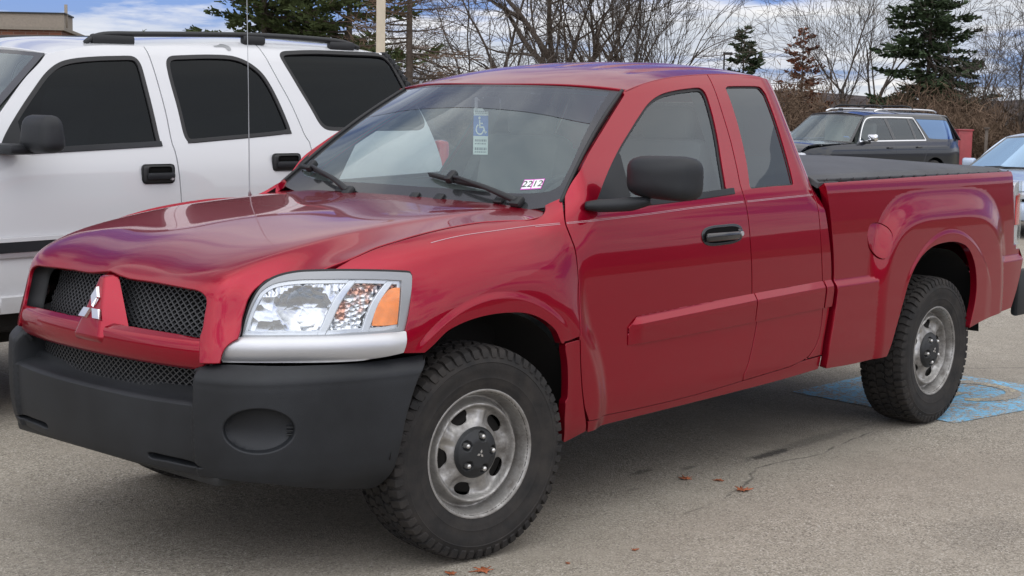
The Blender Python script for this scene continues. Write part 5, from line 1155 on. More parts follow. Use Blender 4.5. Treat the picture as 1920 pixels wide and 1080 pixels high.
# ---- wheels
def make_wheel(name,loc,rz,flip,capang,winang):
    w=bpy.data.objects.new(name,None); COL.objects.link(w); w.parent=truck; w.location=loc; w.rotation_euler=(0,0,rz+(math.pi if flip else 0))
    return w
def rim_depth(r):
    return RIMP(r)
RIMP=pch([.06,.09,.105,.12,.14,.157,.164,.173,.181,.190,.199,.207,.213,.222],[-.030,-.034,-.042,-.052,-.055,-.044,-.026,-.024,-.044,-.060,-.056,-.026,-.006,-.002])
def rimsurf(a,b,win=0):
    a,b=np.broadcast_arrays(np.asarray(a,float),np.asarray(b,float)); r=np.hypot(a,b); th=np.arctan2(b,a)
    d=-.105-RIMP(r)  # outward is -y
    ph=(th-win)/(2*math.pi/5); ph=np.abs(ph-np.round(ph))   # 0 at window centre, .5 at spoke
    spoke=sm(.28,.46,ph)*np.exp(-((r-.132)/.030)**2)
    d=d-.016*spoke+.010*sm(.30,.10,ph)*np.exp(-((r-.132)/.020)**2)
    return np.stack([a,d,b],-1)
def wheel_parts(win):
    out={}
    ths=np.linspace(0,2*math.pi,120,endpoint=False)
    circ=lambda r,n:np.stack([r*np.cos(np.linspace(0,2*math.pi,n,endpoint=False)),r*np.sin(np.linspace(0,2*math.pi,n,endpoint=False))],1)
    holes=[]
    for k in range(5):
        a=win+2*math.pi*k/5; pl=[]
        for r,da in ((.110,-.12),(.115,-.20),(.127,-.25),(.142,-.262),(.151,-.20),(.1545,0),(.151,.20),(.142,.262),(.127,.25),(.115,.20),(.110,.12),(.1085,0)):
            pl.append((r*math.cos(a+da),r*math.sin(a+da)))
        holes.append(catmull(np.array(pl),closed=True,sp=.005))
    return holes,circ
def tyre_mesh():
    R0=.375; prof=[(.214,-.100),(.222,-.1065),(.232,-.1075),(.240,-.1115),(.252,-.1145),(.262,-.1155),(.266,-.1172),(.272,-.1160),(.29,-.1205),(.305,-.1222),(.318,-.1215),(.321,-.1232),(.326,-.1208),(.338,-.117),(.350,-.110),(.358,-.100),(.3635,-.085),(.366,-.05),(.3665,0),(.366,.05),(.3635,.085),(.358,.10),(.345,.113),(.305,.122),(.262,.1155),(.222,.106),(.214,.10)]
    V,F=lathe(prof,96); return V,F
def tread_blocks(seed):
    rnd=random.Random(seed); V=[];F=[]; N=58
    rows=[(-.112,-.074,'s'),(-.068,-.030,'m'),(-.024,.020,'m'),(.026,.068,'m'),(.074,.112,'s')]
    for ri,(y0,y1,t) in enumerate(rows):
        offs=(.0,.37,.1,.55,.25)[ri]
        for k in range(N):
            a0=2*math.pi*(k+offs)/N; w=2*math.pi/N*(.80 if t=='m' else .76)*(.92+.16*rnd.random()); a1=a0+w; sk=(.25 if t=='m' else -.12)*2*math.pi/N*(1 if ri<2 else -1)
            def pt(a,y,r): return (r*math.cos(a),y,r*math.sin(a))
            rr=lambda y:.3755-.010*(abs(y)/.11)**4
            o=len(V)
            ym=(y0+y1)/2
            # zig zag block: 3 stations across
            st=[y0,ym,y1]
            z=[0,sk,0]
            for y,dz in zip(st,z):
                V+= [pt(a0+dz,y,.360 if abs(y)<.10 else .352),pt(a0+dz+.08*w,y,rr(y)),pt(a1+dz-.08*w,y,rr(y)),pt(a1+dz,y,.360 if abs(y)<.10 else .352)]
            for q in range(2):
                b=o+q*4
                for u in range(3): F.append((b+u,b+u+1,b+4+u+1,b+4+u))
            F.append((o,o+1,o+2,o+3)); F.append((o+11,o+10,o+9,o+8))
            if t=='s': # shoulder lug running onto the sidewall
                yo=y0 if y0<0 else y1; sg=-1 if y0<0 else 1
                o=len(V); 
                for y,r,ex in ((yo,rr(yo),0),(sg*.1175,.3535,0),(sg*.1205,.338,.12*w)):
                    V+= [pt(a0+ex,y-sg*.006,r-.012),pt(a0+.06*w+ex,y,r),pt(a1-.06*w-ex,y,r),pt(a1-ex,y-sg*.006,r-.012)]
                for q in range(2):
                    b=o+q*4
                    for u in range(3): F.append((b+u,b+u+1,b+4+u+1,b+4+u))
                F.append((o+11,o+10,o+9,o+8))
    return np.array(V),F
TV,TF=tyre_mesh()
def build_wheel(loc,rz,flip,win,seed):
    w=make_wheel('wheel',loc,rz,flip,0,win)
    BV,BF=tread_blocks(seed)
    o=mesh_np('tyre',np.vstack([TV,BV]),TF+[tuple(i+len(TV) for i in f) for f in BF],M['tyre'],w,True)
    o.data.set_sharp_from_angle(angle=R_(32))
    holes,circ=wheel_parts(win)
    panel('rim',lambda a,b:rimsurf(a,b,win),[circ(.2225,130),circ(.062,40)]+holes,.0065,M['alloy'],w,lip=.014,ref=(0,.2,0),r=.003)
    V,F=lathe([(.226,-.107),(.222,-.1085),(.217,-.105),(.205,-.07),(.195,-.04),(.190,.02),(.190,.10)],72); mesh_np('rim_barrel',V,F,M['alloy'],w)
    V,F=lathe([(.02,-.045),(.145,-.045),(.145,-.03),(.02,-.03)],48); mesh_np('brake_disc',V,F,M['under'],w)
    V,F=lathe([(.001,.0),(.188,.0),(.188,.02)],48); mesh_np('dust_shield',V,F,M['void'],w)
    # hub cap: black plastic with five lug wells
    th0=win+math.pi/5
    def cap(a,b):
        a,b=np.broadcast_arrays(np.asarray(a,float),np.asarray(b,float)); r=np.hypot(a,b)
        d=-.105-.018*(1-sm(.045,.092,r))+.030+.012*sm(.080,.092,r)
        for k in range(5):
            q=th0+2*math.pi*k/5; e=np.hypot(a-.060*math.cos(q),b-.060*math.sin(q)); d=d+.016*(1-sm(.012,.019,e))
        return np.stack([a,d-.012,b],-1)
    panel('hub_cap',cap,[circ(.090,70)],.005,M['plasticd'],w,lip=.02,ref=(0,.2,0))
    for k in range(5):
        q=th0+2*math.pi*k/5; bm=bmesh.new()
        bmesh.ops.create_cone(bm,cap_ends=True,segments=6,radius1=.0105,radius2=.0085,depth=.022,matrix=Matrix.Translation((.060*math.cos(q),-.092,.060*math.sin(q)))@Matrix.Rotation(R_(90),4,'X'))
        bmesh.ops.create_uvsphere(bm,u_segments=10,v_segments=6,radius=.0088,matrix=Matrix.Translation((.060*math.cos(q),-.100,.060*math.sin(q))))
        bobj('lug_nut',bm,M['lug'],w,True)
    e=diamonds(.0095,(0,-.1065,0),.0015,(0,0,0),M['lug'],w,'cap_emblem'); e.rotation_euler=(0,0,R_(90))
    e.matrix_local=Matrix.Translation((0,-.1065,0))@Matrix.Rotation(R_(18),4,'Y')@Matrix.Rotation(R_(90),4,'Z')
    return w
build_wheel((-.01,-.785,.375),-.153,False,R_(40),1)
build_wheel((3.335,-.785,.375),0,False,R_(82),2)
build_wheel((-.01,.785,.375),-.153,True,R_(20),3)
build_wheel((3.335,.785,.375),0,True,R_(60),4)
# ================================================================== parking placard hanging from the cabin mirror
def isa_shapes():
    """wheelchair figure in a unit square (x right, y up): list of polygons"""
    P=[]
    def disc(c,r,n=20): return [(c[0]+r*math.cos(2*math.pi*k/n),c[1]+r*math.sin(2*math.pi*k/n)) for k in range(n)]
    def bar_(a,b,w):
        d=np.array(b)-np.array(a); d=d/np.linalg.norm(d); n=np.array([-d[1],d[0]])*w/2
        return [tuple(np.array(a)+n),tuple(np.array(a)-n),tuple(np.array(b)-n),tuple(np.array(b)+n)]
    P.append(disc((.40,.90),.075))
    P.append(bar_((.41,.80),(.44,.40),.085)); P.append(bar_((.40,.43),(.70,.43),.085)); P.append(bar_((.42,.62),(.64,.62),.07)); P.append(bar_((.68,.45),(.82,.14),.085)); P.append(bar_((.80,.14),(.92,.19),.075))
    n=26; a0,a1=R_(118),R_(352)
    for k in range(n):
        t0=a0+(a1-a0)*k/n; t1=a0+(a1-a0)*(k+1)/n; c=(.44,.32); ro,ri=.295,.215
        P.append([(c[0]+ri*math.cos(t0),c[1]+ri*math.sin(t0)),(c[0]+ri*math.cos(t1),c[1]+ri*math.sin(t1)),(c[0]+ro*math.cos(t1),c[1]+ro*math.sin(t1)),(c[0]+ro*math.cos(t0),c[1]+ro*math.sin(t0))])
    return P
def poly_mesh(name,polys,m,parent,fn):
    V=[];F=[]
    for p in polys:
        o=len(V); V+= [fn(*q) for q in p]; F.append(tuple(range(o,o+len(p))))
    return mesh_np(name,V,F,m,parent,False)
pl=empty('parking_placard',(.935,.035,1.565),'blue and white wheelchair parking tag hanging from the cabin mirror of the red pickup','parking tag',rz=R_(-52)); pl.scale=(.82,1,.95)
bm=bmesh.new(); box(bm,(0,0,-.115),(.076,.0015,.205),.0004); box(bm,(-.026,0,.0),(.016,.0015,.05),.0004); box(bm,(.026,0,0),(.016,.0015,.05),.0004); box(bm,(0,0,.028),(.068,.0015,.014),.0004)
bobj('card',bm,M['paper'],pl)
fnp=lambda x,z,d=-.0012:(x,d,z)
poly_mesh('blue_panel',[[(-.038,-.045),(-.038,-.135),(.038,-.135),(.038,-.045)]],M['blue_print'],pl,fnp)
poly_mesh('wheelchair_symbol',[[(-.037+q[0]*.074,-.133+q[1]*.086) for q in p] for p in isa_shapes()],M['paper'],pl,lambda x,z:(x,-.0018,z))
rn=random.Random(5); lines=[]
for z,h in ((-.024,.006),(-.033,.004),(-.150,.010),(-.166,.006),(-.186,.012),(-.203,.006)):
    x=-.030
    while x<.028:
        w_=rn.uniform(.003,.009); lines.append([(x,z),(x+w_,z),(x+w_,z-h),(x,z-h)]); x+=w_+.0022
poly_mesh('fine_print',lines,M['greyink'],pl,fnp)

# ================================================================== WHITE SUV in the next bay
suv=empty('suv',(.9,3.15,0),'white suv with dark tinted windows and black roof rails parked beyond the red pickup','suv')
SX0=np.array([.9,3.15,0.])
SVY=2.15
SZ=pch([.30,.45,.6,.9,1.1,1.22,1.30,1.4,1.6,1.75,1.82,1.86,1.90],[.10,.05,.012,0,.010,.026,.05,.09,.178,.252,.295,.335,.40])
def svs(x,z,s=1):
    w=.98-.0-SZ(np.asarray(z,float))+.02
    x_=np.asarray(x,float)
    w=w-.10*sm(-.95,-1.5,x_)**1.5-.06*sm(2.75,3.12,x_)**2
    return np.stack(np.broadcast_arrays(x_-SX0[0],-s*w,z),-1).astype(float)
def sv2(s): return lambda x,z:svs(x,z,s)
ze=pch([-.3,.30,.60,.93,1.30,1.72,2.2,2.55,2.72],[1.735,1.775,1.828,1.8426,1.866,1.8915,1.893,1.878,1.852])
def scut(a,b): xs=np.linspace(a,b,max(3,int(abs(b-a)/.06))); return np.array([(x,float(ze(x))) for x in xs])
vs1=np.vstack([A('v_seam1')[1:],[(.943,.9),(.945,.7),(.945,.56)]]); vs1=np.vstack([[(.930,float(ze(.93)))],vs1])
vs2=np.vstack([[(1.7175,float(ze(1.7175)))],A('v_seam2')[1:],[(1.856,1.1),(1.853,.92)]])
vap=np.array([(-.30,1.235),(-.12,1.385),(-.0029,1.4924),(.0813,1.5727),(.184,1.6655),(.2905,1.7462),(.325,1.778)])
vw1=rounded(loop(A('v_win1'),.012)); vw2=rounded(loop(A('v_win2'),.012),6)
w3=A('v_win3'); w3[3]=np.array([(2.7326,1.6744),(2.81,1.47),(2.80,1.43)]); w3[4]=np.array([(2.74,1.412),(2.108,1.4078),(2.0118,1.4113)])
vw3=rounded(loop(w3,.012),6)
def arc(cx,cz,r,a0,a1,n=16): return np.array([(cx+r*math.cos(R_(a)),cz+r*math.sin(R_(a))) for a in np.linspace(a0,a1,n)])
spv=.05; ref=(0,0,.8)
def both(name,loops,m,**kw):
    for s in (1,-1): panel(name,sv2(s),loops,kw.pop('sp',spv) if False else kw.get('sp',spv),m,suv,ref=ref,**{k:v for k,v in kw.items() if k!='sp'})
fdv=loop([[(-.15,1.02),(-.15,1.20),(-.24,1.285)],vap[1:] if False else np.array([(-.24,1.285)]+vap[1:].tolist()),scut(.335,.93),vs1,[(.945,.56),(-.12,.56)],[(-.12,.56),(-.15,1.02)]],.03)
both('front_door',[inset(fdv,.0048),vw1],M['white'],lip=.02,sp=.035)
rdv=loop([vs1[::-1],scut(.93,1.7175),vs2,[(1.853,.92),(1.83,.80),(1.77,.68),(1.74,.56)],[(1.74,.56),(.945,.56)]],.03)
both('rear_door',[inset(rdv,.0048),vw2],M['white'],lip=.02,sp=.035)
qv=loop([[(1.74,.56),(1.77,.68),(1.83,.80),(1.853,.92)],vs2[::-1],scut(1.7175,2.66),[(2.67,1.866),(2.735,1.69),(2.83,1.47),(2.87,1.30),(2.90,1.05),(2.90,.62)],[(2.90,.62),(2.82,.55)],arc(2.38,.40,.46,18,176)],.03)
both('quarter_panel',[inset(qv,.0048),vw3],M['white'],lip=.02,sp=.035)
ff=loop([[(-.15,1.02),(-.15,1.20),(-.24,1.285)],[(-.24,1.285),(-.34,1.22)],[(-.34,1.22),(-.8,1.17),(-1.2,1.10),(-1.42,1.04)],[(-1.42,1.04),(-1.47,.62)],[(-1.47,.62),(-1.05,.56)],arc(-.57,.40,.46,160,4)[0:],[(-.12,.56),(-.15,1.02)]],.03)
both('front_fender',[inset(ff,.003)],M['white'],lip=.03,sp=.05)
ishv=loop([[(-.10,.45),(-.12,1.20)],[(-.12,1.20),(0,1.46),(.30,1.72)],scut(.34,2.6)-np.array([0,.03]),[(2.62,1.8),(2.80,1.4),(2.85,.9)],[(2.85,.9),(2.0,.86),(1.85,.5)]],.05)
for s in (1,-1): panel('gap_backing',lambda x,z,s=s:svs(x,z,s)*np.array([1,.972,1]),[ishv,inset(vw1,-.02),inset(vw2,-.02),inset(vw3,-.02)],.08,M['under'],suv,lip=0,ref=ref)  # dark backing added so the door gaps read dark
for nm,wl_ in (('front_window',vw1),('rear_door_window',vw2),('cargo_window',vw3)):
    both('window_seal',[inset(wl_,-.004),inset(wl_,.016)],M['rubber'],lip=.012,sp=.02,off=.001)
    both(nm,[inset(wl_,.006)],M['glass_dark'],lip=0,sp=.06,off=-.008)
# belt strips, mirror patch
def strip_on(name,pts,h,m,off,sp=.03,lip=.01):
    p=catmull(np.array(pts),sp=sp); n=np.gradient(p,axis=0); n/=np.linalg.norm(n,axis=1,keepdims=True); n=np.stack([-n[:,1],n[:,0]],1)
    l=np.vstack([p+n*h/2,(p-n*h/2)[::-1]])
    both(name,[l],m,lip=lip,sp=sp,off=off)
strip_on('belt_strip',[(.10,1.306),(.60,1.326),(.862,1.338)],.024,M['plastic'],.006)
strip_on('belt_strip',[(1.03,1.348),(1.74,1.397)],.016,M['rubber'],.005)
strip_on('body_moulding',[(-.12,.893),(.4,.897),(.92,.902)],.018,M['white'],.022,lip=.02)
strip_on('body_moulding',[(-.12,.860),(.4,.864),(.92,.868)],.052,M['plastic'],.020,lip=.02)
strip_on('chrome_strip',[(-.10,.820),(.4,.824),(.92,.828)],.022,M['satin'],.016,lip=.014)
strip_on('body_moulding',[(.955,.868),(1.4,.872),(1.84,.878)],.052,M['plastic'],.020,lip=.02)
strip_on('rocker_step',[(-.10,.590),(.8,.590),(1.7,.590)],.075,M['white'],.03,lip=.05)
both('paint_chip',[loop([A('v_chip')],.012)],M['trimgrey'],lip=0,sp=.02,off=.0015)
for s in (1,-1):
    for hx_,hz in ((.806,1.187),(1.655,1.233)):
        p=svs(hx_,hz,s); bm=bmesh.new(); box(bm,(p[0],p[1]-s*.006,p[2]),(.195,.03,.100),.022,seg=3); bobj('handle_bezel',bm,M['plasticd'],suv,True)
        bm=bmesh.new(); box(bm,(p[0],p[1]-s*.0215,p[2]+.018),(.135,.006,.040),.012); bobj('handle_shade',bm,M['void'],suv,True)  # raised dark block stands for the shade of a recess
        bm=bmesh.new(); box(bm,(p[0]+.005,p[1]-s*.026,p[2]-.010),(.165,.022,.034),.010); bobj('door_handle',bm,M['plastic'],suv,True)
    p=svs(.875,1.163,s); bm=bmesh.new(); bmesh.ops.create_cone(bm,cap_ends=True,segments=16,radius1=.009,radius2=.009,depth=.012,matrix=Matrix.Translation((p[0],p[1]-s*.026,p[2]))@Matrix.Rotation(R_(90),4,'X')); bobj('door_lock',bm,M['satin'],suv,True)
    # mirror
    mr=bpy.data.objects.new('door_mirror',None); COL.objects.link(mr); mr.parent=suv
    bm=bmesh.new(); box(bm,(0,0,0),(.13,.235,.175),.05,seg=4)
    for v in bm.verts: v.co.y*=1-.12*(v.co.z/.11); v.co.x*=1-.15*(v.co.z/.11)
    bmesh.ops.transform(bm,matrix=Matrix.Translation((.045-SX0[0],-s*1.16,1.395)),verts=bm.verts); bobj('mirror_housing',bm,M['plastic'],mr,True)
    boxobj('mirror_arm',(-.03-SX0[0],-s*1.03,1.322),(.13,.18,.05),M['plastic'],mr,.02)
    sa=loop([[(-.036,1.305),(-.036,1.335),(.07,1.465)],[(.075,1.455),(.075,1.303)],[(.075,1.303),(-.03,1.300)]],.015)
    panel('mirror_sail',sv2(s),[sa],.02,M['plastic'],mr,off=.004,lip=.01,ref=ref)
    # roof rail
    xr=np.array([.62,.66,.72,.80,.9,1.3,1.75,2.2,2.36,2.44,2.50]); zr=np.array([1.845,1.872,1.890,1.898,1.902,1.919,1.934,1.932,1.925,1.912,1.893])
    yr=-s*(.625+0*xr); P=np.stack([xr-SX0[0],yr,zr],1); P=catmull(P,sp=.03)
    Vv,Ff=tube_np([P],[np.full(len(P),.015)],8); mesh_np('roof_rail',Vv,Ff,M['plasticd'],suv)
    for xf,l_,zf in ((.78,.26,1.868),(1.70,.16,1.905),(2.36,.20,1.900)):
        boxobj('rail_foot',(xf-SX0[0],-s*.627,zf),(l_,.040,.052),M['plasticd'],suv,.015)
# roof, windshield, hood, tail
def svroof(x,w):
    x,w=np.broadcast_arrays(np.asarray(x,float),np.asarray(w,float)); xx=x+SX0[0]
    we=1.0-SZ(ze(xx)); z=ze(xx)+.055*(1-(np.abs(w)/we)**2.4)
    return np.stack([x,-w,z],-1)
xs=np.linspace(.335,2.66,26)-SX0[0]; we=lambda x:float(1.0-SZ(ze(x+SX0[0])))
rl=loop([[(.335-SX0[0]-.06*(1-(w/.69)**2),w) for w in np.linspace(-we(-.565),we(-.565),9)],[(x,we(x)) for x in xs],[(2.66-SX0[0]+.05*(1-(w/.66)**2),w) for w in np.linspace(we(xs[-1]),-we(xs[-1]),9)],[(x,-we(x)) for x in xs[::-1]]],.05)
panel('roof',svroof,[inset(rl,.002)],.06,M['white'],suv,lip=.03,ref=(0,0,1.2),r=.006)
def svws(u,v):
    u,v=np.broadcast_arrays(np.asarray(u,float),np.asarray(v,float)); k=1-np.abs(u)**2
    x=-.26+.60*v-.12*k*(1-.5*v)-SX0[0]; z=1.27+.515*v+.03*k*v
    y=-u*(.895*(1-v)+.705*v)
    return np.stack([x,y,z],-1)
rectl=lambda a,b,c,d,sp=.05:loop([[(a,c),(b,c)],[(b,c),(b,d)],[(b,d),(a,d)],[(a,d),(a,c)]],sp)
panel('windshield_frit',svws,[rectl(-1,1,0,1),rectl(-.93,.93,.06,.955)],.05,M['frit'],suv,lip=.01,ref=(0,0,1),aspect=(.8,.7))
panel('windshield_glass',svws,[rectl(-.93,.93,.06,.955)],.08,M['glass_ws'],suv,lip=0,ref=(0,0,1),aspect=(.8,.7))
stt=rectl(.70,.755,.74,.765,.02); panel('toll_tag',svws,[stt],.02,M['paper'],suv,off=-.004,lip=0,ref=(0,0,1),aspect=(.8,.7))
def svhood(x,w):
    x,w=np.broadcast_arrays(np.asarray(x,float),np.asarray(w,float)); xx=x+SX0[0]
    z=1.225-.10*sm(-.3,-1.45,xx)-.05*sm(-1.1,-1.5,xx)-.10*(np.abs(w)/.95)**4+.03
    return np.stack([x,-w,z],-1)
panel('hood',svhood,[loop([[(-1.46-SX0[0],-.84),(-1.52-SX0[0],0),(-1.46-SX0[0],.84)],[(-1.46-SX0[0],.84),(-.30-SX0[0],.93)],[(-.30-SX0[0],.93),(-.38-SX0[0],0),(-.30-SX0[0],-.93)],[(-.30-SX0[0],-.93),(-1.46-SX0[0],-.84)]],.05)],.07,M['white'],suv,lip=.03,ref=(0,0,.5))
boxobj('front_grille',(-1.50-SX0[0],0,.88),(.06,1.10,.30),M['mesh'],suv,.02); boxobj('grille_bar',(-1.535-SX0[0],0,.88),(.03,1.14,.05),M['chrome'],suv,.01)
for s in (1,-1): boxobj('headlight',(-1.46-SX0[0],-s*.72,.90),(.12,.36,.20),M['lampwhite'],suv,.03); boxobj('tail_lamp',(2.93-SX0[0],-s*.90,1.12),(.10,.10,.46),M['redlens'],suv,.03)
boxobj('front_bumper',(-1.50-SX0[0],0,.58),(.20,1.78,.26),M['white'],suv,.06); boxobj('rear_bumper',(2.98-SX0[0],0,.60),(.20,1.86,.24),M['white'],suv,.06)
def svback(y,z): 
    y,z=np.broadcast_arrays(np.asarray(y,float),np.asarray(z,float)); x=2.90-SX0[0]+.04*(1-(y/.95)**2)-.245*sm(1.30,1.90,z)-.02; return np.stack([x,y,z],-1)
tg=loop([[(-.90,.70),(.90,.70)],[(.90,.70),(.90,1.30),(.78,1.62),(.66,1.87)],[(.66,1.87),(0,1.90),(-.66,1.87)],[(-.66,1.87),(-.78,1.62),(-.90,1.30),(-.90,.70)]],.05)
tw=loop([[(-.72,1.38),(.72,1.38)],[(.72,1.38),(.60,1.78)],[(.60,1.78),(-.60,1.78)],[(-.60,1.78),(-.72,1.38)]],.05)
panel('tailgate',svback,[tg,tw],.07,M['white'],suv,lip=.02,ref=(0,0,1)); panel('rear_window',svback,[inset(tw,-.003)],.1,M['glass_dark'],suv,off=-.005,lip=0,ref=(0,0,1))
# ribbed air deflector along the rear pillar
bm=bmesh.new()
Z0=np.linspace(1.86,1.40,15)
for s in (1,-1):
    for k,z in enumerate(Z0):
        x=2.70+.19*(1.86-z)/.46-SX0[0]
        box(bm,(x,-s*(1.0-float(SZ(z))-.015),z),(.055,.05,.014),.004,Matrix.Rotation(R_(25),3,'Y'))
    for a,b in zip(Z0[:-1],Z0[1:]):
        z=(a+b)/2; x=2.685+.19*(1.86-z)/.46-SX0[0]; box(bm,(x,-s*(1.0-float(SZ(z))-.02),z),(.03,.05,.04),.002)
bobj('pillar_deflector',bm,M['plasticd'],suv,True)
for cx in (-.57,2.38):
    for s in (1,-1):
        th=np.linspace(.0,math.pi,20); a=np.stack([cx+.46*np.cos(th)-SX0[0],np.full(20,-.95),.40+.46*np.sin(th)],1); b=a.copy(); b[:,1]=-.5
        V,F=ribbon(a,b); V=np.vstack([V,[[cx-SX0[0],-.5,.4]]]); mesh_np('wheel_well',V*np.array([1,s,1]),F+[(20+i,21+i,40) for i in range(19)],M['under'],suv)
        wv=bpy.data.objects.new('wheel',None); COL.objects.link(wv); wv.parent=suv; wv.location=(cx-SX0[0],-s*.84,.385); wv.rotation_euler=(0,0,0 if s>0 else math.pi)
        V,F=lathe([(.21,-.10),(.24,-.112),(.30,-.122),(.345,-.115),(.372,-.095),(.382,-.05),(.384,0),(.382,.05),(.372,.095),(.345,.115),(.24,.112),(.21,.10)],64); mesh_np('tyre',V,F,M['tyre'],wv)
        V,F=lathe([(.002,-.075),(.06,-.08),(.065,-.06),(.15,-.07),(.185,-.05),(.20,-.085),(.215,-.103),(.222,-.10)],48); mesh_np('rim',V,F,M['alloy'],wv)
bm=bmesh.new(); box(bm,(.9-SX0[0],0,.46),(4.1,1.5,.20),.04); box(bm,(.75-SX0[0],0,.50),(1.9,1.86,.12),.03); box(bm,(-.9-SX0[0],0,.75),(1.0,1.3,.5),.05)
bobj('chassis',bm,M['under'],suv,True)
boxobj('dashboard',(-.1-SX0[0],0,1.18),(.4,1.6,.16),M['dash'],suv,.05)
for y in (-.42,.42):
    boxobj('seat_back',(.65-SX0[0],y,1.25),(.16,.52,.75),M['cloth'],suv,.06,Matrix.Rotation(R_(10),3,'Y'))
boxobj('rear_bench',(1.6-SX0[0],0,1.15),(.16,1.4,.7),M['cloth'],suv,.06,Matrix.Rotation(R_(10),3,'Y'))
boxobj('cabin_floor',(1.2-SX0[0],0,.72),(3.0,1.7,.06),M['dash'],suv,.02)
# ================================================================== generic smaller vehicle shell (local: x rearwards, y<0 near side, z up)
def car_shell(root,P,paint,glass):
    """P: dict with side profile numbers"""
    SW=pch(P['zz'],P['ww'])
    hw=P['hw']
    def sd(x,z,s=1):
        x,z=np.broadcast_arrays(np.asarray(x,float),np.asarray(z,float))
        w=hw-SW(z)-P.get('nose',.16)*sm(P['x0']+.9,P['x0'],x)**1.6-P.get('tail',.10)*sm(P['x1']-.7,P['x1'],x)**2
        return np.stack([x,-s*w,z],-1)
    ref=((P['x0']+P['x1'])/2,0,.8)
    for s in (1,-1):
        f=lambda x,z,s=s:sd(x,z,s)
        for nm,l,hs_ in P['panels']: panel(nm,f,[inset(loop(l,.05),.004)]+[loop(h,.04) for h in hs_],.06,paint,root,lip=.03,ref=ref,r=.004)
        for nm,l,m_ in P['windows']: panel(nm,f,[loop(l,.04)],.08,m_,root,lip=0,ref=ref,off=-.006)
        for l,wd in P.get('chrome',[]):
            p=catmull(np.array(l),sp=.04); n=np.gradient(p,axis=0); n/=np.linalg.norm(n,axis=1,keepdims=True); n=np.stack([-n[:,1],n[:,0]],1)
            panel('window_trim',f,[np.vstack([p+n*wd/2,(p-n*wd/2)[::-1]])],.03,M['chrome'],root,lip=.01,ref=ref,off=.006)
        for (x,z) in P['handles']:
            p=sd(x,z,s); boxobj('door_handle',(p[0],p[1]-s*.02,p[2]),(.19,.03,.035),P.get('hmat',M['chrome']),root,.01)
        for cx in P['axles']:
            wv=bpy.data.objects.new('wheel',None); COL.objects.link(wv); wv.parent=root; wv.location=(cx,-s*(hw-.12),P['wr']); wv.rotation_euler=(0,0,0 if s>0 else math.pi)
            k=P['wr']/.384
            V,F=lathe([(.21*k,-.10),(.24*k,-.112),(.30*k,-.115),(.345*k,-.108),(.372*k,-.09),(.384*k,0),(.372*k,.09),(.345*k,.108),(.21*k,.10)],40); mesh_np('tyre',V,F,M['tyre'],wv)
            V,F=lathe([(.002,-.075),(.06,-.08),(.065,-.06),(.15*k,-.07),(.20*k,-.085),(.215*k,-.103),(.222*k,-.10)],32); mesh_np('rim',V,F,M['alloy'],wv)
    # roof
    rx=np.array(P['roof']); fz=pch(rx[:,0],rx[:,1])
    def rf(x,w):
        x,w=np.broadcast_arrays(np.asarray(x,float),np.asarray(w,float)); z0=fz(x); we_=hw-SW(z0); return np.stack([x,-w,z0+P['crown']*(1-(np.abs(w)/we_)**2.3)],-1)
    xs=np.linspace(rx[0,0],rx[-1,0],16); we_=lambda x:float(hw-SW(fz(x)))
    panel('roof',rf,[loop([[(xs[0],-we_(xs[0])),(xs[0]-P.get('rb',.07),0),(xs[0],we_(xs[0]))],[(x,we_(x)) for x in xs],[(xs[-1],we_(xs[-1])),(xs[-1]+.05,0),(xs[-1],-we_(xs[-1]))],[(x,-we_(x)) for x in xs[::-1]]],.06)],.09,paint,root,lip=.03,ref=(ref[0],0,.5),r=.006)
    for key,nm in (('ws','windshield'),('rw','rear_window')):
        (xb,zb),(xt,zt),bow=P[key]; wb=hw-float(SW(zb))-.02; wt=hw-float(SW(zt))-.02
        def g(u,v,xb=xb,zb=zb,xt=xt,zt=zt,bow=bow,wb=wb,wt=wt):
            u,v=np.broadcast_arrays(np.asarray(u,float),np.asarray(v,float)); k=1-u**2
            return np.stack([xb+(xt-xb)*v+bow*k*(1-.5*v),-u*(wb*(1-v)+wt*v),zb+(zt-zb)*v+.04*k*v],-1)
        panel(nm+'_frit',g,[rectl(-1,1,0,1),rectl(-.94,.94,.05,.95)],.06,M['frit'],root,lip=.012,ref=ref,aspect=(.7,.6))
        panel(nm+'_glass',g,[rectl(-.94,.94,.05,.95)],.1,P.get(key+'m',M['glass_ws']),root,lip=0,ref=ref,aspect=(.7,.6))
    hx_=np.array(P['hood']); hz=pch(hx_[:,0],hx_[:,1])
    def hd_(x,w):
        x,w=np.broadcast_arrays(np.asarray(x,float),np.asarray(w,float)); return np.stack([x,-w,hz(x)+.06*(1-(np.abs(w)/hw)**2.6)-.03],-1)
    a,b=hx_[0,0],hx_[-1,0]; wa=hw-.24; wb=hw-.09
    panel('hood',hd_,[loop([[(a+.06,-wa),(a,0),(a+.06,wa)],[(a+.06,wa),(b,wb)],[(b,wb),(b-.10,0),(b,-wb)],[(b,-wb),(a+.06,-wa)]],.06)],.08,paint,root,lip=.04,ref=(ref[0],0,.3),r=.006)
    bm=bmesh.new(); box(bm,((P['x0']+P['x1'])/2,0,.42),(P['x1']-P['x0']-.5,2*hw-.5,.24),.05); box(bm,((P['axles'][0]+P['axles'][1])/2,0,.5),(P['axles'][1]-P['axles'][0]-1.0,2*hw-.14,.25),.04); bobj('chassis',bm,M['under'],root,True)
    return sd
# ------------------------------------------------------------------ dark suv in the far row
dk=empty('suv',(25.87,12.18,-.27),'dark suv with chrome window trim and roof rack crossbars in the far row','suv',rz=R_(-7.5))
dk.name='suv'
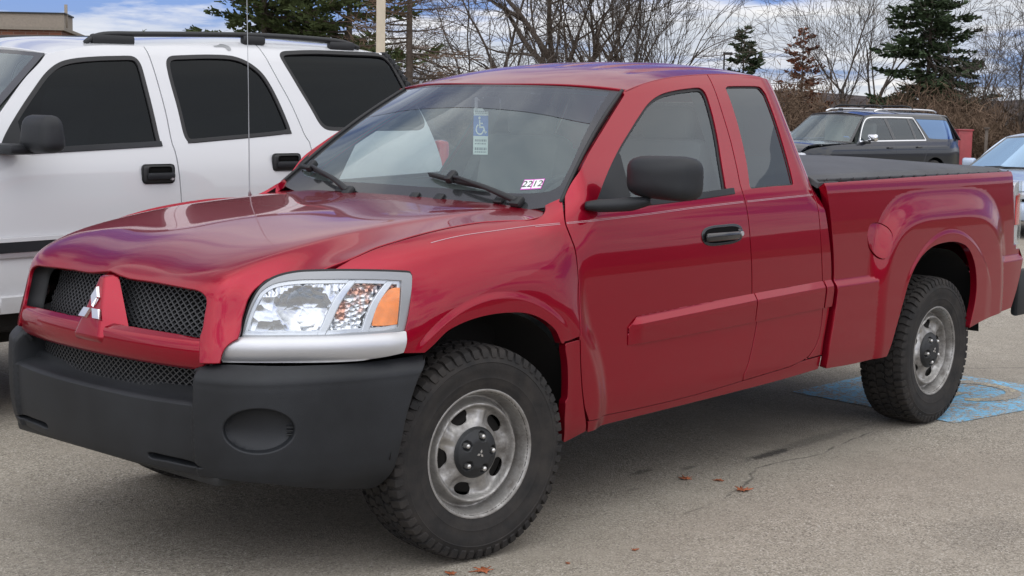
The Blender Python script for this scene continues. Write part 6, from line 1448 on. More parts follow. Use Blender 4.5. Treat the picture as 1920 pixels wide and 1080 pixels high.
# local origin: base of the near windscreen pillar; body centre lies at y=+1
DH=1.02
dW=bpy.data.objects.new('x',None); bpy.data.objects.remove(dW)
class Shift: pass
def dloc(root,dx,dy):
    for c in root.children: c.location=(c.location[0]+dx,c.location[1]+dy,c.location[2])
wnA=[[(.10,1.235),(.22,1.42),(.40,1.60),(.56,1.68)],[(.56,1.68),(1.02,1.715),(1.16,1.715)],[(1.16,1.715),(1.28,1.25)],[(1.28,1.25),(.10,1.235)]]
wnB=[[(1.26,1.715),(2.02,1.715)],[(2.02,1.715),(2.10,1.26)],[(2.10,1.26),(1.38,1.25)],[(1.38,1.25),(1.26,1.715)]]
wnC=[[(2.10,1.71),(2.25,1.70)],[(2.25,1.70),(2.48,1.27)],[(2.48,1.27),(2.18,1.26)],[(2.18,1.26),(2.10,1.71)]]
wnD=[[(2.36,1.72),(3.45,1.70),(3.62,1.685)],[(3.62,1.685),(3.80,1.30)],[(3.80,1.30),(3.72,1.275),(2.80,1.275),(2.66,1.29)],[(2.66,1.29),(2.36,1.72)]]
Pd=dict(hw=DH,x0=-1.75,x1=3.95,zz=[.3,.5,.8,1.1,1.22,1.40,1.60,1.75,1.82,1.86],ww=[.10,.02,0,.02,.05,.115,.20,.275,.32,.39],
 panels=[('front_fender',[[(-.05,.45),(-.05,1.17)],[(-.05,1.17),(-.9,1.13),(-1.5,1.06),(-1.72,.98)],[(-1.72,.98),(-1.75,.55)],[(-1.75,.55),(-1.28,.50)],arc(-.85,.40,.44,165,10),[(-.4,.45),(-.05,.45)]],[]),
  ('front_door',[[(-.05,.45),(-.05,1.17),(.02,1.24)],[(.02,1.24),(.20,1.48),(.40,1.68),(.52,1.78)],[(.52,1.78),(.9,1.81),(1.20,1.815)],[(1.20,1.815),(1.33,1.25),(1.33,.45)],[(1.33,.45),(-.05,.45)]],[wnA]),
  ('rear_door',[[(1.33,.45),(1.33,1.25),(1.20,1.815)],[(1.20,1.815),(1.7,1.82),(2.30,1.82)],[(2.30,1.82),(2.56,1.25),(2.45,.85),(2.20,.45)],[(2.20,.45),(1.33,.45)]],[wnB,wnC]),
  ('quarter_panel',[[(2.20,.45),(2.45,.85),(2.56,1.25),(2.30,1.82)],[(2.30,1.82),(3.0,1.815),(3.66,1.79)],[(3.66,1.79),(3.88,1.25),(3.95,1.0),(3.95,.55)],[(3.95,.55),(3.5,.48)],arc(2.85,.40,.46,12,170),[(2.38,.45),(2.20,.45)]],[wnD])],
 windows=[('front_window',wnA,M['glass_side']),('rear_door_window',wnB,M['glass_rear']),('vent_window',wnC,M['glass_rear']),('cargo_window',wnD,M['glass_mirror'])],
 chrome=[([(.06,1.225),(.20,1.43),(.40,1.63),(.56,1.715),(1.2,1.745),(2.26,1.74)],.022),([(2.27,1.74),(2.52,1.245)],.022),([(.06,1.218),(1.3,1.232),(2.52,1.243)],.024)],
 handles=[(1.12,1.08),(2.22,1.09)],hmat=M['navy'],axles=(-.85,2.85),wr=.40,roof=[(.50,1.775),(.9,1.81),(1.6,1.822),(2.6,1.820),(3.3,1.81),(3.66,1.79)],crown=.07,
 ws=((-.22,1.19),(.50,1.76),-.16),rw=((3.95,1.25),(3.68,1.78),.04),rwm=M['glass_dark'],hood=[(-1.78,.97),(-1.55,1.10),(-.9,1.17),(-.2,1.19)])
sdk=car_shell(dk,Pd,M['navy'],None)
for s in (1,-1):
    bm=bmesh.new(); box(bm,(.30,-s*1.13,1.30),(.11,.24,.155),.04,seg=3); bobj('mirror_cap',bm,M['chrome'],dk,True)
    boxobj('mirror_foot',(.24,-s*1.02,1.20),(.10,.16,.06),M['plasticd'],dk,.015)
    P=np.array([(.95,-s*.66,1.865),(1.10,-s*.66,1.905),(1.8,-s*.66,1.925),(2.8,-s*.66,1.92),(3.2,-s*.66,1.90),(3.3,-s*.66,1.865)]); P=catmull(P,sp=.05); tubeobj('roof_rail',[P],[.022],M['chrome'],dk,8)
    boxobj('headlight',(-1.68,-s*.70,.90),(.16,.34,.16),M['lampwhite'],dk,.03); boxobj('tail_lamp',(3.95,-s*.80,1.05),(.05,.12,.40),M['redlens'],dk,.02)
for x in (1.25,2.35):
    P=catmull(np.array([(x,-.68,1.93),(x,-.58,1.985),(x,0,1.995),(x,.58,1.985),(x,.68,1.93)]),sp=.05); tubeobj('rack_crossbar',[P],[.020],M['plasticd'],dk,8)
boxobj('antenna_fin',(.62,0,1.90),(.14,.05,.06),M['plasticd'],dk,.015)
boxobj('front_grille',(-1.76,0,.86),(.06,1.1,.34),M['mesh'],dk,.02); boxobj('front_bumper',(-1.74,0,.50),(.2,1.8,.24),M['navy'],dk,.06); boxobj('tailgate',(3.90,0,.95),(.08,1.78,.62),M['navy'],dk,.03); boxobj('rear_bumper',(3.98,0,.52),(.16,1.84,.22),M['navy'],dk,.05)
boxobj('dashboard',(-.02,0,1.12),(.4,1.6,.16),M['dash'],dk,.05)
for y in (-.42,.42): boxobj('seat_back',(1.0,y,1.22),(.16,.52,.8),M['cloth'],dk,.06)
tubeobj('wiper',[[(-.25,-.30,1.225),(-.18,.25,1.235)],[(-.27,-.2,1.21),(-.16,-.85,1.215)]],[.012,.012],M['plasticd'],dk,6)
boxobj('parking_decal',(.0,-.66,1.30),(.012,.13,.06),M['blue_print'],dk,.003,Matrix.Rotation(R_(-52),3,'Y'))
dloc(dk,0,0)
off=Matrix.Rotation(R_(-7.5),3,'Z')@Vector((0,1.0,0)); dk.location=Vector((25.87,12.18,-.27))+off
# ------------------------------------------------------------------ pale sedan at the right edge
sn=empty('sedan',(17.0,4.70,-.15),'pale silver blue sedan behind the tail of the red pickup','sedan',rz=0)
wsA=[[(.42,.985),(.80,1.24),(1.05,1.36),(1.20,1.385)],[(1.20,1.385),(1.42,1.39)],[(1.42,1.39),(1.50,.99)],[(1.50,.99),(.42,.985)]]
wsB=[[(1.52,1.39),(2.0,1.37),(2.25,1.31)],[(2.25,1.31),(2.55,1.10),(2.62,1.01)],[(2.62,1.01),(1.60,.99)],[(1.60,.99),(1.52,1.39)]]
Ps=dict(hw=.92,x0=-1.05,x1=3.75,zz=[.25,.4,.7,.9,.98,1.1,1.3,1.40,1.44,1.47],ww=[.10,.03,0,.02,.05,.11,.21,.275,.32,.38],nose=.22,
 panels=[('front_fender',[[(.25,.35),(.25,.95)],[(.25,.95),(-.3,.90),(-.8,.80),(-1.0,.70)],[(-1.0,.70),(-1.05,.40)],[(-1.05,.40),(-.62,.36)],arc(-.25,.32,.36,165,8),[(.12,.35),(.25,.35)]],[]),
  ('front_door',[[(.25,.35),(.25,.95),(.32,.985)],[(.32,.985),(.70,1.25),(.98,1.40),(1.1,1.425)],[(1.1,1.425),(1.46,1.44)],[(1.46,1.44),(1.55,.95),(1.55,.35)],[(1.55,.35),(.25,.35)]],[wsA]),
  ('rear_door',[[(1.55,.35),(1.55,.95),(1.46,1.44)],[(1.46,1.44),(2.0,1.43),(2.35,1.36)],[(2.35,1.36),(2.72,1.04),(2.60,.80),(2.25,.35)],[(2.25,.35),(1.55,.35)]],[wsB]),
  ('quarter_panel',[[(2.25,.35),(2.60,.80),(2.72,1.04)],[(2.72,1.04),(3.2,1.03),(3.68,.98)],[(3.68,.98),(3.75,.45)],[(3.75,.45),(3.3,.38)],arc(2.62,.32,.37,10,150)],[])],
 windows=[('front_window',wsA,M['glass_side']),('rear_door_window',wsB,M['glass_rear'])],chrome=[],handles=[(1.35,.86),(2.35,.88)],axles=(-.25,2.62),wr=.33,
 roof=[(.98,1.40),(1.2,1.435),(1.6,1.445),(2.0,1.43),(2.35,1.36)],crown=.055,wsm=M['glass_blue'],ws=((.16,.955),(.96,1.395),-.20),rw=((3.05,1.03),(2.36,1.36),.10),hood=[(-1.08,.68),(-.95,.76),(-.5,.86),(.18,.96)])
car_shell(sn,Ps,M['silver'],None)
for s in (1,-1):
    bm=bmesh.new(); box(bm,(.55,-s*1.0,1.02),(.10,.20,.13),.035,seg=3); bobj('mirror_cap',bm,M['silver'],sn,True); boxobj('mirror_foot',(.52,-s*.90,.985),(.07,.10,.03),M['plasticd'],sn,.008)
    boxobj('headlight',(-.93,-s*.62,.66),(.20,.36,.12),M['lampwhite'],sn,.04); boxobj('tail_lamp',(3.70,-s*.70,.85),(.10,.30,.15),M['redlens'],sn,.03)
boxobj('front_bumper',(-1.02,0,.44),(.18,1.5,.26),M['silver'],sn,.07); boxobj('front_grille',(-1.08,0,.62),(.05,.80,.12),M['mesh'],sn,.02); boxobj('trunk_lid',(3.35,0,.92),(.75,1.3,.14),M['silver'],sn,.05); boxobj('rear_bumper',(3.74,0,.52),(.14,1.5,.28),M['silver'],sn,.05)
boxobj('dashboard',(.30,0,.92),(.4,1.4,.12),M['dash'],sn,.04)
for y in (-.38,.38): boxobj('seat_back',(1.35,y,.95),(.14,.48,.75),M['cloth'],sn,.05)
tubeobj('wiper',[[(.02,-.15,.99),(.0,.50,.985)],[(.05,.45,.985),(.12,-.25,1.02)]],[.010,.010],M['plasticd'],sn,6)

LEAFPOS=[[1.446, -0.713], [1.531, -0.832], [1.455, -0.997], [-0.107, -0.993], [-0.213, -0.938], [0.454, -1.201], [0.161, -1.136]]
# ================================================================== ground
def zg(x,y):
    r=np.hypot(np.asarray(x,float)-1,np.asarray(y,float)); return -.0105*np.maximum(0,r-8)*(1-sm(60,140,r))-.0105*90*sm(60,140,r)-2.0*sm(60,260,r)
def sheet(name,x0,x1,y0,y1,n,m,dz,fn=None):
    xs=np.linspace(x0,x1,n); ys=np.linspace(y0,y1,n); X,Y=np.meshgrid(xs,ys); Z=zg(X,Y)+dz
    V=np.stack([X,Y,Z],-1).reshape(-1,3); F=[(i*n+j,i*n+j+1,(i+1)*n+j+1,(i+1)*n+j) for i in range(n-1) for j in range(n-1)]
    return tag(mesh_np(name,V,F,m,None,True),kind='structure')
sheet('parking_lot',-24,46,-30,40,71,M['asphalt'],0)
# surrounding ground to the horizon as rings
def ground_rings():
    rs=[0,20,45,60,80,110,150,220,320,500,800,1500]; n=72; V=[(1,0,float(zg(1,0))-.03)];F=[]
    for r in rs[1:]:
        for k in range(n):
            a=2*math.pi*k/n; x=1+r*math.cos(a); y=r*math.sin(a); V.append((x,y,float(zg(x,y))-.03-(.0 if r>60 else .02)))
    for k in range(n): F.append((0,1+k,1+(k+1)%n))
    for i in range(len(rs)-2):
        for k in range(n): a=1+i*n; F.append((a+k,a+n+k,a+n+(k+1)%n,a+(k+1)%n))
    return tag(mesh_np('ground',V,F,M['earth'],None,True),kind='structure')
ground_rings()
def hills():  # ring runs on unseen behind the camera, added as dark horizon for reflections
    n=240; V=[];F=[]; rnd=np.random.RandomState(3)
    ph=rnd.rand(8)*6.28
    for k in range(n):
        a=2*math.pi*k/n; h=15+sum(math.sin(a*(i+2)+ph[i])*5/(i+1) for i in range(6))+2*math.sin(a*23+ph[6])
        for r,z in ((430,-6),(480,h*.45),(540,h*.8),(620,h),(760,h*.5)): V.append((r*math.cos(a),r*math.sin(a),z))
    for k in range(n):
        q=(k+1)%n
        for j in range(4): F.append((k*5+j,q*5+j,q*5+j+1,k*5+j+1))
    tag(mesh_np('hills',V,F,M['hill'],None,True),kind='structure')
hills()
# accessible bay marking: worn blue square with the wheelchair sign
def flat(name,polys,m,z):
    V=[];F=[]
    for i_,p in enumerate(polys):
        o=len(V); V+=[(x,y,z+(i_*.0006 if i_<6 else 0)) for x,y in p]; F.append(tuple(range(o,o+len(p))))
    return tag(mesh_np(name,V,F,m,None,False),kind='structure')
flat('bay_marking',[[(3.42,-.98),(4.02,-1.085),(4.78,-1.20),(4.80,.02),(4.35,.04),(3.55,.06)]],M['bluepaint'],.003)
def on_bay(x,y): # x,y in the unit square of the sign; up points along -x
    return (4.72-1.12*y-.04, -1.06+1.05*x)
flat('bay_marking_sign',[[on_bay(*q) for q in p] for p in isa_shapes()],M['yellowpaint'],.0055)
for x in (-3.9,): pass
#flat('stall_line',[[(-1.3,1.50),(4.6,1.44),(4.6,1.54),(-1.3,1.60)]],M['whitepaint'],.004)
# ------------------------------------------------------------------ fallen leaves
def leaf(name,x,y,size,rz,label,seed,m):
    rnd=random.Random(seed); n=34; V=[];F=[]
    lob=[(0,1.0),(.42,.45),(.75,.95),(1.15,.42),(1.5,.85),(2.0,.40),(2.5,.62),(2.9,.2),(3.14,.55)]
    lob=lob+[(6.283-a,r*rnd.uniform(.8,1.1)) for a,r in lob[::-1][1:-1]]
    pts=[]
    for a,r in lob: pts.append((r*math.cos(a)*1.25,r*math.sin(a)*.9))
    P=catmull(np.array(pts),closed=True,sp=.12)
    V=[(0,0,.10)]+[(p[0],p[1],.05+.28*abs(math.sin(p[0]*2.2+seed))*abs(p[1])+.06*rnd.random()) for p in P]
    k=len(P); F=[(0,1+i,1+(i+1)%k) for i in range(k)]
    me_o=mesh_np(name,np.array(V)*size,F,m,None,True); md=me_o.modifiers.new('s','SOLIDIFY'); md.thickness=.0012
    me_o.location=(x,y,.001); me_o.rotation_euler=(rnd.uniform(-.06,.06),rnd.uniform(-.06,.06),rz)
    return tag(me_o,label,'leaf','fallen leaves on the asphalt')
LV=[((1285,899),.050,.4,'small dark red fallen leaf, furthest left of those beside the pickup doors'),((1350,902),.034,1.9,'tiny pale brown leaf lying between two red ones on the asphalt'),((1393,921),.060,.2,'largest curled orange brown oak leaf beside the pickup'),((909,1071),.055,2.6,'orange leaf in front of the near front tyre'),((846,1077),.035,1.0,'small brown leaf left of the orange leaf near the front tyre'),((1190,1032),.022,.3,'dark scrap of leaf alone on the near asphalt'),((1065,1057),.016,.9,'red fleck of leaf right of the near front tyre')]
for i,((px,py),sz,rz,lab) in enumerate(LV):
    p=LEAFPOS[i]; leaf('leaf',p[0],p[1],sz*.86,rz,lab,i,M['leaf'])
# ------------------------------------------------------------------ light pole, far lamp, red box, marker post
lp_=empty('light_pole',(15.63,16.35,-.25),'square beige light pole behind the white suv','light pole')
bm=bmesh.new(); box(bm,(0,0,4.2),(.165,.165,8.0),.012,Matrix.Rotation(R_(48),3,'Z')); bobj('shaft',bm,M['beige'],lp_,True)
bm=bmesh.new(); bmesh.ops.create_cone(bm,cap_ends=True,segments=28,radius1=.32,radius2=.30,depth=.7,matrix=Matrix.Translation((0,0,.2))); bobj('concrete_footing',bm,M['stucco'],lp_,True)
boxobj('lamp_head',(-.35,-.35,8.25),(.75,.36,.16),M['beige'],lp_,.03,Matrix.Rotation(R_(45),3,'Z'))
fl_=empty('lamp_post',(72.18,47.2,-1.4),'thin dark lamp post beside the small far spruce','lamp post')
tubeobj('shaft',[[(0,0,0),(0,0,6.25)]],[[.07,.05]],M['plasticd'],fl_,8); boxobj('lamp_head',(.1,-.18,6.28),(.3,.55,.16),M['plasticd'],fl_,.04,Matrix.Rotation(R_(35),3,'Z'))
rb=empty('utility_box',(31.36,12.44,-.35),'red metal box standing behind the tail of the dark suv','utility box',rz=R_(-40))
boxobj('cabinet',(0,0,.78),(.36,.36,1.50),M['redmetal'],rb,.02); boxobj('lid',(0,0,1.545),(.40,.40,.04),M['redmetal'],rb,.012); boxobj('door_panel',(0,-.186,.78),(.28,.02,1.3),M['redmetal'],rb,.008)
mp=empty('marker_post',(39.3,15.5,-.45),'thin pale wooden post in front of the brown thicket','post')
tubeobj('stake',[[(0,0,0),(.02,0,1.62)]],[.05],M['barkgrey'],mp,7); boxobj('cap',(.02,0,1.63),(.14,.14,.05),M['barkgrey'],mp,.012)
# ------------------------------------------------------------------ brick building
bd=empty('school_building',(40.6,67.4,-1.2),'low brown brick building with a tan rooftop penthouse behind the white suv','building',rz=0)
def quadbox(name,pts,z0,z1,m,par):
    V=[(x,y,z) for z in (z0,z1) for x,y in pts]; n=len(pts)
    F=[tuple(range(n))[::-1],tuple(range(n,2*n))]+[(i,(i+1)%n,n+(i+1)%n,n+i) for i in range(n)]
    return mesh_np(name,V,F,m,par,False)
wl0=(-18.,20.1); c0_=(0,0); wr0=(25.0,31.7)
wall=quadbox('brick_wall',[c0_,wr0,(7.0,51.8),wl0],0,6.25,M['brick'],bd)
quadbox('roof_coping',[(-.0,-.25),(25.3,31.8),(7.2,52.0),(-18.3,20.1)],6.252,6.42,M['stucco'],bd)
ph_=bpy.data.objects.new('penthouse',None); COL.objects.link(ph_); ph_.parent=bd
d1_=np.array([-18.,20.1])/27.; d2_=np.array([19.2,24.4])/31.
q0=np.array([2.4,3.6]); q=[q0,q0+d2_*4.2,q0+d2_*4.2+d1_*4.6,q0+d1_*4.6]
quadbox('penthouse_wall',[tuple(p) for p in q],6.42,7.32,M['stucco'],ph_); quadbox('penthouse_roof',[tuple(p+ (p-q0-d2_*2-d1_*2)*.04) for p in q],7.322,7.40,M['plasticd'],ph_)
tubeobj('vent_pipe',[[(q0[0]+.9*d2_[0],q0[1]+.9*d2_[1],6.4),(q0[0]+.9*d2_[0],q0[1]+.9*d2_[1],7.9)]],[.09],M['stucco'],bd,8)
bm=bmesh.new(); cw=np.array(d1_)*5.6; nrm=np.array([-d1_[1],d1_[0]]); nrm=nrm if nrm[1]<0 else -nrm
wn=bpy.data.objects.new('window',None); COL.objects.link(wn); wn.parent=bd
box(bm,(cw[0]+nrm[0]*.03,cw[1]+nrm[1]*.03,5.62),(.9,.12,.34),.02,Matrix.Rotation(math.atan2(d1_[1],d1_[0]),3,'Z')); bobj('frame',bm,M['plasticd'],wn)
bm=bmesh.new(); box(bm,(cw[0]+nrm[0]*.10,cw[1]+nrm[1]*.10,5.40),(1.0,.12,.08),.01,Matrix.Rotation(math.atan2(d1_[1],d1_[0]),3,'Z')); bobj('sill',bm,M['paper'],wn)
# ------------------------------------------------------------------ trees
def rot_about(v,axis,ang):
    axis=axis/np.linalg.norm(axis); c,s=math.cos(ang),math.sin(ang); return v*c+np.cross(axis,v)*s+axis*np.dot(axis,v)*(1-c)
def branch_set(rnd,base,d,L,r,depth,prm,out,tips):
    """grow one branch as a bent path; recurse"""
    n=max(3,int(L/prm['step'])); P=[np.array(base,float)]; dd=np.array(d,float); dd/=np.linalg.norm(dd)
    for i in range(n):
        dd=dd+rnd.normal(0,prm['wob'],3)+np.array([0,0,prm['up'][min(depth,len(prm['up'])-1)]]); dd/=np.linalg.norm(dd); P.append(P[-1]+dd*L/n)
    P=np.array(P); R=r*np.linspace(1,prm['tap'],len(P)); out.append((P,R,depth))
    if depth>=prm['depth'] or R[-1]<prm['rmin']*.4: tips.append((P[-1],dd)); return
    k=prm['kids'][min(depth,len(prm['kids'])-1)]
    for j in range(k):
        t=rnd.uniform(prm['t0'][min(depth,len(prm['t0'])-1)],1.0) if j else 1.0
        i=min(len(P)-2,int(t*(len(P)-1))); p=P[i]+(P[i+1]-P[i])*(t*(len(P)-1)-i if j else 1); p0=P[i+1]-P[i]; p0/=np.linalg.norm(p0)
        ax=np.cross(p0,rnd.normal(0,1,3)); ang=R_(rnd.uniform(*prm['ang']))*(1 if j else .45)
        nd=rot_about(p0,ax,ang); sc=rnd.uniform(.55,.85)*(1-.25*(1-t))
        branch_set(rnd,p,nd,L*sc*prm.get('ls',1.0),max(prm['rmin'],R[i]*rnd.uniform(*prm.get('rr',(.50,.72)))),depth+1,prm,out,tips)
def tubes_fast(segs,mseg):
    by={}
    paths=[s[0] for s in segs]; rad=[s[1] for s in segs]
    V=[];F=[];o=0
    for (P,Rr,dp) in segs:
        sg=mseg[min(dp,len(mseg)-1)]
        T=np.gradient(P,axis=0); T/=np.linalg.norm(T,axis=1,keepdims=True)+1e-9
        a=np.array([0.3,.2,1.]) if abs(T[0][2])<.8 else np.array([1.,.3,0]); u=np.cross(T,a); u/=np.linalg.norm(u,axis=1,keepdims=True)+1e-9; w=np.cross(T,u)
        th=np.linspace(0,2*np.pi,sg,endpoint=False)
        V.append((P[:,None]+Rr[:,None,None]*(np.cos(th)[None,:,None]*u[:,None]+np.sin(th)[None,:,None]*w[:,None])).reshape(-1,3))
        k=len(P)
        for i in range(k-1):
            for j in range(sg): q=(j+1)%sg; F.append((o+i*sg+j,o+i*sg+q,o+(i+1)*sg+q,o+(i+1)*sg+j))
        o+=k*sg
    return np.vstack(V),F
def cards(centers,dirs,L,Wd,rnd,cross=1):
    """small leaf or needle-spray quads"""
    n=len(centers); V=np.zeros((n*4,3)); c=np.asarray(centers); d=np.asarray(dirs); d=d/np.maximum(np.linalg.norm(d,axis=1,keepdims=True),1e-9)
    q=rnd.normal(0,1,(n,3)); w=np.cross(d,q); w/=np.maximum(np.linalg.norm(w,axis=1,keepdims=True),1e-9)
    l=(L*(.6+.8*rnd.rand(n)))[:,None]; b=(Wd*(.6+.8*rnd.rand(n)))[:,None]
    V[0::4]=c-w*b*.5; V[1::4]=c+w*b*.5; V[2::4]=c+d*l+w*b*.28; V[3::4]=c+d*l-w*b*.28
    F=np.arange(n*4).reshape(n,4).tolist(); return V,F
def bare_tree(name,loc,prm,stems,label,bark,seed,group=None,leafm=None,leafn=0,leafsz=.12):
    rnd=np.random.RandomState(seed); root=empty(name,loc,label,'tree',group=group)
    trunk=[];out=[];tips=[]
    for (dx,dy,d,L,r,t) in stems:
        tmp=[]; branch_set(rnd,np.array([dx,dy,-.2]),np.array(d,float),L,r,0,prm,tmp,tips); 
        for s in tmp: (trunk if s[2]==0 else out).append(s)
    V,F=tubes_fast(trunk,[9]); mesh_np('trunk',V,F,M[bark],root,True)
    V,F=tubes_fast(out,[7,6,4,3,3,3,3]); mesh_np('crown',V,F,M[bark],root,True)
    if leafm:
        ps=[];ds=[]
        cand=[s for s in out if s[2]>=1]
        for i in range(leafn):
            P,Rr,dp=cand[rnd.randint(len(cand))]; k=rnd.randint(1,len(P)); ps.append(P[k]+rnd.normal(0,.08,3)); ds.append(rnd.normal(0,1,3)+np.array([0,0,-.4]))
        V,F=cards(np.array(ps),np.array(ds),leafsz,leafsz*.7,rnd); mesh_np('dry_leaves',V,F,M[leafm],root,False)
    return root
def conifer(name,loc,H,Rb,label,needle,seed,nb=60,sparse=0,droop=.15,z0=.1,topw=.05,group=None,nl=.16,dens=1.0,gap=0,trunk_r=None,flat=False,upcurve=.0,cone=1.0,nw=.42):
    rnd=np.random.RandomState(seed); root=empty(name,loc,label,'tree',group=group)
    tr=trunk_r or H*.016
    P=np.stack([rnd.normal(0,.012*H/10,12).cumsum(),rnd.normal(0,.012*H/10,12).cumsum(),np.linspace(-.3,H,12)],1); P[0,:2]=0
    V,F=tubes_fast([(P,np.linspace(tr,tr*.12,12),0)],[9]); mesh_np('trunk',V,F,M['bark'],root,True)
    wood=[];cs=[];ds=[]
    for i in range(nb):
        t=z0+(1-z0)*((i+rnd.rand())/nb)
        if gap and math.sin(t*gap)>.55: continue
        z=H*t; base=np.array([np.interp(z,P[:,2],P[:,0]),np.interp(z,P[:,2],P[:,1]),z])
        L=Rb*((1-t)**cone*1.0+topw)*rnd.uniform(.62,1.08); a=rnd.uniform(0,2*math.pi)
        n=8; el=.30-.55*(1-t)-droop*rnd.uniform(.5,1.5)
        d=np.array([math.cos(a),math.sin(a),el]); q=[base]
        for k in range(n):
            d=d+np.array([0,0,upcurve])+rnd.normal(0,.05,3); q.append(q[-1]+d/np.linalg.norm(d)*L/n)
        q=np.array(q); wood.append((q,np.linspace(max(.012,L*.016),.006,n+1),1))
        # side sprays
        m_=int(max(10,L*26*dens))
        tt=rnd.rand(m_)**.75*(1-.12)+.10; idx=tt*n; i0=np.minimum(idx.astype(int),n-1); fr=(idx-i0)[:,None]
        pos=q[i0]*(1-fr)+q[i0+1]*fr; fw=q[i0+1]-q[i0]; fw/=np.linalg.norm(fw,axis=1,keepdims=True)
        side_=np.cross(fw,np.array([0,0,1.])); side_/=np.linalg.norm(side_,axis=1,keepdims=True)
        sw=(rnd.rand(m_)*2-1)[:,None]*(.34*L*np.clip(1.08-tt,.1,1)**.7)[:,None]
        pos=pos+side_*sw+np.array([0,0,-1])*np.abs(sw)*.25+rnd.normal(0,.025*(1+L*.3),(m_,3))
        dd=fw*.7+side_*np.sign(sw)*.9+rnd.normal(0,.35,(m_,3))+np.array([0,0,.15])
        cs.append(pos); ds.append(dd)
    V,F=tubes_fast(wood,[5,4]); mesh_np('limbs',V,F,M['bark'],root,True)
    cs=np.vstack(cs); ds=np.vstack(ds); V,F=cards(cs,ds,nl,nl*nw,rnd); o=mesh_np('crown',V,F,M[needle],root,False)
    return root
BASE=dict(step=.55,wob=.085,up=[.02,.03,.03,.02,.0],tap=.55,depth=5,kids=[4,4,3,3,2],t0=[.45,.30,.25,.2],ang=(28,62),rmin=.010)
def pz(x,y): return float(zg(x,y))-.1

# pines behind the white suv
for i,(x,y,H,Rb,sd,lab) in enumerate(((28.4,35.5,9.5,3.0,11,'green pine, leftmost tall one of the row behind the white suv'),(30.2,36.5,9.2,2.6,12,'green pine in the middle of the row behind the white suv'),(30.2,33.4,9.6,2.9,13,'green pine nearest the beige light pole'))):
    conifer('pine_tree',(x,y,pz(x,y)),H,Rb,lab,'needle',sd,nb=74,droop=.05,z0=.28,topw=.45,nl=.21,dens=1.5,upcurve=.035,cone=.55,group='pines behind the white suv',trunk_r=.17)
conifer('pine_tree',(25.0,37.5,pz(25,37.5)),4.25,.75,'tiny green pine top peeking over the white suv roof, left of the tall pines','needle',17,nb=34,nl=.15,dens=1.2,group='pines behind the white suv')
# leafless larch right of the pole
conifer('larch_tree',(28.0,28.3,pz(28,28.3)),9.5,2.3,'leafless larch with one straight trunk right of the beige light pole','twig',21,nb=70,droop=.10,z0=.16,topw=.30,nl=.42,dens=.9,cone=.6,trunk_r=.15,upcurve=.03,nw=.05)
# big multi-stem bare tree
big=dict(BASE,step=.45,kids=[5,4,4,3,2],rr=(.46,.66),t0=[.35,.25,.2,.15],depth=5,ang=(22,60),up=[.0,.03,.02,.01,-.01],rmin=.008)
bare_tree('bare_tree',(42.6,34.7,pz(42.6,34.7)),big,[(0,0,(.02,-.02,1),4.2,.40,0),(.1,-.2,(.55,-.75,.85),4.6,.16,0),(-.2,.2,(-.55,.72,.75),5.0,.18,0),(-.1,.3,(-.45,.9,.42),5.4,.13,0),(.1,-.3,(.15,-.35,1),4.8,.15,0),(-.2,.1,(-.2,.45,1),4.8,.17,0)],'large leafless tree with many thick stems right above the pickup roof','bark',31)
mid=dict(BASE,step=.5,kids=[5,4,4,3],rr=(.42,.6),depth=4,ang=(12,34),up=[.03,.05,.04,.02,.0],rmin=.010)
bare_tree('bare_tree',(45.2,34.8,pz(45.2,34.8)),mid,[(0,0,(.02,.1,1),4.8,.13,0),(.6,-.5,(.05,-.02,1),4.6,.11,0)],'slender leafless tree just right of the large many stemmed one','bark',32,group='slender bare trees above the pickup roof')
bare_tree('bare_tree',(44.6,32.4,pz(44.6,32.4)),mid,[(0,0,(-.1,.14,1),4.6,.13,0),(.25,-.2,(.02,-.02,1),4.4,.13,0),(.7,-.6,(-.02,.02,1),3.6,.09,0),(.95,-.8,(.0,.0,1),3.2,.09,0)],'clump of slender leafless stems above the middle of the pickup roof','barkgrey',33,group='slender bare trees above the pickup roof')
bare_tree('bare_tree',(36.0,33.0,pz(36,33)),dict(BASE,kids=[5,5,4,3,2],depth=5,ang=(30,75),up=[0,.0,.0,0,-.01]),[(0,0,(-.4,.7,.8),3.4,.10,0),(0,0,(.3,-.2,1),3.2,.09,0),(.5,.3,(.5,-.6,.9),3.2,.09,0)],'low tangled leafless tree between the larch and the large tree','barkgrey',34)
# far right group
conifer('spruce_tree',(72.9,46.3,-1.5),7.95,3.0,'small far dark spruce alone against the sky above the cab','needled',41,nb=56,droop=.18,z0=.30,nl=.30,dens=1.7,upcurve=.02,cone=.85,gap=0)
conifer('spruce_tree',(61.5,28.8,-1.6),10.4,4.2,'large dark green spruce above the dark suv','needled',42,nb=190,droop=.22,z0=.12,nl=.26,dens=1.3,cone=.72,upcurve=.03)
conifer('oak_tree',(62.0,35.7,-1.5),7.1,2.2,'rusty leaved conical young oak just right of the cab','oakleaf',43,nb=86,droop=.02,z0=.14,topw=.14,nl=.14,dens=1.1,cone=.75,nw=.75,upcurve=.02)
bare_tree('bare_tree',(63.2,33.3,-1.6),dict(BASE,kids=[5,5,4,3,2],rr=(.42,.62),depth=5,ang=(20,48),up=[.02,.06,.04,.02,0],step=.6),[(0,0,(-.05,.12,1),4.6,.14,0),(.5,-.4,(.10,-.05,1),4.8,.15,0)],'tall grey leafless tree left of the large dark spruce','barkgrey',44,group='leafless trees on the right skyline')
bare_tree('bare_tree',(65.5,36.0,-1.6),dict(BASE,kids=[5,4,3,3],depth=4,ang=(25,60)),[(0,0,(.05,.05,1),3.0,.09,0)],'short leafless tree between the rusty oak and the tall grey tree','barkgrey',45,group='leafless trees on the right skyline')
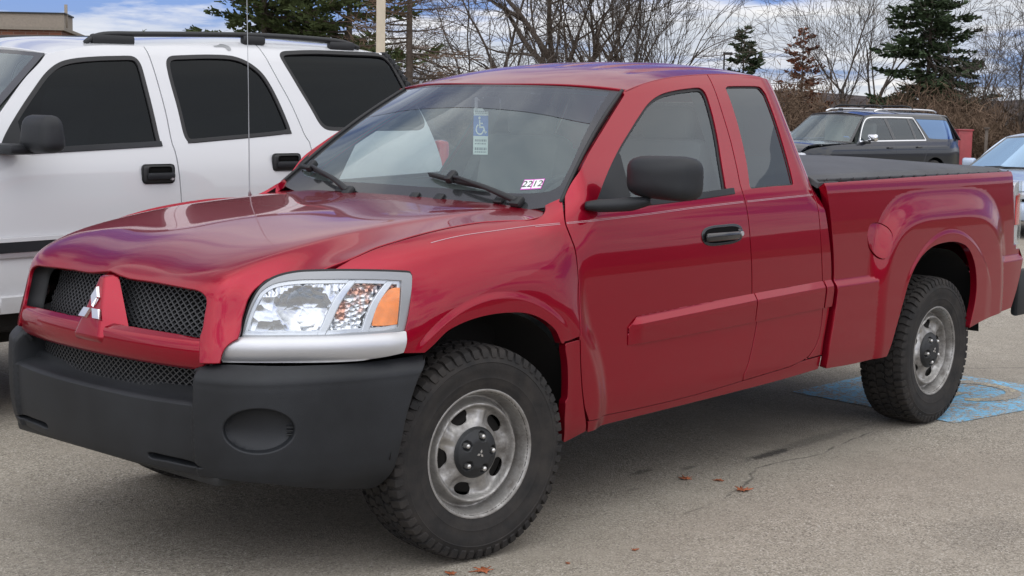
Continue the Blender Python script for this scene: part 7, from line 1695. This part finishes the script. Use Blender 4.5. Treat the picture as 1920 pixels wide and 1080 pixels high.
bare_tree('bare_tree',(61.3,25.7,-1.6),dict(BASE,kids=[6,5,4,3,2],rr=(.42,.62),depth=5,ang=(22,52),up=[.02,.05,.03,.02,0]),[(0,0,(0,.05,1),3.3,.11,0),(.4,-.3,(.1,-.3,1),3.2,.10,0)],'leafless tree right of the large spruce above the sedan','barkgrey',46,group='leafless trees on the right skyline')
bare_tree('bare_tree',(60.5,23.5,-1.6),dict(BASE,kids=[6,5,4,3,2],rr=(.42,.62),depth=5,ang=(22,52),up=[.02,.05,.03,.02,0]),[(0,0,(0,.05,1),3.6,.12,0),(.3,-.3,(.1,-.3,1),3.4,.10,0)],'leafless tree at the right edge of the picture','barkgrey',47,group='leafless trees on the right skyline')
bare_tree('shrub',(40.2,14.0,-.5),dict(BASE,step=.3,kids=[5,4,3,2],depth=3,ang=(20,60),ls=.8),[(0,0,(.1,0,1),1.3,.03,0),(.3,-.3,(.2,-.1,1),1.2,.03,0),(-.1,-.4,(-.1,-.2,1),1.2,.03,0)],'rust coloured shrub at the right edge behind the sedan','bark',48,leafm='oakleaf',leafn=1800,leafsz=.12)
# brown thicket along the far edge of the lot: one mass of twigs
def thicket(seed,p0,p1,dep,n,hmin,hmax,name,kind='stuff'):
    rnd=np.random.RandomState(seed); p0=np.array(p0);p1=np.array(p1); d=p1-p0; L=np.linalg.norm(d); d/=L; nn=np.array([-d[1],d[0]])
    segs=[];cs=[];ds=[]
    for i in range(n):
        u=rnd.rand()*L; v=rnd.rand()*dep; b=p0+d*u+nn*v; z0=float(zg(*b))-.2; h=rnd.uniform(hmin,hmax)*(1+.35*math.sin(u*.9+seed)+.25*math.sin(u*2.3))*(.75+.5*v/dep)
        a=rnd.normal(0,.28,2); P=[np.array([b[0],b[1],z0])]; dd=np.array([a[0],a[1],1.])
        for k in range(4): dd=dd+rnd.normal(0,.22,3); dd[2]=max(dd[2],.25); P.append(P[-1]+dd/np.linalg.norm(dd)*h/4)
        segs.append((np.array(P),np.linspace(.022,.006,5),3))
        for q in range(9):
            k=rnd.randint(1,5); c=P[k]*(1-.5*rnd.rand())+P[k-1]*.0 if False else P[k-1]+(P[k]-P[k-1])*rnd.rand()
            cs.append(c); ds.append(rnd.normal(0,1,3)+np.array([0,0,.7]))
    V,F=tubes_fast(segs,[3]); V2,F2=cards(np.array(cs),np.array(ds),.55,.035,rnd); 
    o=len(V); V=np.vstack([V,V2]); F=F+[tuple(i+o for i in f) for f in F2]
    return tag(mesh_np(name,V,F,M['twig'],None,False),'brown leafless thicket along the far edge of the lot','thicket',kind=kind)
thicket(5,(48.,33.),(57.,12.),12.,5200,2.0,2.9,'thicket')
thicket(6,(34.,42.),(50.,31.),8.,1800,1.6,2.6,'thicket')
